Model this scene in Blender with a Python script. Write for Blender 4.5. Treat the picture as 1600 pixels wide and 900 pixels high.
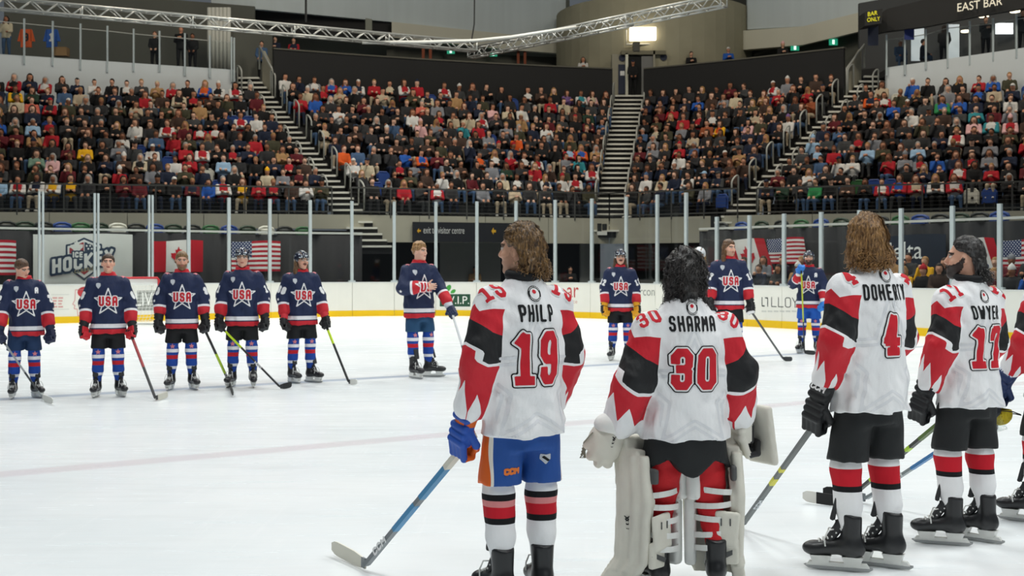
import bpy, bmesh, math, random
import numpy as np
from mathutils import Vector, Matrix, Euler
from mathutils.bvhtree import BVHTree
for _o in list(bpy.data.objects):
    bpy.data.objects.remove(_o, do_unlink=True)
SC = bpy.context.scene
COL = SC.collection
# ------------------------------------------------------------------ camera, world, lamps, exposure
F, HZ, EYE = 1950.0, 416.0, 1.76              # focal length and horizon in pixels of the 1600x900 frame, eye height in m
cam_d = bpy.data.cameras.new('camera')
cam = bpy.data.objects.new('camera', cam_d)
COL.objects.link(cam)
cam.location = (0, 0, EYE)
cam.rotation_euler = (math.radians(90), 0, 0)
cam_d.sensor_fit = 'HORIZONTAL'
cam_d.sensor_width = 36.0
cam_d.lens = 36.0 * F / 1600
cam_d.shift_y = -(450 - HZ) / 1600
cam_d.clip_end = 400
cam_d.dof.use_dof = True
cam_d.dof.focus_distance = 7.4
cam_d.dof.aperture_fstop = 6.3
SC.camera = cam
world = bpy.data.worlds.new('arena_air')
SC.world = world
world.use_nodes = True
world.node_tree.nodes['Background'].inputs['Color'].default_value = (0.80, 0.90, 1.0, 1)
world.node_tree.nodes['Background'].inputs['Strength'].default_value = 0.11
SC.view_settings.view_transform = 'Standard'
SC.view_settings.look = 'None'
SC.view_settings.exposure = 0.0
SC.view_settings.gamma = 1.0
SC.view_settings.use_curve_mapping = False
TH = math.radians(55.6)
U2 = np.array([math.sin(TH), math.cos(TH)])    # across the rink, away to the right
N2 = np.array([-math.cos(TH), math.sin(TH)])   # along the rink, away to the left
def lamp(name, loc, size, power, color, spread, aim=None):
    d = bpy.data.lights.new(name, 'AREA')
    d.shape = 'SQUARE'; d.size = size; d.energy = power; d.color = color
    d.spread = math.radians(spread)
    o = bpy.data.objects.new(name, d); COL.objects.link(o)
    o.location = loc
    if aim is not None:
        o.rotation_euler = (Vector(aim) - Vector(loc)).to_track_quat('-Z', 'Y').to_euler()
    return o
# high-bay lamps in rows over the ice, all pointing straight down
for _a in (1, 9, 17, 25):
    for _b in (-24, -15, -6, 3, 12, 21, 30, 38):
        _p = _a * U2 + _b * N2
        lamp('rink_lamp', (_p[0], _p[1], 15.0), 2.2, 320, (0.97, 1.0, 0.99), 125)
# a second, weaker ring of house lamps over the stands
for _x, _y in ((-17, 40), (-6, 44), (5, 45), (14, 42), (23, 38)):
    lamp('house_lamp', (_x, _y, 23.0), 2.0, 1150, (1.0, 0.91, 0.78), 175)
# ------------------------------------------------------------------ helpers
def V3(p): return Vector((float(p[0]), float(p[1]), float(p[2])))
def at(px, py, Z):                     # photograph pixel at depth Z -> world point
    return np.array([(px - 800) / F * Z, Z, EYE - (py - HZ) / F * Z])
def tag(o, label=None, cat=None, group=None, kind=None):
    if label: o['label'] = label
    if cat: o['category'] = cat
    if group: o['group'] = group
    if kind: o['kind'] = kind
    return o
def empty(name, loc=(0, 0, 0), rz=0.0, parent=None):
    o = bpy.data.objects.new(name, None); COL.objects.link(o)
    o.location = tuple(float(v) for v in loc); o.rotation_euler = (0, 0, rz)
    o.empty_display_size = 0.1
    if parent is not None: o.parent = parent
    return o
def mk(name, verts, faces, mats=None, parent=None, smooth=False, mi=None, loc=None, rz=None):
    me = bpy.data.meshes.new(name)
    me.from_pydata([tuple(map(float, v)) for v in verts], [], [tuple(map(int, f)) for f in faces])
    for m in (mats if isinstance(mats, (list, tuple)) else [mats]):
        if m is not None: me.materials.append(m)
    if mi is not None:
        me.polygons.foreach_set('material_index', np.asarray(mi, dtype=np.int32))
    if smooth:
        me.polygons.foreach_set('use_smooth', np.ones(len(me.polygons), dtype=bool))
    me.update()
    o = bpy.data.objects.new(name, me); COL.objects.link(o)
    if parent is not None: o.parent = parent
    if loc is not None: o.location = tuple(float(v) for v in loc)
    if rz is not None: o.rotation_euler = (0, 0, rz)
    return o
def dup(o, parent=None, name=None):    # shares mesh data, no operators
    c = o.copy(); COL.objects.link(c)
    if parent is not None: c.parent = parent
    return c
class MB:
    """collects simple solids, then links them as one mesh object"""
    def __init__(s): s.v = []; s.f = []; s.m = []
    def quadbox(s, c8, m=0):
        b = len(s.v); s.v += [tuple(p) for p in c8]
        for f in ((0,3,2,1),(4,5,6,7),(0,1,5,4),(1,2,6,5),(2,3,7,6),(3,0,4,7)):
            s.f.append(tuple(b + i for i in f)); s.m.append(m)
    def box(s, x0, x1, y0, y1, z0, z1, m=0):
        s.quadbox([(x0,y0,z0),(x1,y0,z0),(x1,y1,z0),(x0,y1,z0),(x0,y0,z1),(x1,y0,z1),(x1,y1,z1),(x0,y1,z1)], m)
    def bar(s, p, q, w, h=None, m=0, up=(0,0,1)):      # rectangular bar from p to q
        h = w if h is None else h
        p = V3(p); q = V3(q); d = (q - p).normalized(); u = Vector(up)
        if abs(d.dot(u)) > 0.98: u = Vector((1, 0, 0))
        x = d.cross(u).normalized() * (w / 2); z = x.cross(d).normalized() * (h / 2)
        s.quadbox([p-x-z, p+x-z, q+x-z, q-x-z, p-x+z, p+x+z, q+x+z, q-x+z], m)
    def tube(s, pts, r, n=8, m=0, closed=False, cap=True, flat=1.0):
        pts = [V3(p) for p in pts]; rs = r if isinstance(r, (list, tuple, np.ndarray)) else [r] * len(pts)
        b = len(s.v); k = len(pts); ref = None
        for i, p in enumerate(pts):
            d = (pts[(i + 1) % k] - pts[i - 1]) if closed else (pts[min(i + 1, k - 1)] - pts[max(i - 1, 0)])
            d.normalize()
            if ref is None: ref = Vector((0, 0, 1)) if abs(d.z) < 0.95 else Vector((1, 0, 0))
            x = d.cross(ref).normalized(); z = x.cross(d).normalized(); ref = z
            for j in range(n):
                a = 2 * math.pi * j / n
                s.v.append(tuple(p + x * (math.cos(a) * rs[i]) + z * (math.sin(a) * rs[i] * flat)))
        for i in range(k if closed else k - 1):
            for j in range(n):
                i2 = (i + 1) % k
                s.f.append((b+i*n+j, b+i*n+(j+1)%n, b+i2*n+(j+1)%n, b+i2*n+j)); s.m.append(m)
        if cap and not closed:
            s.f.append(tuple(b + j for j in range(n))[::-1]); s.m.append(m)
            s.f.append(tuple(b + (k-1)*n + j for j in range(n))); s.m.append(m)
    def prism(s, poly, z0, z1, m=0):                    # vertical prism over a 2D polygon
        b = len(s.v); k = len(poly)
        s.v += [(p[0], p[1], z0) for p in poly] + [(p[0], p[1], z1) for p in poly]
        s.f.append(tuple(b + i for i in range(k))[::-1]); s.m.append(m)
        s.f.append(tuple(b + k + i for i in range(k))); s.m.append(m)
        for i in range(k):
            j = (i + 1) % k
            s.f.append((b+i, b+j, b+k+j, b+k+i)); s.m.append(m)
    def lathe(s, c, prof, n=20, m=0):                   # prof: list of (r, z)
        b = len(s.v)
        for r, z in prof:
            for j in range(n):
                a = 2 * math.pi * j / n
                s.v.append((c[0] + r * math.cos(a), c[1] + r * math.sin(a), c[2] + z))
        for i in range(len(prof) - 1):
            for j in range(n):
                s.f.append((b+i*n+j, b+i*n+(j+1)%n, b+(i+1)*n+(j+1)%n, b+(i+1)*n+j)); s.m.append(m)
        s.f.append(tuple(b + j for j in range(n))[::-1]); s.m.append(m)
        s.f.append(tuple(b + (len(prof)-1)*n + j for j in range(n))); s.m.append(m)
    def build(s, name, mats, parent=None, smooth=False, **k):
        return mk(name, s.v, s.f, mats, parent, smooth, s.m, **k)
# ------------------------------------------------------------------ materials
MATS = {}
def srgb(c):
    if isinstance(c, str):
        c = [int(c[i:i+2], 16) / 255 for i in (0, 2, 4)]
    return tuple(((v / 12.92) if v <= 0.04045 else ((v + 0.055) / 1.055) ** 2.4) for v in c)
def mat(name, col, rough=0.6, metal=0.0, spec=0.4, var=0.0, vscale=6.0, bump=0.0, bscale=60.0, emit=0.0, sheen=0.0, stretch=None):
    if name in MATS: return MATS[name]
    m = bpy.data.materials.new(name); m.use_nodes = True; nt = m.node_tree
    b = nt.nodes['Principled BSDF']; c = srgb(col) if isinstance(col, str) else col
    b.inputs['Base Color'].default_value = (*c, 1)
    b.inputs['Roughness'].default_value = rough
    b.inputs['Metallic'].default_value = metal
    b.inputs['Specular IOR Level'].default_value = spec
    if sheen: b.inputs['Sheen Weight'].default_value = sheen
    if emit:
        b.inputs['Emission Color'].default_value = (*c, 1); b.inputs['Emission Strength'].default_value = emit
    tc = nt.nodes.new('ShaderNodeTexCoord') if (var or bump) else None
    src = tc.outputs['Object'] if tc else None
    if stretch and tc:
        mp = nt.nodes.new('ShaderNodeMapping'); mp.inputs['Scale'].default_value = stretch
        nt.links.new(src, mp.inputs['Vector']); src = mp.outputs['Vector']
    if var:
        n = nt.nodes.new('ShaderNodeTexNoise'); n.inputs['Scale'].default_value = vscale; n.inputs['Detail'].default_value = 4
        nt.links.new(src, n.inputs['Vector'])
        mx = nt.nodes.new('ShaderNodeMix'); mx.data_type = 'RGBA'
        mx.inputs['A'].default_value = (*[max(0, v * (1 - var)) for v in c], 1)
        mx.inputs['B'].default_value = (*[min(1, v * (1 + var)) for v in c], 1)
        nt.links.new(n.outputs['Fac'], mx.inputs['Factor'])
        nt.links.new(mx.outputs['Result'], b.inputs['Base Color'])
    if bump:
        n = nt.nodes.new('ShaderNodeTexNoise'); n.inputs['Scale'].default_value = bscale; n.inputs['Detail'].default_value = 3
        nt.links.new(src, n.inputs['Vector'])
        bp = nt.nodes.new('ShaderNodeBump'); bp.inputs['Strength'].default_value = bump; bp.inputs['Distance'].default_value = 0.01
        nt.links.new(n.outputs['Fac'], bp.inputs['Height']); nt.links.new(bp.outputs['Normal'], b.inputs['Normal'])
    MATS[name] = m
    return m
class NT:
    """tiny node-graph writer"""
    def __init__(s, name, rough=0.6, spec=0.4):
        s.m = bpy.data.materials.new(name); s.m.use_nodes = True; s.t = s.m.node_tree
        s.b = s.t.nodes['Principled BSDF']; s.b.inputs['Roughness'].default_value = rough
        s.b.inputs['Specular IOR Level'].default_value = spec
    def set(s, sock, v):
        if isinstance(v, bpy.types.NodeSocket): s.t.links.new(v, sock)
        elif isinstance(v, (tuple, list)) and len(v) == 3 and sock.type == 'RGBA': sock.default_value = (*v, 1)
        else: sock.default_value = v
    def math(s, op, a, b=0.0, c=0.0):
        if op == 'SMOOTHSTEP':
            n = s.t.nodes.new('ShaderNodeMapRange'); n.interpolation_type = 'SMOOTHSTEP'
            s.set(n.inputs[0], a); s.set(n.inputs[1], b); s.set(n.inputs[2], c); return n.outputs[0]
        n = s.t.nodes.new('ShaderNodeMath'); n.operation = op
        for i, v in enumerate((a, b, c)): s.set(n.inputs[i], v)
        return n.outputs[0]
    def mix(s, f, a, b):
        n = s.t.nodes.new('ShaderNodeMix'); n.data_type = 'RGBA'
        s.set(n.inputs['Factor'], f); s.set(n.inputs['A'], a); s.set(n.inputs['B'], b)
        return n.outputs['Result']
    def sep(s, v):
        n = s.t.nodes.new('ShaderNodeSeparateXYZ'); s.t.links.new(v, n.inputs[0]); return n.outputs
    def attr(s, name, kind='GEOMETRY'):
        n = s.t.nodes.new('ShaderNodeAttribute'); n.attribute_name = name; n.attribute_type = kind
        return n
    def noise(s, vec, scale, detail=3.0, rough=0.5):
        n = s.t.nodes.new('ShaderNodeTexNoise'); n.inputs['Scale'].default_value = scale
        n.inputs['Detail'].default_value = detail; n.inputs['Roughness'].default_value = rough
        if vec is not None: s.t.links.new(vec, n.inputs['Vector'])
        return n.outputs['Fac']
    def coord(s, which='Object', scale=None, rot=None):
        o = s.t.nodes.new('ShaderNodeTexCoord').outputs[which]
        if scale is None and rot is None: return o
        mp = s.t.nodes.new('ShaderNodeMapping')
        if scale is not None: mp.inputs['Scale'].default_value = scale
        if rot is not None: mp.inputs['Rotation'].default_value = rot
        s.t.links.new(o, mp.inputs['Vector']); return mp.outputs['Vector']
    def ramp(s, f, stops, interp='LINEAR'):
        n = s.t.nodes.new('ShaderNodeValToRGB'); n.color_ramp.interpolation = interp
        e = n.color_ramp.elements
        while len(e) > 1: e.remove(e[-1])
        e[0].position = stops[0][0]; e[0].color = stops[0][1] if len(stops[0][1]) == 4 else (*stops[0][1], 1)
        for p, c in stops[1:]:
            k = e.new(p); k.color = c if len(c) == 4 else (*c, 1)
        s.set(n.inputs[0], f); return n.outputs['Color']
    def base(s, v): s.set(s.b.inputs['Base Color'], v); return s
    def bump(s, h, strength=0.3, dist=0.01):
        n = s.t.nodes.new('ShaderNodeBump'); n.inputs['Strength'].default_value = strength; n.inputs['Distance'].default_value = dist
        s.t.links.new(h, n.inputs['Height']); s.t.links.new(n.outputs['Normal'], s.b.inputs['Normal']); return s
# ------------------------------------------------------------------ implicit-surface modelling (surface nets)
def surfnet(fn, lo, hi, h):
    ax = [np.arange(lo[i], hi[i] + h, h) for i in range(3)]
    n = [len(a) for a in ax]
    G = np.stack(np.meshgrid(*ax, indexing='ij'), -1).reshape(-1, 3)
    D = fn(G).reshape(n)
    D[0] = D[-1] = 1; D[:, 0] = D[:, -1] = 1; D[:, :, 0] = D[:, :, -1] = 1
    S = D < 0
    cells = []; pos = []; quads = []
    nn = np.array(n)
    def flat(i, j, k): return (i * n[1] + j) * n[2] + k
    for a in range(3):
        sl0 = [slice(None)] * 3; sl1 = [slice(None)] * 3
        sl0[a] = slice(0, -1); sl1[a] = slice(1, None)
        idx = np.array(np.nonzero(S[tuple(sl0)] != S[tuple(sl1)]))
        if idx.shape[1] == 0: continue
        i1 = idx.copy(); i1[a] += 1
        d0 = D[tuple(idx)]; d1 = D[tuple(i1)]
        t = d0 / (d0 - d1)
        p = np.stack([ax[k][idx[k]] for k in range(3)], -1).astype(float)
        p[:, a] += t * h
        b, c = (a + 1) % 3, (a + 2) % 3
        four = []
        for ob, oc in ((1, 1), (0, 1), (0, 0), (1, 0)):
            q = idx.copy(); q[b] -= ob; q[c] -= oc
            fl = flat(*q); four.append(fl); cells.append(fl); pos.append(p)
        four = np.stack(four, -1)
        fl = d0 >= 0
        four[fl] = four[fl][:, ::-1]
        quads.append(four)
    if not cells: return np.zeros((0, 3)), np.zeros((0, 4), int)
    cells = np.concatenate(cells); pos = np.concatenate(pos); quads = np.concatenate(quads)
    uq, inv = np.unique(cells, return_inverse=True)
    cnt = np.bincount(inv)
    P = np.stack([np.bincount(inv, pos[:, k]) / cnt for k in range(3)], -1)
    return P, np.searchsorted(uq, quads)
def smin(a, b, k):
    h = np.clip(0.5 + 0.5 * (b - a) / k, 0, 1)
    return b * (1 - h) + a * h - k * h * (1 - h)
def smax(a, b, k): return -smin(-a, -b, k)
def sd_cone(P, a, b, ra, rb):           # tapered capsule
    a = np.asarray(a, float); b = np.asarray(b, float); ab = b - a
    t = np.clip(((P - a) @ ab) / max(ab @ ab, 1e-9), 0, 1)
    return np.linalg.norm(P - a - t[:, None] * ab, axis=1) - (ra + (rb - ra) * t)
def sd_ell(P, c, r, R=None):
    q = P - np.asarray(c, float)
    if R is not None: q = q @ R
    r = np.asarray(r, float)
    k0 = np.linalg.norm(q / r, axis=1); k1 = np.linalg.norm(q / (r * r), axis=1)
    return k0 * (k0 - 1) / np.maximum(k1, 1e-9)
def sd_box(P, c, b, r=0.0, R=None):
    q = P - np.asarray(c, float)
    if R is not None: q = q @ R
    d = np.abs(q) - (np.asarray(b, float) - r)
    return np.linalg.norm(np.maximum(d, 0), axis=1) + np.minimum(d.max(1), 0) - r
def rotm(x=0, y=0, z=0):                # columns are the rotated axes
    return np.array(Euler((x, y, z)).to_matrix())
def prof(z, zs, vs): return np.interp(z, zs, vs)
def sd_loft(P, zs, cx, cy, ra, rb, fold=None, pw=2.0):
    z = P[:, 2]
    x = P[:, 0] - prof(z, zs, cx); y = P[:, 1] - prof(z, zs, cy)
    a = prof(z, zs, ra); b = prof(z, zs, rb)
    if fold is not None:
        ang = np.arctan2(y / b, x / a); m = fold(ang, z); a = a * m; b = b * m
    k = (np.abs(x / a) ** pw + np.abs(y / b) ** pw) ** (1 / pw)
    d = (k - 1) * np.minimum(a, b)
    return np.maximum(d, np.maximum(zs[0] - z, z - zs[-1]))
def vnoise(P, s, seed=0):               # cheap smooth pseudo-noise, about -1..1
    q = P * s + seed * 7.31
    return (np.sin(q[:, 0] * 1.7 + 1.3 * np.sin(q[:, 1] * 1.1 + 0.7)) * np.cos(q[:, 1] * 1.9 + np.sin(q[:, 2] * 1.3)) +
            np.sin(q[:, 2] * 2.1 + 1.7 * np.sin(q[:, 0] * 0.9 + seed)) * 0.7) / 1.7
def sdf_obj(name, fn, lo, hi, h, mats, parent=None, mi=None, attrs=None, smooth=True, hide=False):
    Vv, Q = surfnet(fn, lo, hi, h)
    m = None
    if mi is not None:
        cen = Vv[Q].mean(1); m = mi(cen)
    o = mk(name, Vv, Q, mats, parent, smooth, m)
    if attrs:
        for k, f in attrs.items():
            val = f(Vv)
            if val.ndim == 1:
                a = o.data.attributes.new(k, 'FLOAT', 'POINT'); a.data.foreach_set('value', val.astype(np.float32))
            elif k == 'col':
                a = o.data.attributes.new(k, 'FLOAT_COLOR', 'POINT')
                a.data.foreach_set('color', np.concatenate([val, np.ones((len(val), 1))], 1).astype(np.float32).ravel())
            else:
                a = o.data.attributes.new(k, 'FLOAT_VECTOR', 'POINT'); a.data.foreach_set('vector', val.astype(np.float32).ravel())
    return o
def bvh_of(*objs):
    vs = []; fs = []
    for o in objs:
        b = len(vs); vs += [v.co.copy() for v in o.data.vertices]; fs += [tuple(b + i for i in p.vertices) for p in o.data.polygons]
    return BVHTree.FromPolygons(vs, fs)
# ------------------------------------------------------------------ flat shapes: strokes, polygons, letters
def d_seg(P, a, b, hw, ea, eb):         # oriented box along a-b, run past its ends
    a = np.asarray(a, float); b = np.asarray(b, float); d = b - a; L = np.linalg.norm(d); d = d / L
    q = P - a; u = q @ d; v = np.abs(q[:, 0] * -d[1] + q[:, 1] * d[0])
    du = np.maximum(-ea - u, u - (L + eb)); dv = v - hw
    return np.minimum(np.maximum(du, dv), 0) + np.hypot(np.maximum(du, 0), np.maximum(dv, 0))
def d_poly(P, poly):
    poly = np.asarray(poly, float); n = len(poly)
    d = np.full(len(P), 1e9); ins = np.zeros(len(P), bool)
    for i in range(n):
        a = poly[i]; b = poly[(i + 1) % n]; e = b - a; w = P - a
        t = np.clip((w @ e) / max(e @ e, 1e-12), 0, 1)
        d = np.minimum(d, np.linalg.norm(w - t[:, None] * e, axis=1))
        c = (a[1] <= P[:, 1]) != (b[1] <= P[:, 1])
        with np.errstate(divide='ignore', invalid='ignore'):
            xi = a[0] + (P[:, 1] - a[1]) / (b[1] - a[1]) * e[0]
        ins ^= c & (P[:, 0] < xi)
    return np.where(ins, -d, d)
GL = {
 'A': [[(0,0),(0,.86),(.12,1),(.38,1),(.5,.86),(.5,0)], [(0,.42),(.5,.42)]],
 'B': [[(0,0),(0,1),(.38,1),(.5,.9),(.5,.62),(.4,.52),(.5,.42),(.5,.1),(.38,0),(0,0)], [(0,.52),(.4,.52)]],
 'C': [[(.5,.8),(.5,.88),(.38,1),(.12,1),(0,.88),(0,.12),(.12,0),(.38,0),(.5,.12),(.5,.2)]],
 'D': [[(0,0),(0,1),(.36,1),(.5,.86),(.5,.14),(.36,0),(0,0)]],
 'E': [[(.46,1),(0,1),(0,0),(.46,0)], [(0,.52),(.38,.52)]],
 'H': [[(0,0),(0,1)], [(.5,0),(.5,1)], [(0,.5),(.5,.5)]],
 'I': [[(.0,0),(.0,1)]],
 'K': [[(0,0),(0,1)], [(.5,1),(.05,.48),(.5,0)]],
 'L': [[(0,1),(0,0),(.46,0)]],
 'M': [[(0,0),(0,1),(.3,.45),(.6,1),(.6,0)]],
 'N': [[(0,0),(0,1),(.5,0),(.5,1)]],
 'O': [[(.12,0),(0,.12),(0,.88),(.12,1),(.38,1),(.5,.88),(.5,.12),(.38,0),(.12,0)]],
 'P': [[(0,0),(0,1),(.38,1),(.5,.88),(.5,.56),(.38,.44),(0,.44)]],
 'R': [[(0,0),(0,1),(.38,1),(.5,.88),(.5,.58),(.38,.46),(0,.46)], [(.3,.46),(.5,0)]],
 'S': [[(.5,.8),(.5,.88),(.38,1),(.12,1),(0,.88),(0,.64),(.12,.52),(.38,.5),(.5,.38),(.5,.12),(.38,0),(.12,0),(0,.12),(0,.2)]],
 'T': [[(0,1),(.5,1)], [(.25,1),(.25,0)]],
 'U': [[(0,1),(0,.12),(.12,0),(.38,0),(.5,.12),(.5,1)]],
 'V': [[(0,1),(.25,0),(.5,1)]],
 'W': [[(0,1),(.14,0),(.32,.7),(.5,0),(.64,1)]],
 'X': [[(0,0),(.5,1)], [(0,1),(.5,0)]],
 'Y': [[(0,1),(.25,.5),(.5,1)], [(.25,.5),(.25,0)]],
 '.': [[(0,0),(.06,0)]],
 '0': [[(.13,0),(0,.13),(0,.87),(.13,1),(.37,1),(.5,.87),(.5,.13),(.37,0),(.13,0)]],
 '1': [[(.02,.86),(.2,1),(.2,0)], [(0,0),(.4,0)]],
 '2': [[(0,.8),(0,.88),(.12,1),(.38,1),(.5,.88),(.5,.6),(0,.12),(0,0),(.5,0)]],
 '3': [[(0,.78),(0,.87),(.13,1),(.37,1),(.5,.87),(.5,.62),(.38,.51),(.5,.4),(.5,.13),(.37,0),(.13,0),(0,.13),(0,.22)], [(.16,.51),(.38,.51)]],
 '4': [[(.36,0),(.36,1),(0,.36),(0,.28),(.56,.28)], [(.22,0),(.5,0)]],
 '6': [[(.5,.8),(.5,.87),(.37,1),(.13,1),(0,.87),(0,.13),(.13,0),(.37,0),(.5,.13),(.5,.42),(.38,.54),(0,.54)]],
 '7': [[(0,.78),(0,1),(.5,1),(.5,.86),(.24,.3),(.24,0)], [(.1,0),(.38,0)]],
 '8': [[(.13,0),(0,.13),(0,.4),(.12,.51),(0,.62),(0,.87),(.13,1),(.37,1),(.5,.87),(.5,.62),(.38,.51),(.5,.4),(.5,.13),(.37,0),(.13,0)], [(.12,.51),(.38,.51)]],
 '9': [[(0,.2),(0,.13),(.13,0),(.37,0),(.5,.13),(.5,.87),(.37,1),(.13,1),(0,.87),(0,.58),(.12,.46),(.5,.46)]],
}
def glyph_w(ch): return {'I': 0.0, '1': .4, 'M': .6, 'W': .64, ' ': .3, '.': .06, '4': .56}.get(ch, .5)
def text_sdf(text, hgt, hw, gap, wid=1.0):
    """centre-line height hgt, half stroke hw, gap between letters, all in metres -> (fn, width)"""
    segs = []; x = 0
    for ch in text:
        if ch in GL:
            for line in GL[ch]:
                pts = [(x + p[0] * hgt * wid, p[1] * hgt) for p in line]
                closed = pts[0] == pts[-1]
                for i in range(len(pts) - 1):
                    ea = hw if (i == 0 and not closed and len(pts) > 1) else hw * .41
                    eb = hw if (i == len(pts) - 2 and not closed) else hw * .41
                    segs.append((pts[i], pts[i + 1], ea, eb))
        x += glyph_w(ch) * hgt * wid + gap
    W = x - gap
    def fn(P):
        d = np.full(len(P), 1e9)
        Q = P + np.array([W / 2, hgt / 2])
        for a, b, ea, eb in segs: d = np.minimum(d, d_seg(Q, a, b, hw, ea, eb))
        return d
    return fn, W + 2 * hw, hgt + 2 * hw
def shape2d(fn, w, h, res):
    """mesh of {fn<0} inside a w x h frame about 0 -> (verts2d, faces)"""
    nx = max(2, int(math.ceil(w / res))); ny = max(2, int(math.ceil(h / res)))
    xs = np.linspace(-w / 2, w / 2, nx + 1); ys = np.linspace(-h / 2, h / 2, ny + 1)
    G = np.stack(np.meshgrid(xs, ys, indexing='ij'), -1)
    D = fn(G.reshape(-1, 2)).reshape(nx + 1, ny + 1)
    D = np.where(np.abs(D) < 1e-7, 1e-7, D)
    verts = []; key = {}; faces = []
    def gv(k, p):
        if k not in key: key[k] = len(verts); verts.append(p)
        return key[k]
    ins = D < 0
    anyin = ins[:-1, :-1] | ins[1:, :-1] | ins[:-1, 1:] | ins[1:, 1:]
    for i, j in zip(*np.nonzero(anyin)):
        cs = ((i, j), (i + 1, j), (i + 1, j + 1), (i, j + 1)); out = []
        for k in range(4):
            a = cs[k]; b = cs[(k + 1) % 4]; da = D[a]; db = D[b]
            if da < 0: out.append(gv(a, G[a]))
            if (da < 0) != (db < 0):
                t = da / (da - db); out.append(gv((min(a, b), max(a, b)), G[a] + t * (G[b] - G[a])))
        if len(out) >= 3: faces.append(tuple(out))
    return np.array(verts) if verts else np.zeros((0, 2)), faces
def decal(name, shape, bvh, O, ux, uy, off, mats, parent, reach=0.6, back=0.35):
    """lays a flat shape on a curved surface: rays along -(ux x uy)"""
    V2, Fc = shape
    O = V3(O); ux = V3(ux).normalized(); uy = V3(uy).normalized(); nrm = ux.cross(uy).normalized()
    vs = []; ok = []
    for u, v in V2:
        p = O + ux * float(u) + uy * float(v) + nrm * back
        h = bvh.ray_cast(p, -nrm, reach + back)
        if h[0] is None: vs.append((0, 0, 0)); ok.append(False)
        else: vs.append(tuple(h[0] + nrm * off)); ok.append(True)
    fs = [f for f in Fc if all(ok[i] for i in f)]
    if not fs: return None
    use = sorted({i for f in fs for i in f}); re = {i: k for k, i in enumerate(use)}
    return mk(name, [vs[i] for i in use], [tuple(re[i] for i in f) for f in fs], mats, parent)
LEAF = [(0,1),(.17,.62),(.36,.72),(.3,.28),(.5,.46),(.56,.34),(.86,.4),(.76,.14),(.86,.04),(.42,-.3),(.48,-.46),(.05,-.38),(.06,-.86),
        (-.06,-.86),(-.05,-.38),(-.48,-.46),(-.42,-.3),(-.86,.04),(-.76,.14),(-.86,.4),(-.56,.34),(-.5,.46),(-.3,.28),(-.36,.72),(-.17,.62)]
def star_poly(r, k=0.382, rot=0.0):
    return [((r if i % 2 == 0 else r * k) * math.sin(rot + i * math.pi / 5), (r if i % 2 == 0 else r * k) * math.cos(rot + i * math.pi / 5)) for i in range(10)]
def font_mesh(text, size=1.0):          # built-in sans lettering as a flat mesh, origin at the left baseline
    cu = bpy.data.curves.new('lettering', 'FONT'); cu.body = text; cu.size = size
    o = bpy.data.objects.new('lettering', cu); COL.objects.link(o)
    dg = bpy.context.evaluated_depsgraph_get(); me = o.evaluated_get(dg).to_mesh()
    vs = np.array([v.co[:2] for v in me.vertices]); fs = [tuple(p.vertices) for p in me.polygons]
    o.evaluated_get(dg).to_mesh_clear(); bpy.data.objects.remove(o, do_unlink=True); bpy.data.curves.remove(cu)
    return vs, fs
WORDS = 'first second third fourth fifth sixth seventh eighth ninth tenth eleventh twelfth thirteenth fourteenth fifteenth sixteenth seventeenth eighteenth nineteenth twentieth twenty-first twenty-second twenty-third twenty-fourth twenty-fifth twenty-sixth'.split()
# ------------------------------------------------------------------ rink: ice, boards, glass
A0, B0, RC = 26.3, 39.6, 8.5
S_END = 17.8 + 14.0
S_ARC = RC * math.pi / 2
def arena(a, b): return a * U2 + b * N2
def path(s, d=0.0):
    """point on the line of the boards (arc length s), pushed d outwards"""
    if s <= S_END: return arena(-14.0 + s, B0 + d)
    if s <= S_END + S_ARC:
        t = (s - S_END) / RC
        return arena(A0 - RC + (RC + d) * math.sin(t), B0 - RC + (RC + d) * math.cos(t))
    return arena(A0 + d, B0 - RC - (s - S_END - S_ARC))
_ss = np.linspace(0, S_END + S_ARC + 28, 2400)
def s_of(px, d=0.0):
    P = np.array([path(s, d) for s in _ss]); q = 800 + F * P[:, 0] / P[:, 1]
    return float(np.interp(px, q, _ss))
_sc = {}
def s_at(px, d=0.0):
    k = round(d, 3)
    if k not in _sc:
        P = np.array([path(s, d) for s in _ss]); _sc[k] = 800 + F * P[:, 0] / P[:, 1]
    return float(np.interp(px, _sc[k], _ss))
def strip(name, s0, s1, d0, d1, z0, z1, mats, parent=None, step=0.5, **kw):
    """a wall-like solid that follows the boards from s0 to s1"""
    n = max(1, int(math.ceil((s1 - s0) / step))) if s1 > S_END and s0 < S_END + S_ARC else 1
    vs = []; fs = []
    for i in range(n + 1):
        s = s0 + (s1 - s0) * i / n
        a = path(s, d0); b = path(s, d1)
        vs += [(a[0], a[1], z0), (b[0], b[1], z0), (b[0], b[1], z1), (a[0], a[1], z1)]
    for i in range(n):
        k = 4 * i
        for j in range(4): fs.append((k + j, k + (j + 1) % 4, k + 4 + (j + 1) % 4, k + 4 + j))
    fs += [(0, 3, 2, 1), (4*n, 4*n+1, 4*n+2, 4*n+3)]
    return mk(name, vs, fs, mats, parent, **kw)
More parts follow.
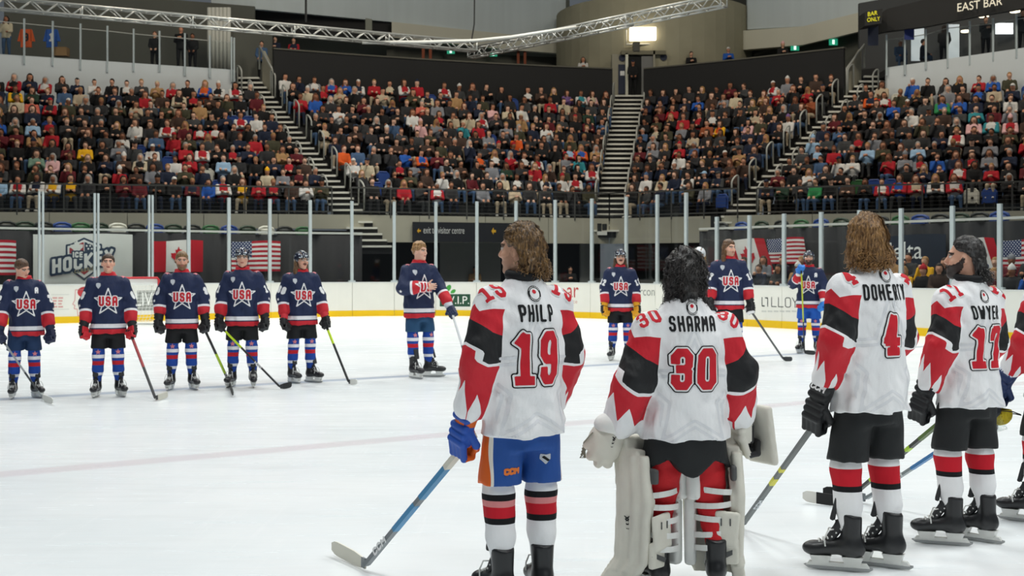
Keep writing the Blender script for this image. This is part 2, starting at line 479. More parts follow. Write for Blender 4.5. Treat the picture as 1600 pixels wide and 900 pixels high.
# ice
ice = NT('ice', rough=0.22, spec=0.5)
_c = ice.coord('Object', rot=(0, 0, -(math.pi / 2 - TH)))      # x runs across the rink (U), y along it (N)
_x, _y, _z = ice.sep(_c)
_n1 = ice.noise(_c, 0.35, 5, 0.6)
_sv = ice.coord('Object', scale=(0.5, 5.0, 1), rot=(0, 0, 0.5)); _n2 = ice.noise(_sv, 1.6, 6, 0.7)
_sv3 = ice.coord('Object', scale=(7.0, 0.35, 1), rot=(0, 0, -0.9)); _n3 = ice.noise(_sv3, 1.3, 6, 0.75)
_col = ice.mix(ice.math('SMOOTHSTEP', _n1, 0.35, 0.7), (0.80, 0.845, 0.86), (0.90, 0.925, 0.93))
_col = ice.mix(ice.math('MULTIPLY', ice.math('SMOOTHSTEP', _n2, 0.50, 0.72), 0.55), _col, (0.70, 0.77, 0.80))
_col = ice.mix(ice.math('MULTIPLY', ice.math('SMOOTHSTEP', _n3, 0.56, 0.72), 0.30), _col, (0.97, 0.98, 0.985))
def _line(col, at_y, half, tint, amt):
    d = ice.math('SUBTRACT', half, ice.math('ABSOLUTE', ice.math('SUBTRACT', _y, at_y)))
    m = ice.math('SMOOTHSTEP', d, -0.06, 0.08)
    m = ice.math('MULTIPLY', m, ice.math('MULTIPLY_ADD', _n2, 0.7, amt - 0.35))
    return ice.mix(m, col, tint)
_col = _line(_col, 17.45, 0.17, (0.30, 0.38, 0.52), 0.70)
_col = _line(_col, 11.15, 0.17, (0.62, 0.50, 0.54), 0.42)
_col = _line(_col, B0 - 4.0, 0.05, (0.75, 0.3, 0.32), 0.6)
ice.base(_col)
ice.set(ice.b.inputs['Roughness'], ice.math('MULTIPLY_ADD', _n2, 0.25, 0.12))
ice.bump(_n3, 0.06, 0.01)
_out = [tuple(path(s, 0.02)) for s in np.linspace(0, S_END + S_ARC + 36, 90)]
_q = _out[-1]; _p = _out[0]
_out += [tuple(arena(A0, -30)), tuple(arena(-14, -30))]
_mb = MB(); _mb.prism(_out, -0.05, 0.0)
tag(_mb.build('floor', ice.m), 'white ice sheet with skate marks and faint lines', kind='structure')
# boards
m_board = mat('board_white', 'e3e3da', 0.35, spec=0.5, var=0.05, vscale=1.5)
m_kick = mat('kick_yellow', 'e8bd04', 0.4, var=0.06, vscale=3)
m_cap = mat('board_cap', 'd3d6d2', 0.4)
m_alu = mat('aluminium', 'b9c3c3', 0.45, metal=0.25, var=0.05)
posts_px = [-190, -105, -21, 64.5, 151, 236, 295, 358, 422, 485, 550, 616, 681, 745, 806, 867, 924, 977.5, 1026, 1071,
            1119, 1170, 1224, 1282, 1342, 1407, 1487, 1561, 1640, 1725]
posts_s = [s_at(p, 0.06) for p in posts_px]
boards = empty('dasher_boards', (*path(s_at(700)), 0))
tag(boards, 'white rink boards with a yellow kick strip along the far ice edge', 'rink boards')
def unparent_loc(o, root):             # keep world placement under a root that sits elsewhere
    o.parent = root; o.location = (-root.location.x, -root.location.y, -root.location.z)
    return o
for i in range(len(posts_s) - 1):
    s0, s1 = posts_s[i] + 0.006, posts_s[i + 1] - 0.006
    unparent_loc(strip('board_panel', s0, s1, 0.0, 0.10, 0.20, 1.17, m_board), boards)
    unparent_loc(strip('kick_strip', s0, s1, -0.015, 0.08, 0.0, 0.205, m_kick), boards)
    unparent_loc(strip('cap_rail', s0 - .006, s1 + .006, -0.012, 0.16, 1.17, 1.205, m_cap), boards)
# glass
gl = bpy.data.materials.new('rink_glass'); gl.use_nodes = True
_t = gl.node_tree; _t.nodes.clear()
_o = _t.nodes.new('ShaderNodeOutputMaterial'); _mx = _t.nodes.new('ShaderNodeMixShader')
_tr = _t.nodes.new('ShaderNodeBsdfTransparent'); _gs = _t.nodes.new('ShaderNodeBsdfGlossy')
_tr.inputs['Color'].default_value = (0.955, 0.97, 0.965, 1); _gs.inputs['Roughness'].default_value = 0.03
_lw = _t.nodes.new('ShaderNodeLayerWeight'); _pw = _t.nodes.new('ShaderNodeMath'); _pw.operation = 'POWER'; _pw.inputs[1].default_value = 4.0
_fr = _t.nodes.new('ShaderNodeMath'); _fr.operation = 'MULTIPLY_ADD'; _fr.inputs[1].default_value = 0.7; _fr.inputs[2].default_value = 0.025
_t.links.new(_lw.outputs['Facing'], _pw.inputs[0]); _t.links.new(_pw.outputs[0], _fr.inputs[0])
_t.links.new(_fr.outputs[0], _mx.inputs[0]); _t.links.new(_tr.outputs[0], _mx.inputs[1]); _t.links.new(_gs.outputs[0], _mx.inputs[2])
_t.links.new(_mx.outputs[0], _o.inputs[0])
m_glass = gl
shield = empty('rink_glass', (*path(s_at(700)), 1.2))
tag(shield, 'clear safety glass panes on pale metal posts above the boards', 'safety glass')
def pane_h(px): return 4.05 if px <= 1072 else 3.25
for i in range(len(posts_s)):
    px = posts_px[i]; s = posts_s[i]; h = pane_h(px)
    for ds in ((-0.055, 0.055) if px in (64.5, 151, 236, -21, -105) else (0.0,)):
        w = 0.030 if px < 240 else 0.052
        o = strip('post', s + ds - w, s + ds + w, 0.05, 0.13, 1.205, h, m_alu); unparent_loc(o, shield)
        if px >= 240:
            f_ = strip('post_foot', s - 0.12, s + 0.12, 0.03, 0.15, 1.205, 1.26, m_alu)
            f_.parent = o
    if i + 1 < len(posts_s):
        o = strip('pane', s + 0.05, posts_s[i + 1] - 0.05, 0.084, 0.096, 1.21, min(h, pane_h(posts_px[i + 1])) - 0.02, m_glass)
        unparent_loc(o, shield)
# advertisements on the boards (flat print)
def board_print(name, shape2, px0, px1, y0, y1, m, d=-0.004, parent=boards):
    """a flat shape given in its own box, spread over a pixel box of the boards"""
    V2, Fc = shape2
    lo = V2.min(0); hi = V2.max(0)
    s0 = s_at(px0, d); s1 = s_at(px1, d)
    def z(px, y):
        p = path(s_at(px, d), d); return EYE - (y - HZ) / F * p[1]
    za = z((px0 + px1) / 2, y1); zb = z((px0 + px1) / 2, y0)
    vs = []
    for u, v in V2:
        s = s0 + (u - lo[0]) / max(hi[0] - lo[0], 1e-6) * (s1 - s0); p = path(s, d)
        vs.append((p[0], p[1], za + (v - lo[1]) / max(hi[1] - lo[1], 1e-6) * (zb - za)))
    o = mk(name, vs, Fc, m); unparent_loc(o, parent); return o
def rect(n=6): return np.array([(i / n, j) for i in range(n + 1) for j in (0, 1)], float), [(2*i, 2*i+2, 2*i+3, 2*i+1) for i in range(n)]
def disc(n=24): return np.array([(math.cos(2*math.pi*i/n), math.sin(2*math.pi*i/n)) for i in range(n)]), [tuple(range(n))]
m_pr_grey = mat('print_grey', '8b8f88', 0.5); m_pr_dark = mat('print_dark', '3c403f', 0.5); m_pr_red = mat('print_red', 'b8383c', 0.5)
m_pr_pink = mat('print_pink', 'd2a09a', 0.5); m_pr_green = mat('print_green', '1f4a33', 0.5); m_pr_leaf = mat('print_leaf', '3f9a3c', 0.5)
m_pr_white = mat('print_white', 'eceee8', 0.5); m_pr_lgrey = mat('print_pale_grey', 'c4c6c0', 0.5)
board_print('advert_panel', rect(), 214, 249, 454, 485, m_pr_grey)
board_print('advert_letters', font_mesh('LIVS'), 212, 247, 457, 478, m_pr_white, -0.006)
board_print('advert_disc', disc(), 121, 143, 448, 465, m_pr_red)
_hd = shape2d(lambda P: np.abs(d_poly(P, [(-.2,1),(.6,1),(.6,-.2),(.2,-1),(0,-1),(-.05,-.5),(-.3,-.45),(-.25,-.2),(-.42,-.1),(-.25,.2)])) - 0.035, 2.2, 2.4, 0.03)
board_print('advert_outline', _hd, 113, 134, 452, 494, m_pr_pink)
for _i in range(4):
    for _k in range(2): board_print('advert_rule', rect(), 82 + 9 * _k, 89.5 + 9 * _k - _i % 3, 464.3 + _i * 4.6, 466.8 + _i * 4.6, m_pr_pink)
for _y in (460, 483): board_print('advert_rule', rect(), 80, 108, _y, _y + 0.8, m_pr_lgrey)
for _y in (461, 465.5, 470, 474.5): board_print('advert_rule', rect(), 404, 420, _y, _y + 1.4, m_pr_lgrey)
board_print('advert_panel', rect(8), 686, 736, 458.5, 480, m_pr_white, -0.004)
board_print('advert_panel', rect(8), 687, 735, 459.5, 479, m_pr_green, -0.006)
board_print('advert_letters', font_mesh('V.I.P.'), 700, 733, 463, 475, m_pr_white, -0.008)
_lf = shape2d(lambda P: np.hypot(P[:, 0] / 1.0, P[:, 1] / 0.45 - 0.5 * P[:, 0]) - 1, 2.6, 2.6, 0.12)
for _b in ((696, 705, 445, 456), (704, 712, 452, 459), (688, 697, 453, 460)): board_print('advert_leaf', _lf, *_b, m_pr_leaf)
board_print('advert_letters', font_mesh('ar'), 886, 904, 449, 465, m_pr_red)
board_print('advert_letters', font_mesh('ence'), 888, 902, 470, 474, m_pr_pink)
board_print('advert_letters', font_mesh('rcon'), 1000, 1023, 453, 462, m_pr_grey)
_lg = text_sdf('L', .8, .06, .1); _sh = shape2d(lambda P: np.minimum(_lg[0](P + np.array([.25, 0])), _lg[0](-P + np.array([.25, 0]))), 1.6, 1.2, 0.05)
board_print('advert_mark', _sh, 1190, 1200, 464.5, 479, m_pr_dark)
_ll = text_sdf('LLOYD', 1.0, .045, .22, 1.25); board_print('advert_letters', shape2d(_ll[0], _ll[1] + .1, _ll[2] + .1, .04), 1205, 1258, 464.5, 480.5, m_pr_dark)
for _k in range(7): board_print('advert_rule', rect(), 1190 + 9.4 * _k, 1197.5 + 9.4 * _k, 485.2, 487.6, m_pr_lgrey)
# goal at the far end
m_redpipe = mat('goal_red', 'b3242c', 0.4); m_net = mat('net_white', 'dfe2dd', 0.8)
_gp = arena(11.25, B0 - 3.4)
goal = empty('goal', (*_gp, 0), rz=math.atan2(U2[1], U2[0]))
tag(goal, 'red framed goal with white net between two players in navy', 'goal')
_mb = MB()
_mb.tube([(-.93, 0, 0), (-.93, 0, 1.36), (-.88, 0, 1.42), (.88, 0, 1.42), (.93, 0, 1.36), (.93, 0, 0)], 0.035, 10); _mb.build('goal_frame', m_redpipe, goal, True)
_mb = MB(); _mb.tube([(-.93, 0, .04), (-1.0, .6, .04), (-.6, 1.05, .04), (.6, 1.05, .04), (1.0, .6, .04), (.93, 0, .04)], 0.03, 8); _mb.build('goal_base', mat('goal_base', 'cfd2cf', .5), goal, True)
_mb = MB()
def _gn(u, v): return ((u - .5) * 1.86 * (1 + .06 * math.sin(v * 3.1)), 0.06 + 0.45 * v ** 0.5 * 1.0 + .5 * v * v, 1.40 - 1.36 * v)
for _i in range(19): _mb.tube([_gn(_i / 18, v / 8) for v in range(9)], 0.006, 4)
for _j in range(1, 15): _mb.tube([_gn(u / 8, _j / 14) for u in range(9)], 0.006, 4)
for _s in (0, 1):
    for _j in range(1, 12): _mb.tube([((_s - .5) * 1.86, 0, 1.4 - 1.36 * _j / 12), _gn(_s, _j / 12)], 0.006, 4)
_nt = _mb.build('goal_net', m_net, goal); _nt['kind'] = 'stuff'
_mb = MB(); _mb.box(-.9, .9, .03, .05, 1.24, 1.40); _mb.build('net_skirt', m_net, goal)
# ------------------------------------------------------------------ stands
H0, RISE, NR = 3.75, 0.48, 13
FL, BL = np.array([-19.8, 45.9]), np.array([-22.2, 51.2])      # front and back of each dividing line
F1, B1 = np.array([-6.2, 48.5]), np.array([-11.6, 54.3])       # left stairs
F2, B2 = np.array([4.06, 52.4]), np.array([5.72, 60.0])        # middle stairs
F3, B3 = np.array([8.81, 49.1]), np.array([15.8, 53.9])        # right stairs
FR, BR = np.array([19.4, 44.6]), np.array([21.9, 50.4])
XH = np.array([1.0, 0.0])
SW = 0.62
def lerp(a, b, t): return a + (b - a) * t
BLOCKS = [  # name, front-left, back-left, front-right, back-right, rows
    ('left', FL, BL, F1 - SW * XH, B1 - SW * XH * .95, 10),
    ('corner', F1 + SW * XH, B1 + SW * XH * .95, F2 - SW * XH, B2 - .75 * XH, 11),
    ('middle', F2 + SW * XH, B2 + .75 * XH, F3 - SW * XH, B3 - SW * XH, 11),
    ('right', F3 + SW * XH, B3 + SW * XH, FR, BR, 10),
]
m_conc = mat('concrete', 'a19d8c', 0.85, var=0.12, vscale=1.2, bump=0.15, bscale=25)
m_dark = mat('dark_deck', '191918', 0.8, var=0.15, vscale=2)
m_tread = mat('stair_tread', 'd2d0c4', 0.6, var=0.06)
m_rail = mat('rail_grey', 'a6a79f', 0.5, metal=0.3)
m_railD = mat('rail_dark', '4b4b47', 0.5, metal=0.35)
m_black = mat('black_panel', '1b1b19', 0.7, var=0.1, vscale=1)
tiers = empty('floor_seating_tiers', (0, 52, 3)); tag(tiers, 'dark stepped deck under the crowd', kind='structure')
def row_pts(b, r, f):                   # world xy on row r (fractional), f from left to right
    return lerp(lerp(b[1], b[2], r / NR), lerp(b[3], b[4], r / NR), f)
for b in BLOCKS:
    for r in range(b[5]):
        p = [row_pts(b, r, 0), row_pts(b, r, 1), row_pts(b, r + 1, 1), row_pts(b, r + 1, 0)]
        mb = MB(); z = H0 + r * RISE
        mb.prism([tuple(q) for q in p], z - RISE - .02 if r else z - .5, z)
        o = mb.build('tier_step', m_dark); unparent_loc(o, tiers)
# stairs
STAIRS = [('left', F1, B1), ('middle', F2, B2), ('right', F3, B3)]
for nm, f, b in STAIRS:
    st = empty('staircase', (*f, H0))
    tag(st, {'left': 'pale metal stairs climbing to the upper left between two crowd blocks',
             'middle': 'pale straight stairs leading up to the doorway in the round tower',
             'right': 'pale metal stairs climbing to the upper right beneath the bar sign'}[nm], 'stairs', 'aisle stairs in the stand')
    n = 26
    for k in range(-2 if nm != 'left' else -5, n + 1):
        c = lerp(f, b, k / n); z = H0 + k * RISE / 2
        w = SW - .03 if nm != 'middle' else lerp(SW, .76, k / n)
        mb = MB(); dn = (b - f) / n
        mb.box(c[0] - w, c[0] + w, c[1] - .03, c[1] + abs(dn[1]) * 1.0, z - .075, z, 0)
        mb.box(c[0] - w, c[0] + w, c[1] + .05, c[1] + abs(dn[1]), z - .32, z - .075, 1)
        o = mb.build('step', [m_tread, m_dark]); unparent_loc(o, st)
# hooped handrails on both sides of every flight
def hoop(p, hgt, dirv, ln, label):
    d = np.append(dirv / np.linalg.norm(dirv), 0.0)
    q = np.array([p[0], p[1], p[2]])
    e = q + d * ln + np.array([0, 0, ln * .75])
    mb = MB()
    pts = [q, q + (0, 0, hgt - .12)]
    for a in range(1, 6):
        t = a / 6 * math.pi
        m = lerp(q, e, .5) + np.array([0, 0, hgt - .12])
        pts.append(m - (e - q) * .5 * math.cos(t) + np.array([0, 0, .12 * math.sin(t)]))
    pts += [e + np.array([0, 0, hgt - .12]), e]
    mb.tube(pts, 0.036, 7)
    o = mb.build('handrail', m_rail, smooth=True)
    return tag(o, label, 'handrail', 'hooped rails beside the stairs')
for nm, f, b in STAIRS:
    for sd in (-1, 1):
        ks = [1, 4, 7, 10, 13, 16, 19, 22] if sd > 0 else [2, 5, 8, 11, 14, 17, 20, 23]
        for i, k in enumerate(ks):
            c = lerp(f, b, k / 26); z = H0 + k * RISE / 2
            w = (SW + .02) if nm != 'middle' else lerp(SW, .76, k / 26) + .02
            hoop((c[0] + sd * w, c[1], z - .05), 1.0, b - f, .36 if nm != 'middle' else .5,
                 'grey hooped handrail, %s upward on the %s edge of the %s stairs' % (WORDS[i], 'left' if sd < 0 else 'right', nm))
# front edge: concrete fascia, bottom rail, balustrade
def poly_strip(name, pts, z0, z1, th, m, parent=None):
    mb = MB()
    for i in range(len(pts) - 1):
        p, q = np.array(pts[i]), np.array(pts[i + 1]); d = (q - p) / np.linalg.norm(q - p); n = np.array([-d[1], d[0]]) * th
        mb.quadbox([(*p, z0), (*q, z0), (*(q + n), z0), (*(p + n), z0), (*p, z1), (*q, z1), (*(q + n), z1), (*(p + n), z1)])
    return mb.build(name, m, parent)
FRONT = [FL - (FL - F1) * -0.0, F1, F2, F3, FR]
_fo = np.array([0, -.35])
fas = empty('wall_stand_front', (0, 48, 3)); tag(fas, 'concrete front edge of the stand', kind='structure')
for i in range(4):
    p, q = FRONT[i] + _fo, FRONT[i + 1] + _fo
    z0 = 3.2 if i in (0, 3) else 2.70
    n = max(2, int(np.linalg.norm(q - p) / 2.4))
    for k in range(n):
        unparent_loc(poly_strip('concrete_panel', [lerp(p, q, (k + .004) / n), lerp(p, q, (k + 1 - .004) / n)], z0, H0, .3, m_conc), fas)
for i in range(4):
    p, q = FRONT[i] + _fo, FRONT[i + 1] + _fo
    if i == 0: q = q - .75 * XH
    if i == 3: p = p + .75 * XH
    L = np.linalg.norm(q - p); n = max(2, int(round(L / 1.55)))
    rl = empty('balustrade', (*lerp(p, q, .5), H0))
    tag(rl, ('dark metal railing along the front of the %s crowd block' % ('left', 'corner', 'middle', 'right')[i]), 'railing', 'railings on the stand front')
    for k in range(n + 1):
        c = lerp(p, q, k / n); mb = MB(); mb.bar((*c, H0 - .1), (*c, H0 + 1.05), .05); unparent_loc(mb.build('post', m_railD), rl)
    for z, w in ((H0 + 1.05, .06), (H0 + .12, .05)):
        mb = MB(); mb.bar((*p, z), (*q, z), w); unparent_loc(mb.build('rail', m_railD), rl)
    for k in range(5):
        z = H0 + .27 + k * .15
        mb = MB(); mb.bar((*p, z), (*q, z), .010); unparent_loc(mb.build('wire', m_railD), rl)
# back parapet behind the corner and middle blocks
m_par = mat('parapet_black', '121211', 0.75, var=0.12, vscale=.8)
m_parcap = mat('parapet_cap', '514f45', 0.7)
HP = 11.05
for i, (b, a0, a1) in enumerate(((BLOCKS[1], 0.0, 1.0), (BLOCKS[2], 0.0, 1.0))):
    par = empty('wall_parapet_%s' % ('left', 'right')[i], (*row_pts(b, 11, .5), 9)); tag(par, 'tall black parapet behind the crowd', kind='structure')
    n = 5
    for k in range(n):
        bow = [-.5 * (1 - (2 * f - 1) ** 2) if i == 0 else -.2 * (1 - (2 * f - 1) ** 2) for f in (k / n, (k + 1) / n)]
        p = row_pts(b, 11.05, k / n) - np.array([0, bow[0]]); q = row_pts(b, 11.05, (k + 1) / n) - np.array([0, bow[1]])
        unparent_loc(poly_strip('parapet_panel', [p, q], 7.5, HP, .15, m_par), par)
        unparent_loc(poly_strip('parapet_cap', [p - np.array([0, .04]), q - np.array([0, .04])], HP, HP + .06, .3, m_parcap), par)
# sloping metal rails at the stair heads
m_sidew = mat('side_wall', '8d8978', 0.8, var=.08)
for sx, f, b in ((1, F1, B1), (-1, F3, B3)):
    c = lerp(f, b, 23 / 26) + np.array([sx * (SW + .08), 0]); e = lerp(f, b, 1.02) + np.array([sx * (SW + .08), 0])
    mb = MB(); mb.tube([(*c, H0 + 5.2), (*c, H0 + 6.45), (*e, H0 + 7.6), (*e, H0 + 6.6)], .05, 8)
    tag(mb.build('handrail', m_rail, smooth=True), 'heavy sloping handrail at the head of the %s stairs' % ('left' if sx > 0 else 'right'), 'handrail')
    mb = MB(); d = np.array([sx * .12, 0])
    mb.quadbox([(*(c + d), H0 + 4.6), (*(e + d), H0 + 4.6), (*(e + d * 2), H0 + 4.6), (*(c + d * 2), H0 + 4.6),
                (*(c + d), H0 + 6.1), (*(e + d), H0 + 7.4), (*(e + d * 2), H0 + 7.4), (*(c + d * 2), H0 + 6.1)])
    tag(mb.build('wall_stairhead_%s' % ('left' if sx > 0 else 'right'), m_sidew), 'grey cheek wall beside the stair head', kind='structure')
# ------------------------------------------------------------------ ice-level drapes, flags, lower seats
m_drape = mat('black_drape', '1c1c1d', 0.9, var=0.25, vscale=2.5, bump=0.3, bscale=8, stretch=(3, 3, .4))
def drape(name, px0, px1, d, z1, label):
    s0, s1 = s_at(px0, d), s_at(px1, d); n = int((s1 - s0) / .09)
    vs = []; fs = []
    for th in (0, .02):
        for i in range(n + 1):
            s = s0 + (s1 - s0) * i / n; dd = d + th + .05 * math.sin(i * .9) + .03 * math.sin(i * .37 + 1)
            p = path(s, dd); vs += [(p[0], p[1], 0.0), (p[0], p[1], z1)]
    m = 2 * (n + 1)
    for i in range(n):
        a = 2 * i; fs += [(a, a + 2, a + 3, a + 1), (m + a, m + a + 1, m + a + 3, m + a + 2), (a + 1, a + 3, m + a + 3, m + a + 1)]
    fs += [(0, 1, m + 1, m), (2*n, m + 2*n, m + 2*n + 1, 2*n + 1)]
    return tag(mk(name, vs, fs, m_drape, smooth=True), label, kind='structure')
DL, DR = 1.6, 2.9
drape('wall_drape_left', -200, 566, DL, 2.88, 'black drapes hung behind the glass')
drape('wall_drape_right', 1092, 1760, DR, 2.95, 'black drapes hung behind the ice-side spectators')
m_railw = mat('rail_white', 'c9c9c1', 0.5)
for nm, p0, p1, d, z in (('left', -200, 566, DL + .02, 2.92), ('right', 1092, 1760, DR + .02, 2.99)):
    o = strip('trim_1' if nm == 'left' else 'trim_2', s_at(p0, d), s_at(p1, d), d, d + .06, z, z + .07, m_railw)
    tag(o, 'white rail along the top of the drapes', kind='structure')
# folded seats peeping over the rail
_seatc = {'green': mat('seat_green', '2c5a31', .5), 'blue': mat('seat_blue', '23407e', .5), 'black': mat('seat_black', '22241f', .5), 'white': mat('seat_white', 'c8c6b8', .5),
          'dark green': mat('seat_dgreen', '20331f', .5)}
def folded_seat(px, d, z, colr, label):
    s = s_at(px, d); p = path(s, d); q = path(s + .1, d)
    o = empty('folded_seat', (*p, z), rz=math.atan2(q[1] - p[1], q[0] - p[0]))
    mb = MB(); mb.tube([(-.3, 0, .0), (-.24, 0, .14), (-.1, 0, .19), (.1, 0, .19), (.24, 0, .14), (.3, 0, .0)], .05, 6); mb.box(-.27, .27, -.03, .03, -.35, .13); mb.build('backrest', _seatc[colr], o, True)
    mb = MB(); mb.box(-.24, .24, -.12, -.05, -.3, .08); mb.build('seat', _seatc[colr], o)
    tag(o, label, 'seat', 'folded seats over the drapes')
_cl = ['black', 'dark green', 'black', 'blue', 'green', 'dark green', 'white', 'black', 'blue', 'dark green', 'black', 'green', 'blue', 'dark green', 'white', 'black', 'green', 'blue']
_nl = [0, 0]
for _i in range(17):
    _px = 10 + 29 * _i
    folded_seat(_px, DL + .75, 2.98, _cl[_i], '%s folded seat showing over the left drape rail, %s from the photo edge' % (_cl[_i], WORDS[_i]))
for _i in range(15):
    _px = 1128 + 31 * _i
    folded_seat(_px, DR + .75, 3.02, _cl[(_i + 7) % 18], '%s folded seat showing over the right drape rail, %s from the corner glass' % (_cl[(_i + 7) % 18], WORDS[_i]))
# flags
def flag_grid(px0, px1, y0, y1, d, amp=.03, nx=28, ny=14, skew=0.0):
    s0, s1 = s_at(px0, d), s_at(px1, d)
    zz = [EYE - (y - HZ) / F * path(s_at((px0 + px1) / 2, d), d)[1] for y in (y0, y1)]
    def pt(u, v, off=0.0):
        s = s0 + (s1 - s0) * (u + skew * (1 - v)); dd = d - off + amp * math.sin(u * 9 + v * 2) * (.4 + .6 * (1 - v))
        p = path(s, dd); return (p[0], p[1], zz[1] + (zz[0] - zz[1]) * v - .03 * math.sin(u * 5 + 1) * v)
    return pt
def cloth(name, pt, m, parent=None, nx=28, ny=14, th=.008):
    vs = []; fs = []; uv = []
    for off in (0.0, -th):
        for i in range(nx + 1):
            for j in range(ny + 1): vs.append(pt(i / nx, j / ny, off)); uv.append((i / nx, j / ny, 0))
    N = (nx + 1) * (ny + 1)
    for i in range(nx):
        for j in range(ny):
            a = i * (ny + 1) + j; b = a + ny + 1
            fs += [(a, b, b + 1, a + 1), (N + a, N + a + 1, N + b + 1, N + b)]
    o = mk(name, vs, fs, m, parent, True)
    at_ = o.data.attributes.new('fuv', 'FLOAT_VECTOR', 'POINT'); at_.data.foreach_set('vector', np.array(uv, np.float32).ravel())
    return o
us = NT('us_flag', .8, .2); _u = us.sep(us.attr('fuv').outputs['Vector'])
_st = us.math('GREATER_THAN', us.math('FRACT', us.math('MULTIPLY', _u[1], 6.5)), 0.5)
_cc = us.mix(_st, srgb('a8222f'), srgb('d9d7d2'))
_cx = us.math('MULTIPLY', _u[0], 15.0); _cy = us.math('MULTIPLY', _u[1], 16.7)
_dx = us.math('SUBTRACT', us.math('FRACT', us.math('ADD', _cx, us.math('MULTIPLY', us.math('FLOOR', _cy), 0.5))), .5); _dy = us.math('SUBTRACT', us.math('FRACT', _cy), .5)
_r = us.math('SQRT', us.math('ADD', us.math('MULTIPLY', _dx, _dx), us.math('MULTIPLY', _dy, _dy)))
_ct = us.mix(us.math('LESS_THAN', _r, .27), srgb('22315c'), srgb('d5d6d8'))
_ic = us.math('MULTIPLY', us.math('LESS_THAN', _u[0], .42), us.math('GREATER_THAN', _u[1], .46))
us.base(us.mix(_ic, _cc, _ct))
ca = NT('canada_flag', .8, .2); _u = ca.sep(ca.attr('fuv').outputs['Vector'])
ca.base(ca.mix(ca.math('GREATER_THAN', ca.math('ABSOLUTE', ca.math('SUBTRACT', _u[0], .5)), .25), srgb('d8d5cf'), srgb('b5202c')))
m_flagred = mat('flag_red', 'b5202c', .8, spec=.2)
def map2(shape, pt, cx, cy, sc, asp, off=.012):
    V2, Fc = shape
    return [pt(cx + x * sc, cy + y * sc * asp, off) for x, y in V2], Fc
_leafS = shape2d(lambda P: d_poly(P, LEAF), 2.1, 2.1, .12)
def us_flag(px0, px1, y0, y1, d, label, **k):
    o = cloth('national_flag', flag_grid(px0, px1, y0, y1, d, **k), us.m); tag(o, label, 'flag', 'flags on the drapes')
def ca_flag(px0, px1, y0, y1, d, label, **k):
    pt = flag_grid(px0, px1, y0, y1, d, **k)
    r = empty('national_flag', pt(.5, 0)); tag(r, label, 'flag', 'flags on the drapes')
    unparent_loc(cloth('flag_cloth', pt, ca.m), r)
    v, f = map2(_leafS, pt, .5, .48, .19, 1.75); unparent_loc(mk('maple_leaf', v, f, m_flagred), r)
us_flag(-52, 25, 376, 430, DL - .12, 'stars and stripes flag cut by the photo edge left of the white banner')
ca_flag(240, 317, 376, 425, DL - .12, 'red and white maple leaf flag behind the bearded bareheaded player')
us_flag(362, 438, 377, 424, DL - .12, 'stars and stripes flag behind the two helmeted players on the left')
ca_flag(1130, 1194, 374, 430, DR - .12, 'maple leaf flag behind the long-haired player near the corner', skew=.25)
us_flag(1197, 1256, 372, 412, DR - .12, 'stars and stripes flag above the ice-side spectators beside the blue-gloved player', skew=.1)
ca_flag(1490, 1553, 373, 425, DR - .12, 'maple leaf flag behind the dark-haired bearded player', skew=.25)
us_flag(1566, 1640, 374, 424, DR - .12, 'stars and stripes flag at the photo edge right of the maple leaf flag')
m_faint = mat('flag_dim', '45191c', .9)
for p0, p1 in ((1062, 1080),):
    pass
# white tournament banner
m_ban = mat('banner_white', 'cfd0c9', .85, var=.06, vscale=2); m_navy_p = mat('print_navy', '2a3a4d', .7); m_red_p = mat('print_maroon', '9c3a3e', .7); m_ban2 = mat('banner_print_white', 'd4d5cf', .8)
_pt = flag_grid(52, 207, 366, 446, DL - .1, amp=.02)
ban = empty('banner', _pt(.5, 0)); tag(ban, 'large white cloth banner with a shield emblem and hockey lettering', 'banner')
unparent_loc(cloth('banner_cloth', _pt, m_ban), ban)
def bprint(name, fn, w, h, res, cx, cy, sc, m, off):
    v, f = map2(shape2d(fn, w, h, res), _pt, cx, cy, sc, 155 / 80.0, off); o = mk(name, v, f, m); unparent_loc(o, ban)
_shp = [(-1,.62),(-.72,.66),(0,.98),(.72,.66),(1,.62),(1,-.1),(.62,-.9),(0,-1.35),(-.62,-.9),(-1,-.1)]
bprint('shield_outline', lambda P: d_poly(P, _shp), 2.4, 2.8, .08, .5, .58, .185, m_navy_p, .011)
bprint('shield_field', lambda P: d_poly(P, _shp) + .1, 2.4, 2.8, .08, .5, .58, .185, m_ban2, .014)
bprint('shield_red', lambda P: np.maximum(np.maximum(d_poly(P, _shp) + .2, P[:, 0] + .02), -(P[:, 1] - .12)), 2.4, 2.8, .07, .5, .58, .185, m_red_p, .017)
bprint('shield_leaf', lambda P: np.maximum(d_poly((P - np.array([-.4, .45])) / .42, LEAF) * .42, -(P[:, 1] - .14)), 2.4, 2.8, .05, .5, .58, .185, m_ban2, .020)
bprint('shield_navy', lambda P: np.maximum(np.maximum(d_poly(P, _shp) + .2, -(P[:, 0] - .02)), -(P[:, 1] - .05)), 2.4, 2.8, .07, .5, .58, .185, m_navy_p, .017)
for _i in range(4):
    for _j in range(4):
        _sx, _sy = .14 + .19 * _i + .09 * (_j % 2), .2 + .16 * _j
        if _sx < .8 and _sy < .8 - .35 * _sx: bprint('shield_star', (lambda P, a=_sx, b=_sy: np.hypot(P[:, 0] - a, P[:, 1] - b) - .055), 2.4, 2.8, .04, .5, .58, .185, m_ban2, .020)
bprint('shield_base', lambda P: np.maximum(d_poly(P, _shp) + .25, P[:, 1] + .78), 2.4, 2.8, .08, .5, .58, .185, m_red_p, .017)
def _skt(fn): return lambda P: fn(np.stack([P[:, 0], P[:, 1] - .16 * P[:, 0]], -1))
_hk = text_sdf('HOCKEY', .62, .085, .26, 1.0)
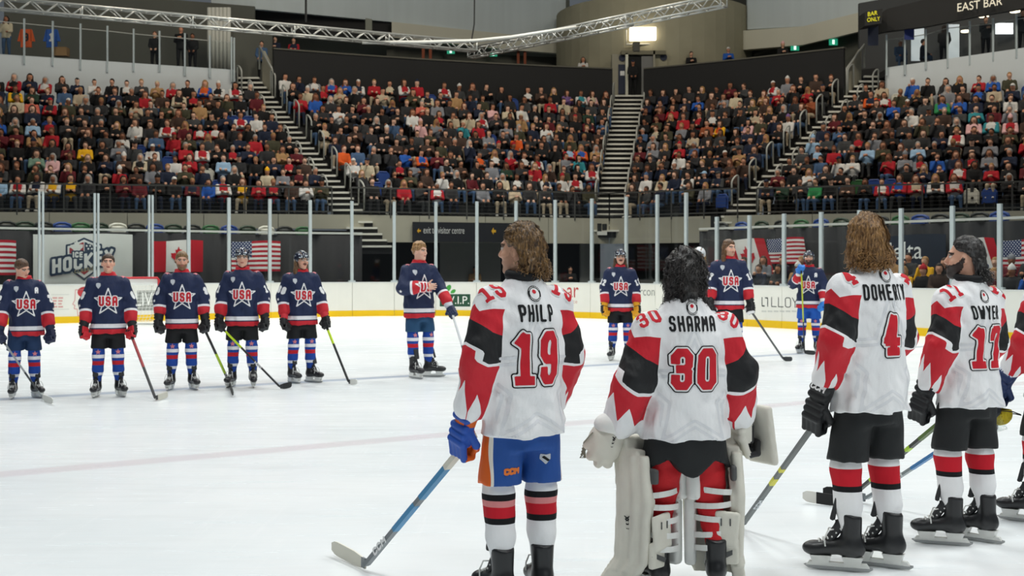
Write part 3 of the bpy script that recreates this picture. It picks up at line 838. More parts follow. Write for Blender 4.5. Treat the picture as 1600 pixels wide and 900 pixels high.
bprint('banner_letters', lambda P: _skt(_hk[0])(P) - .13, 3.6, 1.6, .05, .49, .47, .185, m_navy_p, .023)
bprint('banner_letters', _skt(_hk[0]), 3.6, 1.6, .04, .49, .47, .185, m_ban2, .026)
_ic_ = text_sdf('ICE', .24, .04, .12, 1.0)
bprint('banner_letters', lambda P: _ic_[0](P) - .07, 1.4, .8, .04, .435, .60, .185, m_navy_p, .029)
bprint('banner_letters', _ic_[0], 1.4, .6, .03, .435, .60, .185, m_ban2, .032)
_cs_ = text_sdf('CLASSIC', .16, .02, .09, 1.0); bprint('banner_letters', _skt(_cs_[0]), 2.6, .9, .03, .5, .30, .185, mat('print_gold', '9a8f6c', .7), .023)
# dark airline banner behind the right-hand glass
_pt2 = flag_grid(1352, 1478, 368, 432, DR - .15, amp=.012)
ban2 = empty('banner', _pt2(.5, 0)); tag(ban2, 'dark navy banner with white airline lettering behind the glass', 'banner')
unparent_loc(cloth('banner_cloth', _pt2, mat('banner_navy', '1c2634', .7)), ban2)
_dl = font_mesh('rdelta'); _vv = _dl[0]; _vv = (_vv - _vv.min(0)) / (_vv.max(0) - _vv.min(0))
unparent_loc(mk('banner_letters', [_pt2(.15 + .57 * x, .42 + .42 * y, .014) for x, y in _vv], _dl[1], m_pr_white), ban2)
_dl = font_mesh('com'); _vv = _dl[0]; _vv = (_vv - _vv.min(0)) / (_vv.max(0) - _vv.min(0))
unparent_loc(mk('banner_letters', [_pt2(.44 + .17 * x, .18 + .13 * y, .014) for x, y in _vv], _dl[1], m_pr_lgrey), ban2)
# ------------------------------------------------------------------ recess under the corner stand
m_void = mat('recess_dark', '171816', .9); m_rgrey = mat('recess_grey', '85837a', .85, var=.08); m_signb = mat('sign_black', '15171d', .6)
_rc = empty('wall_recess', (0, 51, 0)); tag(_rc, 'dark recess with grey doors under the stand', kind='structure')
def _on(pt1, pt2, f, back=0.0):
    p = lerp(pt1, pt2, f); d = (pt2 - pt1) / np.linalg.norm(pt2 - pt1); n = np.array([-d[1], d[0]]); return p + n * back
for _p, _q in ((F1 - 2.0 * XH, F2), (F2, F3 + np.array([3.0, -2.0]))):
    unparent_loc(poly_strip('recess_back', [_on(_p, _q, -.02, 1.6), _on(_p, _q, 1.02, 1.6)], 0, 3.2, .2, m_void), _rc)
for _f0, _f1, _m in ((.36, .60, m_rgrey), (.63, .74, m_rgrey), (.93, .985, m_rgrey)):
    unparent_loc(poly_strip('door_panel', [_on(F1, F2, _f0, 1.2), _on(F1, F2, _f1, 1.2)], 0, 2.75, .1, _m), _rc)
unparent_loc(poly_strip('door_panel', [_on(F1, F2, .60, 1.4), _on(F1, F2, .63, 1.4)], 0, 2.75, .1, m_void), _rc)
# hanging direction sign, small exit light, camera and speaker on the concrete
def box_on(name, p, q, f0, f1, z0, z1, front, th, m, parent=None):
    return poly_strip(name, [_on(p, q, f0, -front), _on(p, q, f1, -front)], z0, z1, th, m, parent)
def text_on(txt, p, q, f0, f1, z0, z1, front, m, name='sign_letters'):
    V2, Fc = font_mesh(txt) if not isinstance(txt, tuple) else txt
    lo, hi = V2.min(0), V2.max(0); vs = []
    for u, v in V2:
        c = _on(p, q, f0 + (f1 - f0) * (u - lo[0]) / (hi[0] - lo[0]), -front); vs.append((c[0], c[1], z0 + (z1 - z0) * (v - lo[1]) / (hi[1] - lo[1])))
    return mk(name, vs, Fc, m)
_FA, _FB = F1 + _fo, F2 + _fo
def fpx(p, q, px):                     # fraction along p-q that shows at this pixel column
    k = (px - 800) / F; d = q - p
    return float((p[1] * k - p[0]) / (d[0] - k * d[1]))
_g = lambda px: fpx(_FA, _FB, px)
m_signw = mat('sign_white', 'cfcfca', .5); m_signy = mat('sign_yellow', 'd9a520', .5)
sg = empty('direction_sign', (*_on(_FA, _FB, _g(735), -.1), 2.85)); tag(sg, 'black hanging sign reading exit to visitor centre', 'sign')
unparent_loc(box_on('sign_board', _FA, _FB, _g(644), _g(832), 2.72, 3.50, .12, .08, m_signb), sg)
unparent_loc(text_on('exit to visitor centre', _FA, _FB, _g(660), _g(724), 3.05, 3.30, .135, m_signw), sg)
_ar = (np.array([(-1, 0), (0, 1), (0, .35), (1, .35), (1, -.35), (0, -.35), (0, -1)], float), [(0, 6, 1), (2, 5, 4, 3)])
unparent_loc(text_on(_ar, _FA, _FB, _g(650), _g(656), 3.05, 3.25, .135, m_signy, 'sign_arrow'), sg)
unparent_loc(text_on(_ar, _FA, _FB, _g(766), _g(773), 3.02, 3.32, .135, m_signy, 'sign_arrow'), sg)
m_exit = mat('exit_green', '1f8a6a', .5, emit=.9); m_exitw = mat('exit_pale', 'cfe9de', .5, emit=1.6)
def exit_sign(px, y0, y1, Z, w, label, stem=0.0):
    c = at(px, (y0 + y1) / 2, Z); h = (y1 - y0) / F * Z
    r = empty('exit_sign', (c[0], c[1], c[2] - h / 2)); tag(r, label, 'exit sign', 'green exit lights')
    mb = MB(); mb.box(-w, w, -.05, .05, 0, h); mb.build('sign_box', m_exit, r)
    mb = MB(); mb.box(-w * .3, w * .25, -.06, -.045, h * .12, h * .85); mb.build('sign_pictogram', m_exitw, r)
    if stem: mb = MB(); mb.box(-.03, .03, -.03, .03, h, h + stem); mb.build('stem', m_black, r)
exit_sign(738, 371, 379, 50.2, .16, 'small green exit light under the black direction sign')
mb = MB(); _c0 = at(738, 370, 50.2); mb.box(_c0[0] - .3, _c0[0] + .3, 50.1, 50.3, _c0[2], _c0[2] + .1); mb.box(_c0[0] - .3, _c0[0] - .2, 50.1, 50.3, _c0[2] - .25, _c0[2] + .1)
tag(mb.build('sign_bracket', m_railw), 'white bracket holding the small exit light', 'bracket')
_c0 = at(940, 360, 51.6)
sp = empty('ceiling_speaker', (_c0[0], _c0[1] - .1, _c0[2])); tag(sp, 'black box camera on a white bracket on the concrete beam', 'camera')
mb = MB(); mb.box(-.18, -.02, -.2, .1, -.05, .28); mb.box(.02, .2, -.2, .1, 0, .26); mb.build('housing', m_black, sp)
mb = MB(); mb.box(-.2, .2, -.25, .1, -.2, -.05); mb.build('bracket', m_railw, sp)
_c0 = at(953, 352, 51.6)
# ------------------------------------------------------------------ upper level
m_wall_g = mat('upper_wall', '85877a', .85, var=.1, vscale=.7); m_wall_d = mat('upper_wall_dark', '54554d', .85, var=.1, vscale=.7)
m_beam = mat('upper_beam', 'cbc9b6', .8, var=.06, vscale=.7); m_curt = mat('upper_drape', 'c6cfce', .9, var=.08, vscale=.6, bump=.2, bscale=2, stretch=(4, 4, .1))
m_grayp = mat('grey_cladding', 'c2c8c8', .6, var=.04, bump=.25, bscale=1, stretch=(60, 60, .01))
def hz(py, Z): return EYE - (py - HZ) / F * Z
def wall_px(name, cols, th, m, label=None, parent=None):
    """upright slab through photo columns: (px, Z, y_top, y_bottom) per corner"""
    vs = []; fs = []
    for px, Z, yt, yb in cols:
        x = (px - 800) / F * Z
        vs += [(x, Z, hz(yb, Z)), (x, Z, hz(yt, Z)), (x, Z + th, hz(yt, Z)), (x, Z + th, hz(yb, Z))]
    n = len(cols)
    for i in range(n - 1):
        a = 4 * i
        for j in range(4): fs.append((a + j, a + 4 + j, a + 4 + (j + 1) % 4, a + (j + 1) % 4))
    fs += [(0, 1, 2, 3), (4*n-4, 4*n-1, 4*n-2, 4*n-3)]
    o = mk(name, vs, fs, m, parent)
    if label: tag(o, label, kind='structure')
    return o
# corner side (left of the tower)
wall_px('wall_upper_corner', [(340, 61, -40, 160), (430, 62, -40, 150), (640, 66, -20, 140), (890, 70, 0, 140)], .3, m_wall_g, 'dim grey wall of the upper concourse')
wall_px('wall_upper_drape', [(330, 58.5, -60, 8), (400, 59, -60, 14), (610, 63, -60, 34), (800, 66, -60, 54), (884, 67, -60, 57)], .3, m_curt, 'large grey drape hanging under the roof')
wall_px('trim_3', [(612, 62.8, 34, 58), (800, 66, 54, 78), (884, 67, 57, 84)], .4, m_beam, 'pale concrete beam under the drape')
wall_px('wall_opening_shade', [(358, 59.5, 8, 44), (480, 61, 22, 56), (612, 63.2, 34, 58)], .2, m_black, 'black slab painting the shade inside a row of openings under the drape')  # solid black slab in place of the shade inside the gaps
for _px, _w, _Z in ((576, 10, 60.5),):
    wall_px('trim_4', [(_px - _w / 2, _Z, 28, 48), (_px + _w / 2, _Z, 30, 50)], .2, m_wall_g, 'grey pier between the black openings')
wall_px('wall_upper_recess', [(604, 64, 74, 94), (740, 66, 84, 104), (880, 68, 90, 110)], .2, m_wall_d, 'dark low opening behind the parapet')
m_orange = mat('orange_paint', '8a4322', .6)
for _px, _Z, _l in ((667, 63.2, 'orange steel column behind the corner parapet'), (815, 66.5, 'orange steel column beside the round tower')):
    _c0 = at(_px, 90, _Z); mb = MB()
    for _dx in (-.18, .18): mb.box(_c0[0] + _dx - .07, _c0[0] + _dx + .07, _Z - .1, _Z + .1, 9.5, hz(72, _Z))
    mb.box(_c0[0] - .2, _c0[0] + .2, _Z - .06, _Z + .06, hz(76, _Z), hz(72, _Z))
    tag(mb.build('steel_column', m_orange), _l, 'column', 'orange columns')
exit_sign(704.5, 76, 84, 64.7, .2, 'green exit light below the truss joint, nearer the orange column', .4)
exit_sign(771, 81.5, 88, 65.7, .2, 'green exit light beside the truss joint under the sloping truss', .4)
# round tower
m_tower = NT('tower_concrete', .85, .2); _co = m_tower.coord('Object'); _tz = m_tower.sep(_co)[2]
m_tower.base(m_tower.mix(m_tower.noise(_co, .8, 4), srgb('8a8671'), srgb('a39e86')))
m_tower.bump(m_tower.math('FRACT', m_tower.math('MULTIPLY', _tz, 1.6)), .3, .03)
TZ, TR = 66.25, 5.15
_tc = at(1021, 60, TZ); mb = MB(); mb.lathe((_tc[0], TZ, 8.5), [(TR, 0), (TR, 6.55), (TR - .15, 6.62)], 48)
tow = mb.build('wall_round_tower', m_tower.m, smooth=False); tag(tow, 'round concrete tower behind the middle stairs', kind='structure')
_zf = TZ - TR + .25
wall_px('wall_upper_side', [(1100, 69, -60, 140), (1165, 66, -60, 140), (1260, 62, -30, 140), (1400, 58, -30, 140), (1700, 54, -30, 140)], .3, m_wall_d, 'dim wall of the upper concourse on the bar side')
wall_px('wall_upper_drape_side', [(1168, 63.5, -60, 46), (1255, 61, -60, 41), (1356, 58.5, -60, 16), (1500, 56, -60, 0)], .3, m_curt, 'pale drape under the roof on the bar side')
wall_px('trim_5', [(1158, 63.4, 48, 78), (1255, 61, 41, 70), (1356, 58.4, 16, 46), (1390, 57.5, 10, 40)], .5, m_beam, 'pale concrete beam on the bar side')
exit_sign(1242, 70, 79, 61.5, .2, 'green exit light beside the pink-hatted onlooker')
exit_sign(1302, 61, 70.5, 60.1, .2, 'green exit light between the pink-hatted onlooker and the bar sign', .3)
# doorway with lit sign in the tower
_dw = empty('doorway', at(1003, 147, 60.9)); tag(_dw, 'dark open doorway with grey frame at the head of the middle stairs', 'doorway')
def wbox(name, px0, px1, y0, y1, Z, th, m, root):
    a = at(px0, y1, Z); b = at(px1, y0, Z); mb = MB(); mb.box(a[0], b[0], Z - th, Z + .35, a[2], b[2]); return unparent_loc(mb.build(name, m), root)
wbox('opening', 981, 1002, 88, 150, 61.0, .1, m_void, _dw)  # dark block on the solid tower, painted for the shade inside the doorway
wbox('door_leaf', 1002, 1020, 88, 150, 60.95, .08, mat('door_grey', '6a6a66', .6), _dw)
wbox('jamb', 977, 981, 84, 150, 60.95, .2, m_beam, _dw); wbox('jamb', 1020, 1023, 80, 150, 60.95, .2, m_sidew, _dw)
wbox('lintel', 970, 1040, 80, 86, 60.95, .2, mat('lintel', '6f6b58', .8), _dw)
wbox('side_panel', 956, 977, 85, 152, 61.1, .1, m_sidew, _dw); wbox('side_panel', 1023, 1042, 85, 152, 61.1, .1, m_tower.m, _dw)
m_dblue = mat('sign_navy', '1a2236', .6)
for _px, _y in ((972, 91), (1036.5, 90)):
    _c0 = at(_px, _y, 61.1); mb = MB(); mb.tube([(_c0[0], 61.2, _c0[2]), (_c0[0], 60.95, _c0[2])], .17, 20)
    tag(mb.build('round_sign', m_dblue), 'round navy sign %s of the tower doorway' % ('left' if _px < 1000 else 'right'), 'sign', 'round navy signs')
_ps = empty('poster', at(971.5, 147, 61)); tag(_ps, 'tall navy poster with a white square left of the doorway', 'poster')
wbox('poster_sheet', 966, 976.5, 101, 147, 61.0, .06, m_dblue, _ps); wbox('poster_print', 969, 976, 111, 118, 60.95, .02, m_signw, _ps)
_ls = empty('lit_sign', at(1004.5, 64, 60.8)); tag(_ls, 'bright warm-white lit sign on the round tower', 'lit sign')
wbox('sign_face', 984.5, 1025, 42.5, 62, 60.9, .05, mat('lit_panel', 'fff1d8', .5, emit=4.0), _ls)
_tx = font_mesh('TEK'); _vv = (_tx[0] - _tx[0].min(0)) / (_tx[0].max(0) - _tx[0].min(0))
unparent_loc(mk('sign_letters', [tuple(at(996 + 15 * x, 54.5 - 5.5 * y, 60.845)) for x, y in _vv], _tx[1], mat('sign_ink', '5a4a33', .6)), _ls)
_fr = empty('pipe_frame', at(1020, 70, 61.0)); tag(_fr, 'thin pipe bracket around the lit sign', 'bracket')
mb = MB(); mb.tube([at(978.5, 47, 61.2), at(978.5, 69.5, 61.2), at(1060, 68.5, 61.2), at(1060, 51, 61.2)], .05, 6); unparent_loc(mb.build('pipe', m_rail), _fr)
_c0 = at(994, 73, 60.9); mb = MB(); mb.box(-.16, .16, -.2, .2, -.25, .2); mb.box(-.05, .05, -.05, .35, .1, .2)
tag(mb.build('spotlight', mat('spot_grey', '45443c', .6), loc=_c0), 'small grey spotlight below the lit sign', 'spotlight')
# lighting truss
m_truss = mat('truss_alu', 'b9bab4', .35, metal=.6, var=.05)
def truss(p, q, w, name, label, bays, chord=.05):
    p = np.array(p, float); q = np.array(q, float); d = (q - p) / np.linalg.norm(q - p)
    sd = np.cross(d, (0, 0, 1.0)); sd /= np.linalg.norm(sd); up = np.cross(sd, d)
    r = empty(name, lerp(p, q, .5) - up * w / 2); tag(r, label, 'truss', 'lighting truss')
    cs = [(-1, -1), (1, -1), (1, 1), (-1, 1)]
    C = [lambda t, a=a, b=b: lerp(p, q, t) + sd * a * w / 2 + up * b * w / 2 for a, b in cs]
    for c in C:
        mb = MB(); mb.tube([c(0), c(1)], chord / 2 * 1.1, 8); unparent_loc(mb.build('chord', m_truss, smooth=True), r)
    for i in range(bays):
        for a, b in ((0, 3), (1, 2), (3, 2), (0, 1)):
            mb = MB(); k0, k1 = (a, b) if i % 2 == 0 else (b, a)
            mb.tube([C[k0](i / bays), C[k1]((i + 1) / bays)], chord * .33, 6); unparent_loc(mb.build('brace', m_truss, smooth=True), r)
    for t in np.linspace(0, 1, max(2, bays // 7)):
        for a, b in ((0, 3), (1, 2), (3, 2), (0, 1)):
            mb = MB(); mb.tube([C[a](t), C[b](t)], chord * .45, 6); unparent_loc(mb.build('frame_bar', m_truss, smooth=True), r)
    return r
truss(at(-60, -4, 41.5) - np.array([0, 0, .1]), at(742, 73, 50.5), .36, 'lighting_truss', 'long silver truss running down from the upper left to the joint', 44, .075)
truss(at(736, 83, 51.5), at(1131, 1, 43.0), .38, 'lighting_truss', 'silver truss sloping up from the joint towards the roof', 30, .065)
mb = MB(); mb.tube([at(566, 66.3, 48.3), at(660, 66, 48.9), at(742, 63.6, 49.6), at(800, 58, 48.9), at(900, 42.5, 47.2)], .07, 8)
tag(mb.build('truss_pipe', m_railw, smooth=True), 'loose white pipe lying across the truss joint', 'pipe')
for _px, _y1, _Z, _l in ((478, 34, 47.0, 'dark cable holding the long truss'), (740, 68, 50.3, 'dark cable holding the truss joint')):
    a, b = at(_px + (2 if _px > 700 else 0), -60, _Z), at(_px - (4 if _px > 700 else 0), _y1, _Z); m_ = at(_px + (1 if _px > 700 else 0), _y1 * .55, _Z)
    mb = MB(); mb.tube([a, m_, b], .045 if _px < 700 else .03, 6); tag(mb.build('hanging_cable', m_black), _l, 'cable', 'truss cables')
_c0 = at(1131, 3, 43.0)
# ------------------------------------------------------------------ bar balconies
m_bglass = m_glass
def balcony(nm, cols, posts, inside, label):
    """cols: (px, Z, y_top_of_wall, y_bottom)"""
    wall_px('wall_balcony_%s' % nm, cols, .25, m_grayp, 'grey clad wall under the %s balcony' % nm)
    br = empty('glass_balustrade', at(cols[0][0], cols[0][2], cols[0][1])); tag(br, label, 'glass railing', 'glass railings of the bars')
    def Zat(px): return float(np.interp(px, [c[0] for c in cols], [c[1] for c in cols])) - .06
    def yw(px): return float(np.interp(px, [c[0] for c in cols], [c[2] for c in cols]))
    pp = []
    for px, yt, yb in posts:
        Z = Zat(px); a = at(px, yb, Z); b = at(px, yt, Z); mb = MB(); mb.bar(a, b, .085, .06); unparent_loc(mb.build('post', m_alu), br); pp.append((px, Z))
    for i in range(len(pp) - 1):
        (p0, Z0), (p1, Z1) = pp[i], pp[i + 1]
        y0, y1 = posts[i][1] + 8, posts[i + 1][1] + 8
        x = [at(p0 + 1, yw(p0), Z0), at(p1 - 1, yw(p1), Z1), at(p1 - 1, y1, Z1), at(p0 + 1, y0, Z0)]
        vs = [tuple(v) for v in x] + [tuple(np.array(v) + (0, .012, 0)) for v in x]
        unparent_loc(mk('pane', vs, [(0,1,2,3),(7,6,5,4),(0,4,5,1),(1,5,6,2),(2,6,7,3),(3,7,4,0)], m_bglass), br)
        mb = MB(); mb.bar(x[3], x[2], .03); unparent_loc(mb.build('top_rail', m_rail), br)
    # floor, back wall
    f0, f1 = cols[0], cols[-1]
    a = at(f0[0], f0[2], f0[1]); b = at(f1[0], f1[2], f1[1]); D = np.array([0, 4.2, 0])
    mb = MB(); mb.quadbox([a + (0, .25, -.3), b + (0, .25, -.3), b + D - (0, 0, .3), a + D - (0, 0, .3), a + (0, .25, -.05), b + (0, .25, -.05), b + D - (0, 0, .05), a + D - (0, 0, .05)])
    tag(mb.build('floor_balcony_%s' % nm, m_dark), 'dark floor of the %s bar' % nm, kind='structure')
    mb = MB(); mb.quadbox([a + D, b + D, b + D + (0, .2, 0), a + D + (0, .2, 0), a + D + (0, 0, 3.6), b + D + (0, 0, 3.6), b + D + (0, .2, 3.6), a + D + (0, .2, 3.6)])
    tag(mb.build('wall_bar_back_%s' % nm, inside), 'back wall of the %s bar' % nm, kind='structure')
    return br
balcony('left', [(-60, 50.4, 80.5, 190), (366, 53.6, 109, 200)],
        [(-6, 25, 97), (38, 29, 100), (82.5, 33, 103), (126, 37, 109), (168, 40.5, 113), (209, 45, 112), (249.5, 48.5, 112), (289, 52, 118), (328, 55.5, 121), (362, 58, 128), (366, 59, 128)],
        m_wall_d, 'row of glass panes on steel posts in front of the left bar')
balcony('right', [(1386, 52.6, 105.5, 190), (1700, 48.6, 60, 190)],
        [(1385, 54, 118), (1413.5, 51, 117), (1446.5, 46, 109), (1480.5, 36, 106), (1515, 33, 102), (1551.5, 29, 96), (1588, 22, 91), (1630, 16, 88), (1670, 10, 84)],
        mat('bar_back', '3b3d3d', .7), 'row of glass panes on steel posts in front of the bar on the upper right')
# bar fascia and signs on the right
fa = wall_px('wall_bar_fascia', [(1374, 52.4, 22, 52), (1386, 52.2, 14, 49), (1450, 51.4, -2, 41), (1530, 50.2, -22, 25), (1720, 48, -60, -8)], .4, m_black, 'black fascia over the bar')
es = empty('bar_sign', at(1530, 20, 50)); tag(es, 'white capital letters naming the bar on the black fascia', 'sign')
_tx = font_mesh('EAST BAR'); _vv = (_tx[0] - _tx[0].min(0)) / (_tx[0].max(0) - _tx[0].min(0))
unparent_loc(mk('sign_letters', [tuple(at(1496 + 70 * x, 18.5 - 11 * x - 13 * y, 50.6 - .95 * x - .12)) for x, y in _vv], _tx[1], mat('sign_cream', 'e4dcc6', .5, emit=.35)), es)
bo = empty('bar_only_sign', at(1365, 40, 51.5)); tag(bo, 'black box sign with yellow letters reading bar only', 'sign')
_bz = 51.8
mb = MB(); a = [at(1351, 40.5, _bz), at(1377, 36.5, _bz - .4), at(1379, 13.5, _bz - .4), at(1351.5, 18.5, _bz)]
mb.v = [tuple(v) for v in a] + [tuple(np.array(v) + (0, .9, 0)) for v in a]; mb.f = [(0,1,2,3),(7,6,5,4),(0,4,5,1),(1,5,6,2),(2,6,7,3),(3,7,4,0)]; mb.m = [0] * 6
unparent_loc(mb.build('sign_box', m_black), bo)
m_yel = mat('sign_bright_yellow', 'd8d020', .5, emit=.5)
for _w, _p0, _p1, _yb in (('BAR', 1356, 1371, 25.5), ('ONLY', 1355, 1375, 34.5)):
    _tx = font_mesh(_w); _vv = (_tx[0] - _tx[0].min(0)) / (_tx[0].max(0) - _tx[0].min(0))
    unparent_loc(mk('sign_letters', [tuple(at(_p0 + (_p1 - _p0) * x, _yb - 2.5 * x - 6.5 * y, _bz - .03 - .4 * (_p0 + (_p1 - _p0) * x - 1351) / 26)) for x, y in _vv], _tx[1], m_yel), bo)
mb = MB(); _c0 = at(1363, 70, 52.2); mb.box(_c0[0] - .18, _c0[0] + .25, 52.2, 52.24, hz(71, 52.2), hz(37, 52.2))
tag(mb.build('poster', m_dblue), 'navy poster under the box sign beside the bar', 'poster')
mb = MB(); _c0 = at(1421, 40, 52); mb.box(_c0[0] - .2, _c0[0] + .2, 52.0, 52.05, hz(62, 52.0), hz(36, 52.0))
tag(mb.build('poster', mat('poster_blue', '1c2b66', .6)), 'deep blue banner hanging behind the bar glass', 'poster')
m_lampw = mat('bar_lamp', 'fff0d0', .4, emit=3.0)
for _i, (_px, _y, _Z) in enumerate(((1450, 41, 53.4), (1509, 50, 53.6), (1537, 26.5, 52), (1586, 19, 51.4), (1573, 18.5, 53))):
    _c0 = at(_px, _y, _Z); mb = MB(); mb.tube([_c0, _c0 + (0, 0, .06)], .2 if _i != 4 else .08, 14)
    tag(mb.build('ceiling_lamp', m_lampw), 'round warm ceiling lamp in the bar, %s from its left end' % WORDS[_i], 'lamp', 'bar ceiling lamps')
mb = MB(); a, b = at(1556, 53, 53.2), at(1583, 36, 53.2); mb.box(a[0], b[0], 53.2, 53.25, a[2], b[2])
tag(mb.build('bar_window', mat('bar_window', 'eef2f4', .4, emit=1.5)), 'bright window at the back of the bar', 'window')
for _px, _w in ((1434, 10), (1490, 9)):
    mb = MB(); a, b = at(_px - _w, 95, 54.2), at(_px + _w, 38, 54.2); mb.box(a[0], b[0], 54.2, 54.25, a[2], b[2])
    tag(mb.build('bar_window', mat('bar_window_dim', 'b9c3c8', .4, emit=.5)), 'pale window in the bar %s' % ('beside the blue banner' if _px < 1450 else 'behind the standing drinker'), 'window')
m_cream = mat('grey_curtain', 'b9b9ae', .8, var=.1, vscale=1)
_c0 = at(342, 60, 55.5)
mb = MB()
for _i in range(6): mb.tube([(_c0[0] - .42 + .17 * _i, 55.5, hz(108, 55.5)), (_c0[0] - .42 + .17 * _i, 55.5, hz(12, 55.5))], .10, 8)
tag(mb.build('curtain_column', m_cream, smooth=True), 'pale fluted drape hanging beside the left bar', 'drape')
wall_px('wall_stairhead_back', [(364, 55.8, 40, 150), (425, 56.5, 46, 150)], .2, m_wall_d, 'dark grey wall behind the left stair head')

# concourse floor behind the parapets
for _nm, _cols in (('corner', [(415, 56.3, 62.5), (640, 58.5, 66.5), (955, 61.2, 66.5)]), ('side', [(1022, 60.8, 66), (1180, 58.2, 66), (1372, 55.0, 58)])):
    _pl = [((px - 800) / F * z0, z0) for px, z0, z1 in _cols] + [((px - 800) / F * z1, z1) for px, z0, z1 in _cols[::-1]]
    mb = MB(); mb.prism(_pl, 10.2, 10.5); tag(mb.build('floor_concourse_' + _nm, m_dark), 'concourse floor behind the parapet', kind='structure')
# ------------------------------------------------------------------ spectators
rng = random.Random(11)
def obj_tint(name, key, rough=.8):
    n = NT(name, rough, .2); n.base(n.attr(key, 'OBJECT').outputs['Color']); return n.m
CM = [obj_tint('crowd_skin', 'skin', .6), obj_tint('crowd_hair', 'hair', .6), obj_tint('crowd_top', 'top'), obj_tint('crowd_legs', 'legs'),
      obj_tint('crowd_shoes', 'shoes'), obj_tint('crowd_trim', 'trim')]
_n = NT('crowd_mass', .8, .2); _n.base(_n.attr('col').outputs['Color']); m_mass = _n.m
def spectator_mesh(pose, head, stand=False, h=.036):
    """facing -Y, feet at z=0"""
    prims = []                                                  # (fn, material)
    def A(f, m): prims.append((f, m))
    if stand:
        hz_, sy = .92, 0.0; sh = 1.42; hd = 1.62
        for s in (-1, 1):
            A(lambda P, s=s: sd_cone(P, (s*.10, 0, .90), (s*.11, -.02, .48), .095, .07), 3); A(lambda P, s=s: sd_cone(P, (s*.11, -.02, .48), (s*.12, .02, .09), .065, .05), 3)
            A(lambda P, s=s: sd_ell(P, (s*.12, -.06, .05), (.055, .14, .055)), 4)
    else:
        hz_, sy = .47, .05; sh = .98; hd = 1.17
        for s in (-1, 1):
            kx = .13 if pose != 2 else .10
            A(lambda P, s=s: sd_cone(P, (s*.10, .02, .47), (s*kx, -.28, .50), .095, .07), 3)
            A(lambda P, s=s: sd_cone(P, (s*kx, -.28, .47), (s*(kx+.02), -.27, .10), .065, .05), 3)
            A(lambda P, s=s: sd_ell(P, (s*(kx+.02), -.33, .05), (.055, .13, .055)), 4)
    A(lambda P: sd_loft(P, [hz_ - .08, hz_ + .1, sh - .2, sh - .04, sh + .05], [0]*5, [sy, sy, sy - .01, sy, sy + .01], [.19, .19, .215, .2, .09], [.14, .135, .14, .12, .07]), 2)
    hands = {0: ((-.09, -.24, .60), (.09, -.24, .60)), 1: ((.10, -.18, .74), (-.10, -.20, .76)), 2: ((-.03, -.26, .82), (.04, -.27, .83)), 3: ((-.05, -.12, 1.03), (.12, -.24, .62))}[pose]
    dz = (sh - .98)
    for s, hd_ in zip((-1, 1), hands):
        w = np.array(hd_) + (0, 0, dz if pose else dz * .75)
        e = np.array([s*.225, -.06, sh - .30 + (.03 if pose == 2 else 0)])
        A(lambda P, s=s, e=e: sd_cone(P, (s*.185, sy, sh - .03), e, .075, .062), 5 if pose in (1, 9) else 2)
        A(lambda P, e=e, w=w: sd_cone(P, e, w, .06, .045), 5 if pose in (1, 9) else 2)
        A(lambda P, w=w: sd_ell(P, w + (0, -.03, .0), (.05, .055, .055)), 0)
    A(lambda P: sd_cone(P, (0, sy, sh), (0, sy - .02, hd - .05), .06, .055), 0)
    A(lambda P: sd_ell(P, (0, sy - .03, hd), (.082, .10, .125)), 0)
    A(lambda P: sd_ell(P, (0, sy - .13, hd - .01), (.018, .03, .03)), 0)
    c = (0, sy - .03, hd)
    if head == 'short': A(lambda P: np.maximum(sd_ell(P, (0, sy - .01, hd + .03), (.095, .112, .118)), -(P[:, 1] - (sy - .09)) * .8 - (P[:, 2] - hd - .05)), 1)
    if head == 'long':
        A(lambda P: np.maximum(sd_ell(P, (0, sy - .005, hd + .03), (.10, .115, .12)), -(P[:, 1] - (sy - .085)) * .8 - (P[:, 2] - hd - .06)), 1)
        for s in (-1, 1): A(lambda P, s=s: sd_cone(P, (s*.085, sy, hd + .02), (s*.10, sy - .05, hd - .24), .045, .035), 1)
        A(lambda P: sd_ell(P, (0, sy + .05, hd - .1), (.10, .06, .18)), 1)
    if head == 'beanie':
        A(lambda P: np.maximum(sd_ell(P, (0, sy - .02, hd + .04), (.10, .118, .135)), (hd + .045) - P[:, 2]), 5); A(lambda P: np.linalg.norm(P - np.array((0, sy - .02, hd + .185)), axis=1) - .03, 5)
        A(lambda P: np.maximum(sd_ell(P, (0, sy, hd), (.09, .105, .12)), -(P[:, 1] - sy + .02)), 1)
    if head == 'cap':
        A(lambda P: np.maximum(sd_ell(P, (0, sy - .02, hd + .03), (.097, .115, .12)), (hd + .05) - P[:, 2]), 5)
        A(lambda P: sd_ell(P, (0, sy - .17, hd + .055), (.075, .08, .016)), 5)
        A(lambda P: np.maximum(sd_ell(P, (0, sy, hd), (.09, .105, .12)), -(P[:, 1] - sy + .02)), 1)
    def fn(P):
        d = prims[0][0](P)
        for f, m in prims[1:]: d = smin(d, f(P), .02)
        return d
    top = hd + .26
    V, Q = surfnet(fn, (-.42, -.7, -.04), (.42, .3, top), h)
    cen = V[Q].mean(1); D = np.stack([f(cen) for f, m in prims], 1); mi = np.array([m for f, m in prims])[D.argmin(1)]
    return V, Q, mi
SPEC = {}
def spec_data(pose, head, stand=False, h=.036):
    k = (pose, head, stand, h)
    if k not in SPEC:
        V, Q, mi = spectator_mesh(pose, head, stand, h)
        me = bpy.data.meshes.new('spectator'); me.from_pydata([tuple(v) for v in V.tolist()], [], Q.tolist())
        for m in CM: me.materials.append(m)
        me.polygons.foreach_set('material_index', mi.astype(np.int32)); me.polygons.foreach_set('use_smooth', np.ones(len(Q), bool)); me.update()
        SPEC[k] = (V, Q, mi, me)
    return SPEC[k]
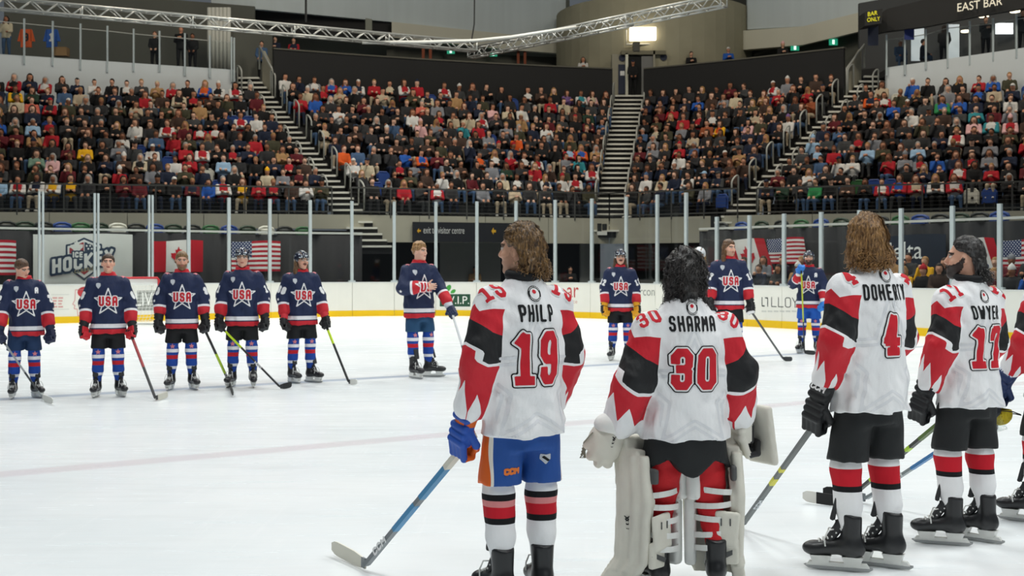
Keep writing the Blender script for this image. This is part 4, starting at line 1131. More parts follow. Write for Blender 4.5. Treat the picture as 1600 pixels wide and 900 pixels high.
PAL = {'black': '171717', 'charcoal': '2a2a2b', 'navy': '1b2233', 'dark grey': '3a3b3b', 'brown': '3d2e26', 'olive': '3b3a2a', 'maroon': '571a20', 'grey': '74767a',
       'dark green': '24382b', 'red': '9c1d26', 'white': 'c4c2bc', 'cream': 'b5a98f', 'tan': '9c7a52', 'yellow': 'd9a41c', 'orange': 'c4521f', 'blue': '23509a',
       'light blue': '8aa7bf', 'teal': '2f7e86', 'pink': 'cfa3a1', 'salmon': 'b9604f', 'green': '2f7d4a', 'beige': 'a99a82', 'sage green': '66806f', 'rust': '84462a', 'denim': '3f5673', 'purple': '6d5380'}
PALL = {k: srgb(v) for k, v in PAL.items()}
DARKS = ['black'] * 16 + ['charcoal'] * 9 + ['navy'] * 6 + ['dark grey'] * 4 + ['brown'] * 4 + ['olive'] * 3 + ['maroon', 'grey', 'dark green', 'denim', 'red', 'beige', 'grey', 'maroon', 'white']
SKINS = [srgb(c) for c in ('c99b80', 'b98468', 'd3a88f', 'a8765a', '8b5d45', 'c08f74')]
HAIRS = {'dark': srgb('1f1814'), 'brown': srgb('3b281c'), 'fair': srgb('8c6a42'), 'grey': srgb('8d8a85'), 'auburn': srgb('5a3320')}
# clothes seen in the photograph: x, y, top, trim, hat
SEEN = """20,118,black,red,;50,117,navy,navy,;75,120,white,red,;107,122,charcoal,,;133,125,navy,cream,cap:black;168,125,black,,;195,128,white,black,;225,133,dark grey,,;252,130,tan,,cap:cream
283,138,red,,;310,138,orange,blue,;333,140,black,,;360,143,red,white,;30,148,dark green,yellow,;130,152,beige,,;240,158,red,,;270,155,black,cream,;300,160,red,black,;17,170,cream,,
45,172,salmon,,;115,175,olive,,;205,205,white,,;60,200,light blue,,;85,205,red,black,;8,205,blue,,;325,185,tan,,;375,190,red,white,;393,193,white,,;255,218,red,white,;320,215,white,red,;347,215,white,red,
22,295,red,white,;50,303,navy,white,;78,300,yellow,white,;108,300,yellow,black,;60,262,sage green,,;88,265,pink,,;180,266,brown,white,beanie:white;190,264,red,white,beanie:white;218,266,black,cream,;270,270,white,,
290,246,red,,;320,245,red,white,;125,236,yellow,,;65,234,tan,,;360,272,light blue,,;250,246,white,red,;312,297,blue,,;330,296,red,white,;385,297,yellow,black,;185,298,maroon,,;207,296,maroon,,;235,292,grey,,;3,295,light blue,,
370,242,red,black,;520,252,orange,,;543,272,white,grey,;410,276,cream,yellow,beanie:yellow;433,268,navy,,;458,275,red,black,;428,302,red,black,;440,242,tan,,;610,275,red,black,;630,276,grey,,;660,259,blue,orange,;640,256,blue,,
625,306,red,,;690,307,white,red,;740,286,maroon,,;760,264,orange,white,;780,256,white,black,;795,258,red,,;770,278,grey,,;790,288,cream,,;590,266,cream,,;425,122,cream,black,;450,127,white,,;495,132,white,grey,;520,134,blue,red,
545,135,blue,,;562,142,navy,white,cap:white;580,140,red,,;600,140,cream,black,;622,142,red,white,;645,144,red,,;665,146,black,cream,;705,144,red,white,;765,174,pink,,;785,177,cream,,;662,182,salmon,,;683,187,grey,,;737,192,cream,,
705,167,tan,,;460,178,red,,;480,172,blue,,;680,209,grey,,;715,210,teal,cream,cap:cream;735,214,red,,;755,212,red,white,;770,212,grey,,;505,220,cream,black,;478,165,cream,white,beanie:white;660,208,pink,,beanie:pink;690,182,red,black,
812,152,white,black,;878,149,purple,,;903,152,teal,white,;915,150,cream,pink,;808,194,tan,,cap:cream;860,174,red,,;880,172,cream,,;1020,192,maroon,,;1043,192,red,,;1065,197,red,,;1085,192,red,black,;1083,174,blue,,;1120,189,white,denim,
1160,167,cream,,;1175,182,olive,,;1190,167,tan,,;1015,217,cream,black,;1097,214,rust,,;1133,210,orange,yellow,;1060,212,grey,,;1170,212,pink,,;805,232,orange,,;905,242,blue,orange,;883,245,light blue,red,;900,262,teal,,
840,264,red,white,;895,287,red,white,;915,291,red,white,;870,292,white,red,beanie:red;818,257,white,black,;880,264,grey,,;922,252,tan,,;850,285,navy,white,;1005,287,white,red,beanie:denim;1028,289,cream,,;1055,262,white,,
1070,287,black,white,;1143,254,tan,,;1085,292,navy,light blue,cap:light blue;1275,250,light blue,black,;1298,247,red,,;1320,267,white,,;1303,271,denim,,;1365,242,light blue,,;1420,263,grey,,beanie:grey;1440,264,red,grey,;1477,257,blue,,
1525,260,red,black,;1285,302,green,,;1235,306,dark green,,;1370,297,white,red,;1400,301,blue,red,;1425,301,cream,red,;1450,291,black,white,;1470,297,white,red,;1490,292,white,red,;1430,237,light blue,,;1235,132,grey,white,beanie:white
1268,152,red,,;1228,160,red,,;1280,172,rust,,;1433,132,blue,white,cap:white;1555,120,blue,,;1385,162,white,red,;1540,149,blue,green,;1522,152,red,,;1467,157,grey,,;1475,180,blue,green,;1495,182,blue,,;1518,185,teal,,;1548,197,white,teal,
1508,202,pink,,;1570,207,red,pink,beanie:pink;1390,185,blue,,;1355,167,navy,orange,;1400,142,beige,,;1237,197,white,purple,beanie:purple;1255,235,light blue,,beanie:light blue;1340,258,white,,;1590,235,red,,;1500,235,red,white,;1345,225,red,black,"""
_over = []
for ln in SEEN.split('\n'):
    for e in ln.split(';'):
        if e.strip():
            v = e.split(','); _over.append((float(v[0]), float(v[1]), v[2], v[3] or v[2], v[4] if len(v) > 4 else ''))
# places in the stand
EMPTY_SEATS = [(335, 262, 'white'), (400, 180, 'blue'), (372, 185, 'blue'), (275, 247, 'blue'), (345, 278, 'blue'), (585, 288, 'blue'), (672, 153, 'blue'), (798, 155, 'blue'), (1395, 135, 'white'), (228, 222, 'blue'),
               (1368, 280, 'blue'), (1388, 278, 'blue'), (1345, 278, 'green'), (1548, 290, 'blue'), (1530, 295, 'white'), (606, 262, 'blue'), (1598, 125, 'blue'), (770, 205, 'blue'), (1142, 315, 'blue'), (950, 300, 'black'), (70, 188, 'blue')]
places = []
for bi, b in enumerate(BLOCKS):
    for r in range(b[5]):
        L = np.linalg.norm(row_pts(b, r, 1) - row_pts(b, r, 0)); n = int(L / .62)
        for k in range(n):
            f = (k + .5) / n
            p = row_pts(b, r + .62, f); z = H0 + r * RISE
            px = 800 + F * p[0] / p[1]; py = HZ - F * (z + .82 - EYE) / p[1]
            if px < -25 or px > 1625: continue
            d = row_pts(b, r, 1) - row_pts(b, r, 0)
            places.append(dict(b=bi, r=r, k=k, n=n, p=p, z=z, px=px, py=py, rz=math.atan2(d[1], d[0]), Z=p[1]))
free = [True] * len(places)
for q in places: q['ov'] = None; q['seat'] = None
for x, y, c in EMPTY_SEATS:
    i = min((i for i in range(len(places)) if places[i]['seat'] is None), key=lambda i: (places[i]['px'] - x) ** 2 + (places[i]['py'] - y) ** 2)
    places[i]['seat'] = c
for o in _over:
    c = [(abs(q['px'] - o[0]) + 1.3 * abs(q['py'] - o[1]), i) for i, q in enumerate(places) if q['ov'] is None and q['seat'] is None]
    dd, i = min(c)
    if dd < 40: places[i]['ov'] = o
for q in places:
    if q['ov'] is None and q['seat'] is None and rng.random() < .045: q['gone'] = True
people = [q for q in places if q['seat'] is None and not q.get('gone')]
def dress(q):
    o = q['ov'] if q.get('ov') else None
    hat = ''
    if o: top, trim, hat = o[2], o[3], o[4]
    else:
        top = rng.choice(DARKS); trim = top if rng.random() < .9 else rng.choice(['dark grey', 'maroon', 'grey'])
    head = 'short' if rng.random() < .55 else 'long'; hatc = None
    if hat: head, hatc = hat.split(':'); trim = hatc
    elif rng.random() < .10:
        head = rng.choice(['cap', 'beanie']); hatc = rng.choice(['black', 'navy', 'black', 'white', 'red', 'dark grey']); trim = hatc
    pose = rng.choice([0, 0, 1, 2, 2, 3]) if not (o and not hat and o[3] != o[2]) else 1
    hair = rng.choice(['dark', 'dark', 'brown', 'brown', 'brown', 'fair', 'grey', 'auburn'])
    q.update(top=top, trim=trim, head=head, hatc=hatc, pose=pose, hair=hair, skin=rng.choice(SKINS), legs=rng.choice(['denim', 'denim', 'black', 'charcoal', 'navy', 'dark grey', 'beige']),
             turn=rng.uniform(-.35, .35), sc=rng.uniform(1.03, 1.15), dx=rng.uniform(-.06, .06))
def setc(o, q):
    o['skin'] = q['skin']; o['hair'] = HAIRS[q['hair']]; o['top'] = PALL[q['top']]; o['legs'] = PALL[q['legs']]
    o['trim'] = PALL[q['trim']]; o['shoes'] = srgb('26241f') if q['legs'] != 'beige' else srgb('b9b6ae')
for q in people: dress(q)
people.sort(key=lambda q: (q['r'] > 0, q['Z'] + .35 * q['r']))
NEAR = people[:262]; FAR = people[262:]
BN = ['left', 'corner', 'middle', 'right']; AISLE = ['left stairs', 'left stairs', 'middle stairs', 'right stairs']
for q in NEAR:
    me = spec_data(q['pose'], q['head'])[3]
    o = bpy.data.objects.new('person', me); COL.objects.link(o)
    o.location = (q['p'][0] + q['dx'], q['p'][1], q['z']); o.rotation_euler = (0, 0, q['rz'] + q['turn']); o.scale = (q['sc'],) * 3
    setc(o, q)
    wear = '%s top' % q['top'] if q['head'] in ('short', 'long') else '%s, %s %s' % (q['top'], q['hatc'], q['head'])
    nth = (q['n'] - 1 - q['k']) if q['b'] == 0 else q['k']
    tag(o, 'spectator in %s, %s row, %s from %s, %s block' % (wear, WORDS[q['r']], WORDS[nth], AISLE[q['b']], BN[q['b']]), 'person', 'spectators seated in the stand')
# the rows behind, beyond the first three hundred: one object
vs = []; fs = []; cs = []; base = 0
for q in FAR:
    V, Q, mi, _ = spec_data(q['pose'], q['head'], False, .048)
    R = rotm(z=q['rz'] + q['turn']); W = (V * q['sc']) @ R.T + np.array([q['p'][0] + q['dx'], q['p'][1], q['z']])
    pal = np.array([q['skin'], HAIRS[q['hair']], PALL[q['top']], PALL[q['legs']], (.02, .02, .02), PALL[q['trim']]])
    vs.append(W); fs.append(Q + base); cs.append(pal[mi]); base += len(V)
vs = np.concatenate(vs); fs = np.concatenate(fs); cs = np.concatenate(cs)
crowd = mk('crowd', vs, fs, m_mass, smooth=True)
_ca = crowd.data.attributes.new('col', 'FLOAT_COLOR', 'FACE')
_ca.data.foreach_set('color', np.concatenate([cs, np.ones((len(cs), 1))], 1).astype(np.float32).ravel())
tag(crowd, 'dense seated crowd filling the upper rows of the stand', 'crowd', kind='stuff')
# empty flip seats
for i, q in enumerate(places):
    if q['seat'] is None: continue
    s = empty('stadium_seat', (*q['p'], q['z']), q['rz'])
    m_ = _seatc[q['seat']]
    mb = MB(); mb.tube([(-.25, .16, .30), (-.25, .2, .75), (-.15, .21, .86), (.15, .21, .86), (.25, .2, .75), (.25, .16, .30)], .035, 6); mb.box(-.24, .24, .15, .19, .32, .82); mb.build('backrest', m_, s)
    mb = MB(); mb.box(-.23, .23, .06, .12, .34, .74); mb.build('seat', m_, s)
    mb = MB(); mb.box(-.2, -.15, .05, .2, 0, .36); mb.box(.15, .2, .05, .2, 0, .36); mb.build('bracket', m_black, s)
    nth = (q['n'] - 1 - q['k']) if q['b'] == 0 else q['k']
    tag(s, 'empty %s flip seat, %s row up, %s from the %s, %s block' % (q['seat'], WORDS[q['r']], WORDS[nth], AISLE[q['b']], BN[q['b']]), 'seat', 'empty seats in the stand')
def single(px, Z, zfloor, top, label, trim=None, head='short', stand=True, pose=0, rz=0.0, hair='dark', legs='black', group='onlookers above the stand', sc=1.0):
    me = spec_data(pose, head, stand)[3]
    o = bpy.data.objects.new('person', me); COL.objects.link(o)
    o.location = ((px - 800) / F * Z, Z, zfloor); o.rotation_euler = (0, 0, rz); o.scale = (sc,) * 3
    setc(o, dict(skin=rng.choice(SKINS), hair=hair, top=top, legs=legs, trim=trim or top)); tag(o, label, 'person', group); return o
ZF = 9.95
single(430, 57.0, 10.5, 'navy', 'onlooker in a navy hoodie resting on the corner parapet, left of a pair', pose=2, trim='red')
single(459, 57.3, 10.5, 'navy', 'onlooker in a navy jersey with red sleeves leaning on the corner parapet', pose=1, trim='red')
single(409, 55.4, 10.0, 'denim', 'onlooker half hidden under the truss at the left stair head', pose=0)
single(911, 62.6, 10.5, 'white', 'dark-haired onlooker in white standing left of the tower doorway', head='long', pose=2)
single(1080, 61.0, 10.5, 'black', 'onlooker in a black jacket standing right of the tower doorway', trim='beige', pose=2)
single(1138, 59.8, 10.5, 'blue', 'onlooker in a patterned blue top and pale cap behind the parapet', trim='white', head='cap', pose=2)
single(1223, 58.4, 10.5, 'black', 'onlooker in black with a pink beanie behind the parapet', trim='pink', head='beanie', pose=2)
single(989, 60.55, 10.0, 'black', 'person in a dark cap standing inside the tower doorway', head='cap', trim='navy', pose=0)
single(10, 51.6, 10.35, 'cream', 'standing guest in a cream coat at the left end of the left bar', trim='red', head='long', pose=3, legs='denim', group='guests in the bars')
single(242, 54.3, 10.22, 'black', 'bald guest in black standing behind the left bar glass', head='short', hair='auburn', group='guests in the bars')
single(283, 53.9, 10.2, 'black', 'guest in black bending over at the right of the left bar', pose=2, group='guests in the bars', sc=1.1)
single(301, 54.6, 10.19, 'black', 'guest in dark clothes beside the pale drape in the left bar', group='guests in the bars')
single(1407, 53.3, 10.12, 'denim', 'grey-haired guest sitting in denim at the left end of the bar on the upper right', hair='grey', stand=False, legs='denim', group='guests in the bars', head='short')
single(1444, 53.4, 10.18, 'navy', 'guest in navy sitting sideways behind the second bar pane', stand=False, rz=1.2, legs='denim', group='guests in the bars')
single(1475, 53.0, 10.23, 'black', 'guest in black standing with back turned in the bar', rz=2.6, group='guests in the bars', head='long')
single(1540, 51.6, 10.33, 'dark grey', 'guest in grey standing facing the rink in the bar', trim='grey', pose=2, group='guests in the bars')
single(1598, 50.6, 10.42, 'dark grey', 'guest at the far right end of the bar', pose=2, group='guests in the bars')
single(735, 52.2, .0, 'brown', 'person in a brown jacket in the recess under the direction sign', trim='beige', pose=2, group='people under the stand')
single(742, 51.4, .0, 'tan', 'person in a tan jacket in the recess beside the brown-jacketed one', pose=1, group='people under the stand')
single(891, 51.8, .0, 'black', 'dimly lit person in black behind the boards under the stand', pose=2, group='people under the stand')
# jerseys hung in the left bar
for _px, _c, _w, _l in ((41, 'orange', 'black', 'orange jersey hung behind the left bar glass'), (81, 'blue', 'white', 'blue and white jersey hung behind the left bar glass')):
    _r = empty('hung_jersey', (*at(_px, 74, 52.0),)); tag(_r, _l, 'jersey', 'jerseys shown in the left bar')
    mb = MB(); mb.prism([(-.22, -.03), (.22, -.03), (.22, .05), (-.22, .05)], 0, .75); mb.quadbox([(-.36, -.03, .25), (-.2, -.03, .25), (-.2, .05, .25), (-.36, .05, .25), (-.24, -.03, .72), (-.2, -.03, .76), (-.2, .05, .76), (-.24, .05, .72)])
    mb.quadbox([(.2, -.03, .25), (.36, -.03, .25), (.36, .05, .25), (.2, .05, .25), (.2, -.03, .76), (.24, -.03, .72), (.24, .05, .72), (.2, .05, .76)])
    mb.build('jersey_body', mat('cloth_' + _c, PAL[_c], .8), _r)
    _tx = text_sdf('1' if _c == 'blue' else '9', .28, .04, .05); _v, _f = shape2d(_tx[0], .3, .45, .03); mk('number', [(x, -.036, y + .42) for x, y in _v], _f, mat('cloth_' + _w, PAL[_w], .8), _r)
mb = MB(); _c0 = at(96, 88, 52); mb.box(-.28, .28, -.2, .2, 0, .32); mb.box(-.26, .26, -.21, .21, .32, .36)
tag(mb.build('cardboard_box', mat('cardboard', '8a6a45', .8), loc=_c0), 'brown cardboard box on the floor of the left bar', 'box')
# spectators at ice level behind the right-hand glass
_tops = ['black', 'grey', 'navy', 'charcoal', 'tan', 'dark grey', 'yellow', 'black', 'brown', 'denim', 'olive', 'maroon', 'charcoal', 'blue', 'black', 'rust']
_k = 0
for row, (d, zf) in enumerate(((1.15, .52), (2.0, .78))):
    px = 1128 + 9 * row
    while px < 1640:
        if not (1268 < px < 1385):
            s = s_at(px, d); p = path(s, d); t = _tops[_k % 16]; _k += 1
            hd = rng.choice(['short', 'long', 'short', 'beanie', 'long']); tr = rng.choice(['white', 'red', 'grey']) if hd == 'beanie' else rng.choice([t, 'grey', t])
            q = dict(skin=rng.choice(SKINS), hair=rng.choice(['dark', 'brown', 'fair', 'auburn']), top=t, legs='navy', trim=tr)
            me = spec_data(rng.choice([0, 2, 3, 1]), hd, False, .03)[3]
            o = bpy.data.objects.new('person', me); COL.objects.link(o); o.location = (p[0], p[1], zf + rng.uniform(-.12, .05)); o.rotation_euler = (0, 0, math.radians(-40) + rng.uniform(-.3, .3)); setc(o, q)
            tag(o, 'ice-side spectator in %s%s behind right glass, %s row, %s from corner' % (t, ' and beanie' if hd == 'beanie' else '', ('front', 'back')[row], WORDS[_k % 26]), 'person', 'spectators at ice level')
        px += rng.uniform(24, 31)
# ------------------------------------------------------------------ hockey players: shared pieces
def cloth_mat(name, hexc, rough=.75, sheen=.0, bump=.12):
    if name in MATS: return MATS[name]
    n = NT(name, rough, .25); c = n.coord('Object'); n.base(srgb(hexc))
    h = n.math('ADD', n.math('MULTIPLY', n.noise(c, 14, 3), 1.0), n.math('MULTIPLY', n.noise(c, 90, 2), .12)); n.bump(h, bump, .03)
    MATS[name] = n.m; return n.m
C_RED, C_BLK, C_WHT = srgb('c3202e'), srgb('1a1b1d'), srgb('e9e9ea')
C_NAVY, C_UWHT, C_URED = srgb('1d2848'), srgb('e4e3e6'), srgb('c0242f')
def sel(n, x, stops):                     # piecewise-constant colour over a value in metres, range 0..2
    return n.ramp(n.math('MULTIPLY', x, .5), [(p / 2, c) for p, c in stops], 'CONSTANT')
def fabric(n, amount=.25):
    c = n.coord('Object'); v = n.coord('Object', scale=(1, 1, .45), rot=(.5, .3, 0))
    h = n.math('ADD', n.math('MULTIPLY', n.noise(v, 7, 3, .55), 1.0), n.math('MULTIPLY', n.noise(c, 160, 1), .03)); n.bump(h, amount, .09)
def canada_jersey(big=1.0, jk=1.0):
    n = NT('canada_jersey', .62, .3); a = n.sep(n.attr('arm').outputs['Vector']); z = n.sep(n.coord('Object'))[2]
    t, ph, sl = a[0], a[1], a[2]
    ph01 = n.math('MULTIPLY_ADD', ph, .5, .5)
    te = n.math('SUBTRACT', t, n.ramp(ph01, [(0, (.05*big,)*3), (.4, (.0,)*3), (.5, (.0,)*3), (.75, (.055*big,)*3), (1, (.055*big,)*3)]))
    yk = n.ramp(ph01, [(0, (.06,)*3), (.4, (.04,)*3), (.5, (.02*big,)*3), (.60, (.065*big,)*3), (.72, (.04*big,)*3), (.85, (.02,)*3), (1, (.02,)*3)])
    col = sel(n, te, [(0, C_RED), (.095*big, C_BLK), (.215*big, C_WHT), (.232*big, C_RED)])
    jag = n.ramp(ph01, [(0, (.50,)*3), (.36, (.50,)*3), (.455, (.35,)*3), (.50, (.46,)*3), (.56, (.385,)*3), (.66, (.545,)*3), (.72, (.44,)*3), (.82, (.56,)*3), (1, (.50,)*3)])
    col = n.mix(n.math('GREATER_THAN', t, n.math('MULTIPLY', jag, jk)), col, C_WHT)
    col = n.mix(n.math('LESS_THAN', t, yk), col, C_WHT)
    col = n.mix(n.math('GREATER_THAN', sl, .0), C_WHT, col)
    n.base(col); fabric(n, .35); return n.m
def us_jersey():
    n = NT('us_jersey', .65, .3); a = n.sep(n.attr('arm').outputs['Vector']); z = n.sep(n.coord('Object'))[2]
    t, ph, sl = a[0], a[1], a[2]
    body = sel(n, z, [(0, C_URED), (.915, C_NAVY), (.935, C_UWHT), (.985, C_NAVY), (1.635, C_URED)])
    slv = sel(n, t, [(0, C_NAVY), (.385, C_UWHT), (.42, C_URED)])
    n.base(n.mix(n.math('GREATER_THAN', sl, .0), body, slv)); fabric(n, .35); return n.m
m_cj = canada_jersey(1.0, 1.0); m_cjg = canada_jersey(1.12, .93); m_uj = us_jersey()
def sock_mat(name, stops):
    n = NT(name, .8, .2); z = n.sep(n.coord('Object'))[2]; n.base(sel(n, z, stops)); fabric(n, .2); return n.m
_royal = srgb('23479a')
m_sock_ca = sock_mat('sock_canada', [(0, C_WHT), (.435, C_BLK), (.465, C_RED), (.555, C_WHT)])
m_sock_ca19 = sock_mat('sock_canada_taped', [(0, C_WHT), (.425, C_BLK), (.455, C_RED), (.515, srgb('d98a8a')), (.545, C_BLK), (.575, C_WHT)])
m_sock_us = sock_mat('sock_us', [(0, _royal), (.295, C_UWHT), (.33, _royal), (.43, C_URED), (.485, _royal), (.53, C_UWHT), (.575, _royal)])
m_skin = NT('skin', .5, .4); m_skin.base(m_skin.attr('col').outputs['Color']); m_skin = m_skin.m
m_wht = cloth_mat('white_print', 'e6e6e6', .7, bump=.0); m_redp = cloth_mat('red_print', 'c3202e', .7, bump=.0); m_blkp = cloth_mat('black_print', '17181a', .7, bump=.0)
m_greyp = cloth_mat('pale_grey_print', 'dadbde', .7, bump=.0); m_lsil = cloth_mat('silver_print', 'bfc3c8', .6, bump=0); m_redw = cloth_mat('usa_red', 'c0242f', .7, bump=0); m_pinkp = cloth_mat('pale_red_print', 'cf7f86', .7, bump=0)
# ---- skate
m_boot = mat('skate_black', '1d1e20', .35, spec=.5, var=.1, vscale=20); m_hold = mat('skate_white', 'd7d8d4', .4); m_steel = mat('skate_steel', '9a9c9c', .25, metal=.9); m_lace = mat('lace_white', 'dcdcd8', .8)
m_tong = mat('skate_tongue', '2c2d2f', .7)
def skate_meshes():
    def boot(P):
        d = sd_cone(P, (0, -.045, .29), (0, -.05, .12), .055, .046)
        d = smin(d, sd_ell(P, (0, -.06, .115), (.040, .055, .05)), .03)
        d = smin(d, sd_cone(P, (0, -.03, .125), (0, .12, .105), .043, .034), .03)
        d = smin(d, sd_ell(P, (0, .135, .105), (.043, .05, .034)), .02)
        d = np.maximum(d, .072 - P[:, 2])
        cut = (P[:, 2] - .285) - .25 * (P[:, 1] + .04)
        return smax(d, cut, .01)
    def tongue(P):
        return smin(sd_box(P, (0, .026, .31), (.034, .012, .065), .01, rotm(x=.25)), sd_cone(P, (0, .0, .23), (0, .055, .15), .026, .022), .02)
    out = []
    for f, lo, hi, m in ((boot, (-.08, -.14, .06), (.08, .21, .36), m_boot), (tongue, (-.06, -.06, .1), (.06, .12, .40), m_tong)):
        out.append((surfnet(f, lo, hi, .0085), m))
    mb = MB()
    for y0, y1 in ((-.09, -.02), (.06, .13)):
        mb.quadbox([(-.022, y0, .03), (.022, y0, .03), (.022, y1, .03), (-.022, y1, .03), (-.032, y0 - .015, .075), (.032, y0 - .015, .075), (.032, y1 + .015, .075), (-.032, y1 + .015, .075)])
    mb.quadbox([(-.010, -.135, .022), (.010, -.135, .022), (.010, .165, .022), (-.010, .165, .022), (-.014, -.12, .042), (.014, -.12, .042), (.014, .15, .042), (-.014, .15, .042)])
    out.append(((np.array(mb.v), mb.f), m_hold))
    mb = MB(); pr = [(-.150, .016), (-.13, .004), (-.06, 0), (.10, 0), (.155, .006), (.178, .022), (.17, .026), (-.15, .026)]
    n = len(pr); mb.v = [(-.002, y, z) for y, z in pr] + [(.002, y, z) for y, z in pr]; mb.f = [tuple(range(n)), tuple(range(2*n-1, n-1, -1))] + [(i, n + i, n + (i+1) % n, (i+1) % n) for i in range(n)]
    out.append(((np.array(mb.v), mb.f), m_steel))
    mb = MB()
    for k in range(7):
        y = .10 - .02 * k; z = .142 + .0085 * k + (.012 * max(0, k - 3)); s = .026
        mb.tube([(-s, y, z), (0, y + .006, z + .010), (s, y - .006 * (k % 2), z)], .0045, 5)
    for s in (-1, 1): mb.tube([(s * .01, .02, .205), (s * .035, .06, .20), (s * .046, .075, .16), (s * .048, .07, .125)], .004, 5)
    out.append(((np.array(mb.v), mb.f), m_lace))
    return out
_SK = None
def add_skate(root, loc, yaw, name='skate', laces=True):
    global _SK
    if _SK is None:
        _SK = []
        for nm, ((v, f), m) in zip(('skate', 'tongue', 'blade_holder', 'blade', 'lace'), skate_meshes()):
            o = mk(nm, v, f, m, smooth=nm in ('skate', 'tongue', 'lace')); _SK.append(o.data); bpy.data.objects.remove(o, do_unlink=True)
    b = bpy.data.objects.new('skate', _SK[0]); COL.objects.link(b); b.parent = root; b.location = (loc[0] - math.sin(yaw) * .05, loc[1] - .05 + math.cos(yaw) * .05, 0); b.rotation_euler = (0, 0, yaw); b.scale = (1.12, 1.12, 1.12)
    for nm, me in zip(('tongue', 'blade_holder', 'blade', 'lace'), _SK[1:]):
        c = bpy.data.objects.new(nm, me); COL.objects.link(c); c.parent = b
    return b
# ---- glove
def glove_tint(name, key):
    n = NT(name, .55, .35); n.base(n.attr(key, 'OBJECT').outputs['Color']); fabric(n, .15); return n.m
GM = [glove_tint('glove_main', 'g_main'), glove_tint('glove_roll', 'g_roll'), glove_tint('glove_palm', 'g_palm'), glove_tint('glove_cuff', 'g_cuff')]
def glove_mesh(mirror):
    s = -1 if mirror else 1
    pr = []
    A = lambda f, m: pr.append((f, m))
    A(lambda P: sd_loft(P, [.0, .03, .08, .145], [0]*4, [.0, .0, .0, .0], [.052, .058, .064, .068], [.048, .05, .054, .058]), 3)
    A(lambda P: sd_box(P, (0, .008, -.045), (.056, .036, .065), .025), 0)
    for k in range(3): A(lambda P, k=k: sd_cone(P, (-.042, .036, -.005 - .038 * k), (.042, .036, -.005 - .038 * k), .021, .021), 0)
    for k in range(2): A(lambda P, k=k: sd_cone(P, (-.040, .034, .045 + .04 * k), (.040, .034, .045 + .04 * k), .022, .022), 1 if k else 0)
    for i, x in enumerate((-.045, -.015, .015, .045)):
        r = .0175 if i in (1, 2) else .016; e = (-.006, .004, .002, -.004)[i]
        A(lambda P, x=x, r=r, e=e: sd_cone(P, (x, .024, -.10), (x, .0, -.162 + e), r + .003, r + .001), 0)
        A(lambda P, x=x, r=r, e=e: sd_cone(P, (x, .0, -.162 + e), (x, -.052, -.155 + e), r + .001, r), 1)
        A(lambda P, x=x, r=r, e=e: sd_cone(P, (x, -.052, -.155 + e), (x * .9, -.058, -.105), r, r - .002), 2)
    A(lambda P: sd_cone(P, (s*.05, .0, -.03), (s*.078, -.03, -.08), .022, .021), 0); A(lambda P: sd_cone(P, (s*.078, -.03, -.08), (s*.055, -.062, -.115), .02, .016), 1)
    A(lambda P: sd_box(P, (0, -.022, -.06), (.05, .014, .05), .012), 2)
    def fn(P):
        d = pr[0][0](P)
        for f, m in pr[1:]: d = smin(d, f(P), .006)
        return d
    V, Q = surfnet(fn, (-.13, -.12, -.2), (.13, .1, .165), .0062)
    cen = V[Q].mean(1); D = np.stack([f(cen) for f, m in pr], 1)
    return V, Q, np.array([m for f, m in pr])[D.argmin(1)]
_GL = {}
def add_glove(root, wrist, direction, palm, cols, left, text=None, sc=1.0, hold=0.0):
    """wrist point, direction of the hand, palm-facing direction"""
    if left not in _GL:
        V, Q, mi = glove_mesh(left); o = mk('glove', V, Q, GM, None, True, mi); _GL[left] = o.data; bpy.data.objects.remove(o, do_unlink=True)
    o = bpy.data.objects.new('glove', _GL[left]); COL.objects.link(o); o.parent = root
    z = -V3(direction).normalized(); y = -V3(palm); y = (y - z * y.dot(z)).normalized(); x = y.cross(z)
    M = Matrix((x, y, z)).transposed().to_4x4(); M.translation = V3(wrist); o.matrix_local = M @ Matrix.Scale(sc, 4)
    for k, c in zip(('g_main', 'g_roll', 'g_palm', 'g_cuff'), cols): o[k] = srgb(c)
    if text:
        sh = text_sdf(text[0], .030, .0045, .010, 1.3); V2, Fc = shape2d(sh[0], sh[1] + .01, sh[2] + .01, .003)
        bv = _GLB.setdefault(left, BVHTree.FromPolygons([v.co for v in _GL[left].vertices], [tuple(p.vertices) for p in _GL[left].polygons]))
        decal('glove_lettering', (V2, Fc), bv, (0, .1, .10), (-1, 0, 0), (0, 0, 1), .002, text[1], o)
    fist = M @ Vector((0, -.028 * sc, -.118 * sc)); return o, np.array(fist), np.array(x)
_GLB = {}
# ---- head
def head_sdf(P, beard=0.0):
    d = smin(sd_ell(P, (0, -.015, .03), (.077, .098, .095)), sd_ell(P, (0, .022, -.052), (.060, .068, .076)), .045)
    d = smin(d, sd_ell(P, (0, .078, .034), (.052, .016, .012)), .02)
    for s in (-1, 1):
        d = smax(d, -(np.linalg.norm(P - np.array((s*.031, .104, .010)), axis=1) - .018), .012)
        d = smin(d, np.linalg.norm(P - np.array((s*.031, .076, .011)), axis=1) - .0145, .004)
        d = smin(d, sd_ell(P, (s*.045, .055, -.025), (.025, .025, .02)), .02)
        d = smin(d, sd_ell(P, (s*.078, -.012, -.003), (.012, .022, .032), rotm(z=-s*.35)), .008)
    d = smin(d, sd_cone(P, (0, .084, .022), (0, .108, -.022), .009, .0135), .012)
    d = smin(d, sd_ell(P, (0, .098, -.028), (.019, .013, .010)), .008)
    d = smin(d, sd_ell(P, (0, .083, -.062), (.026, .012, .010)), .012); d = smin(d, sd_ell(P, (0, .070, -.103), (.026, .022, .020)), .02)
    d = smin(d, sd_cone(P, (0, -.03, -.05), (0, -.045, -.26), .054, .062), .03)
    if beard: d = d - beard * np.clip(beard_w(P), 0, 1)
    return d
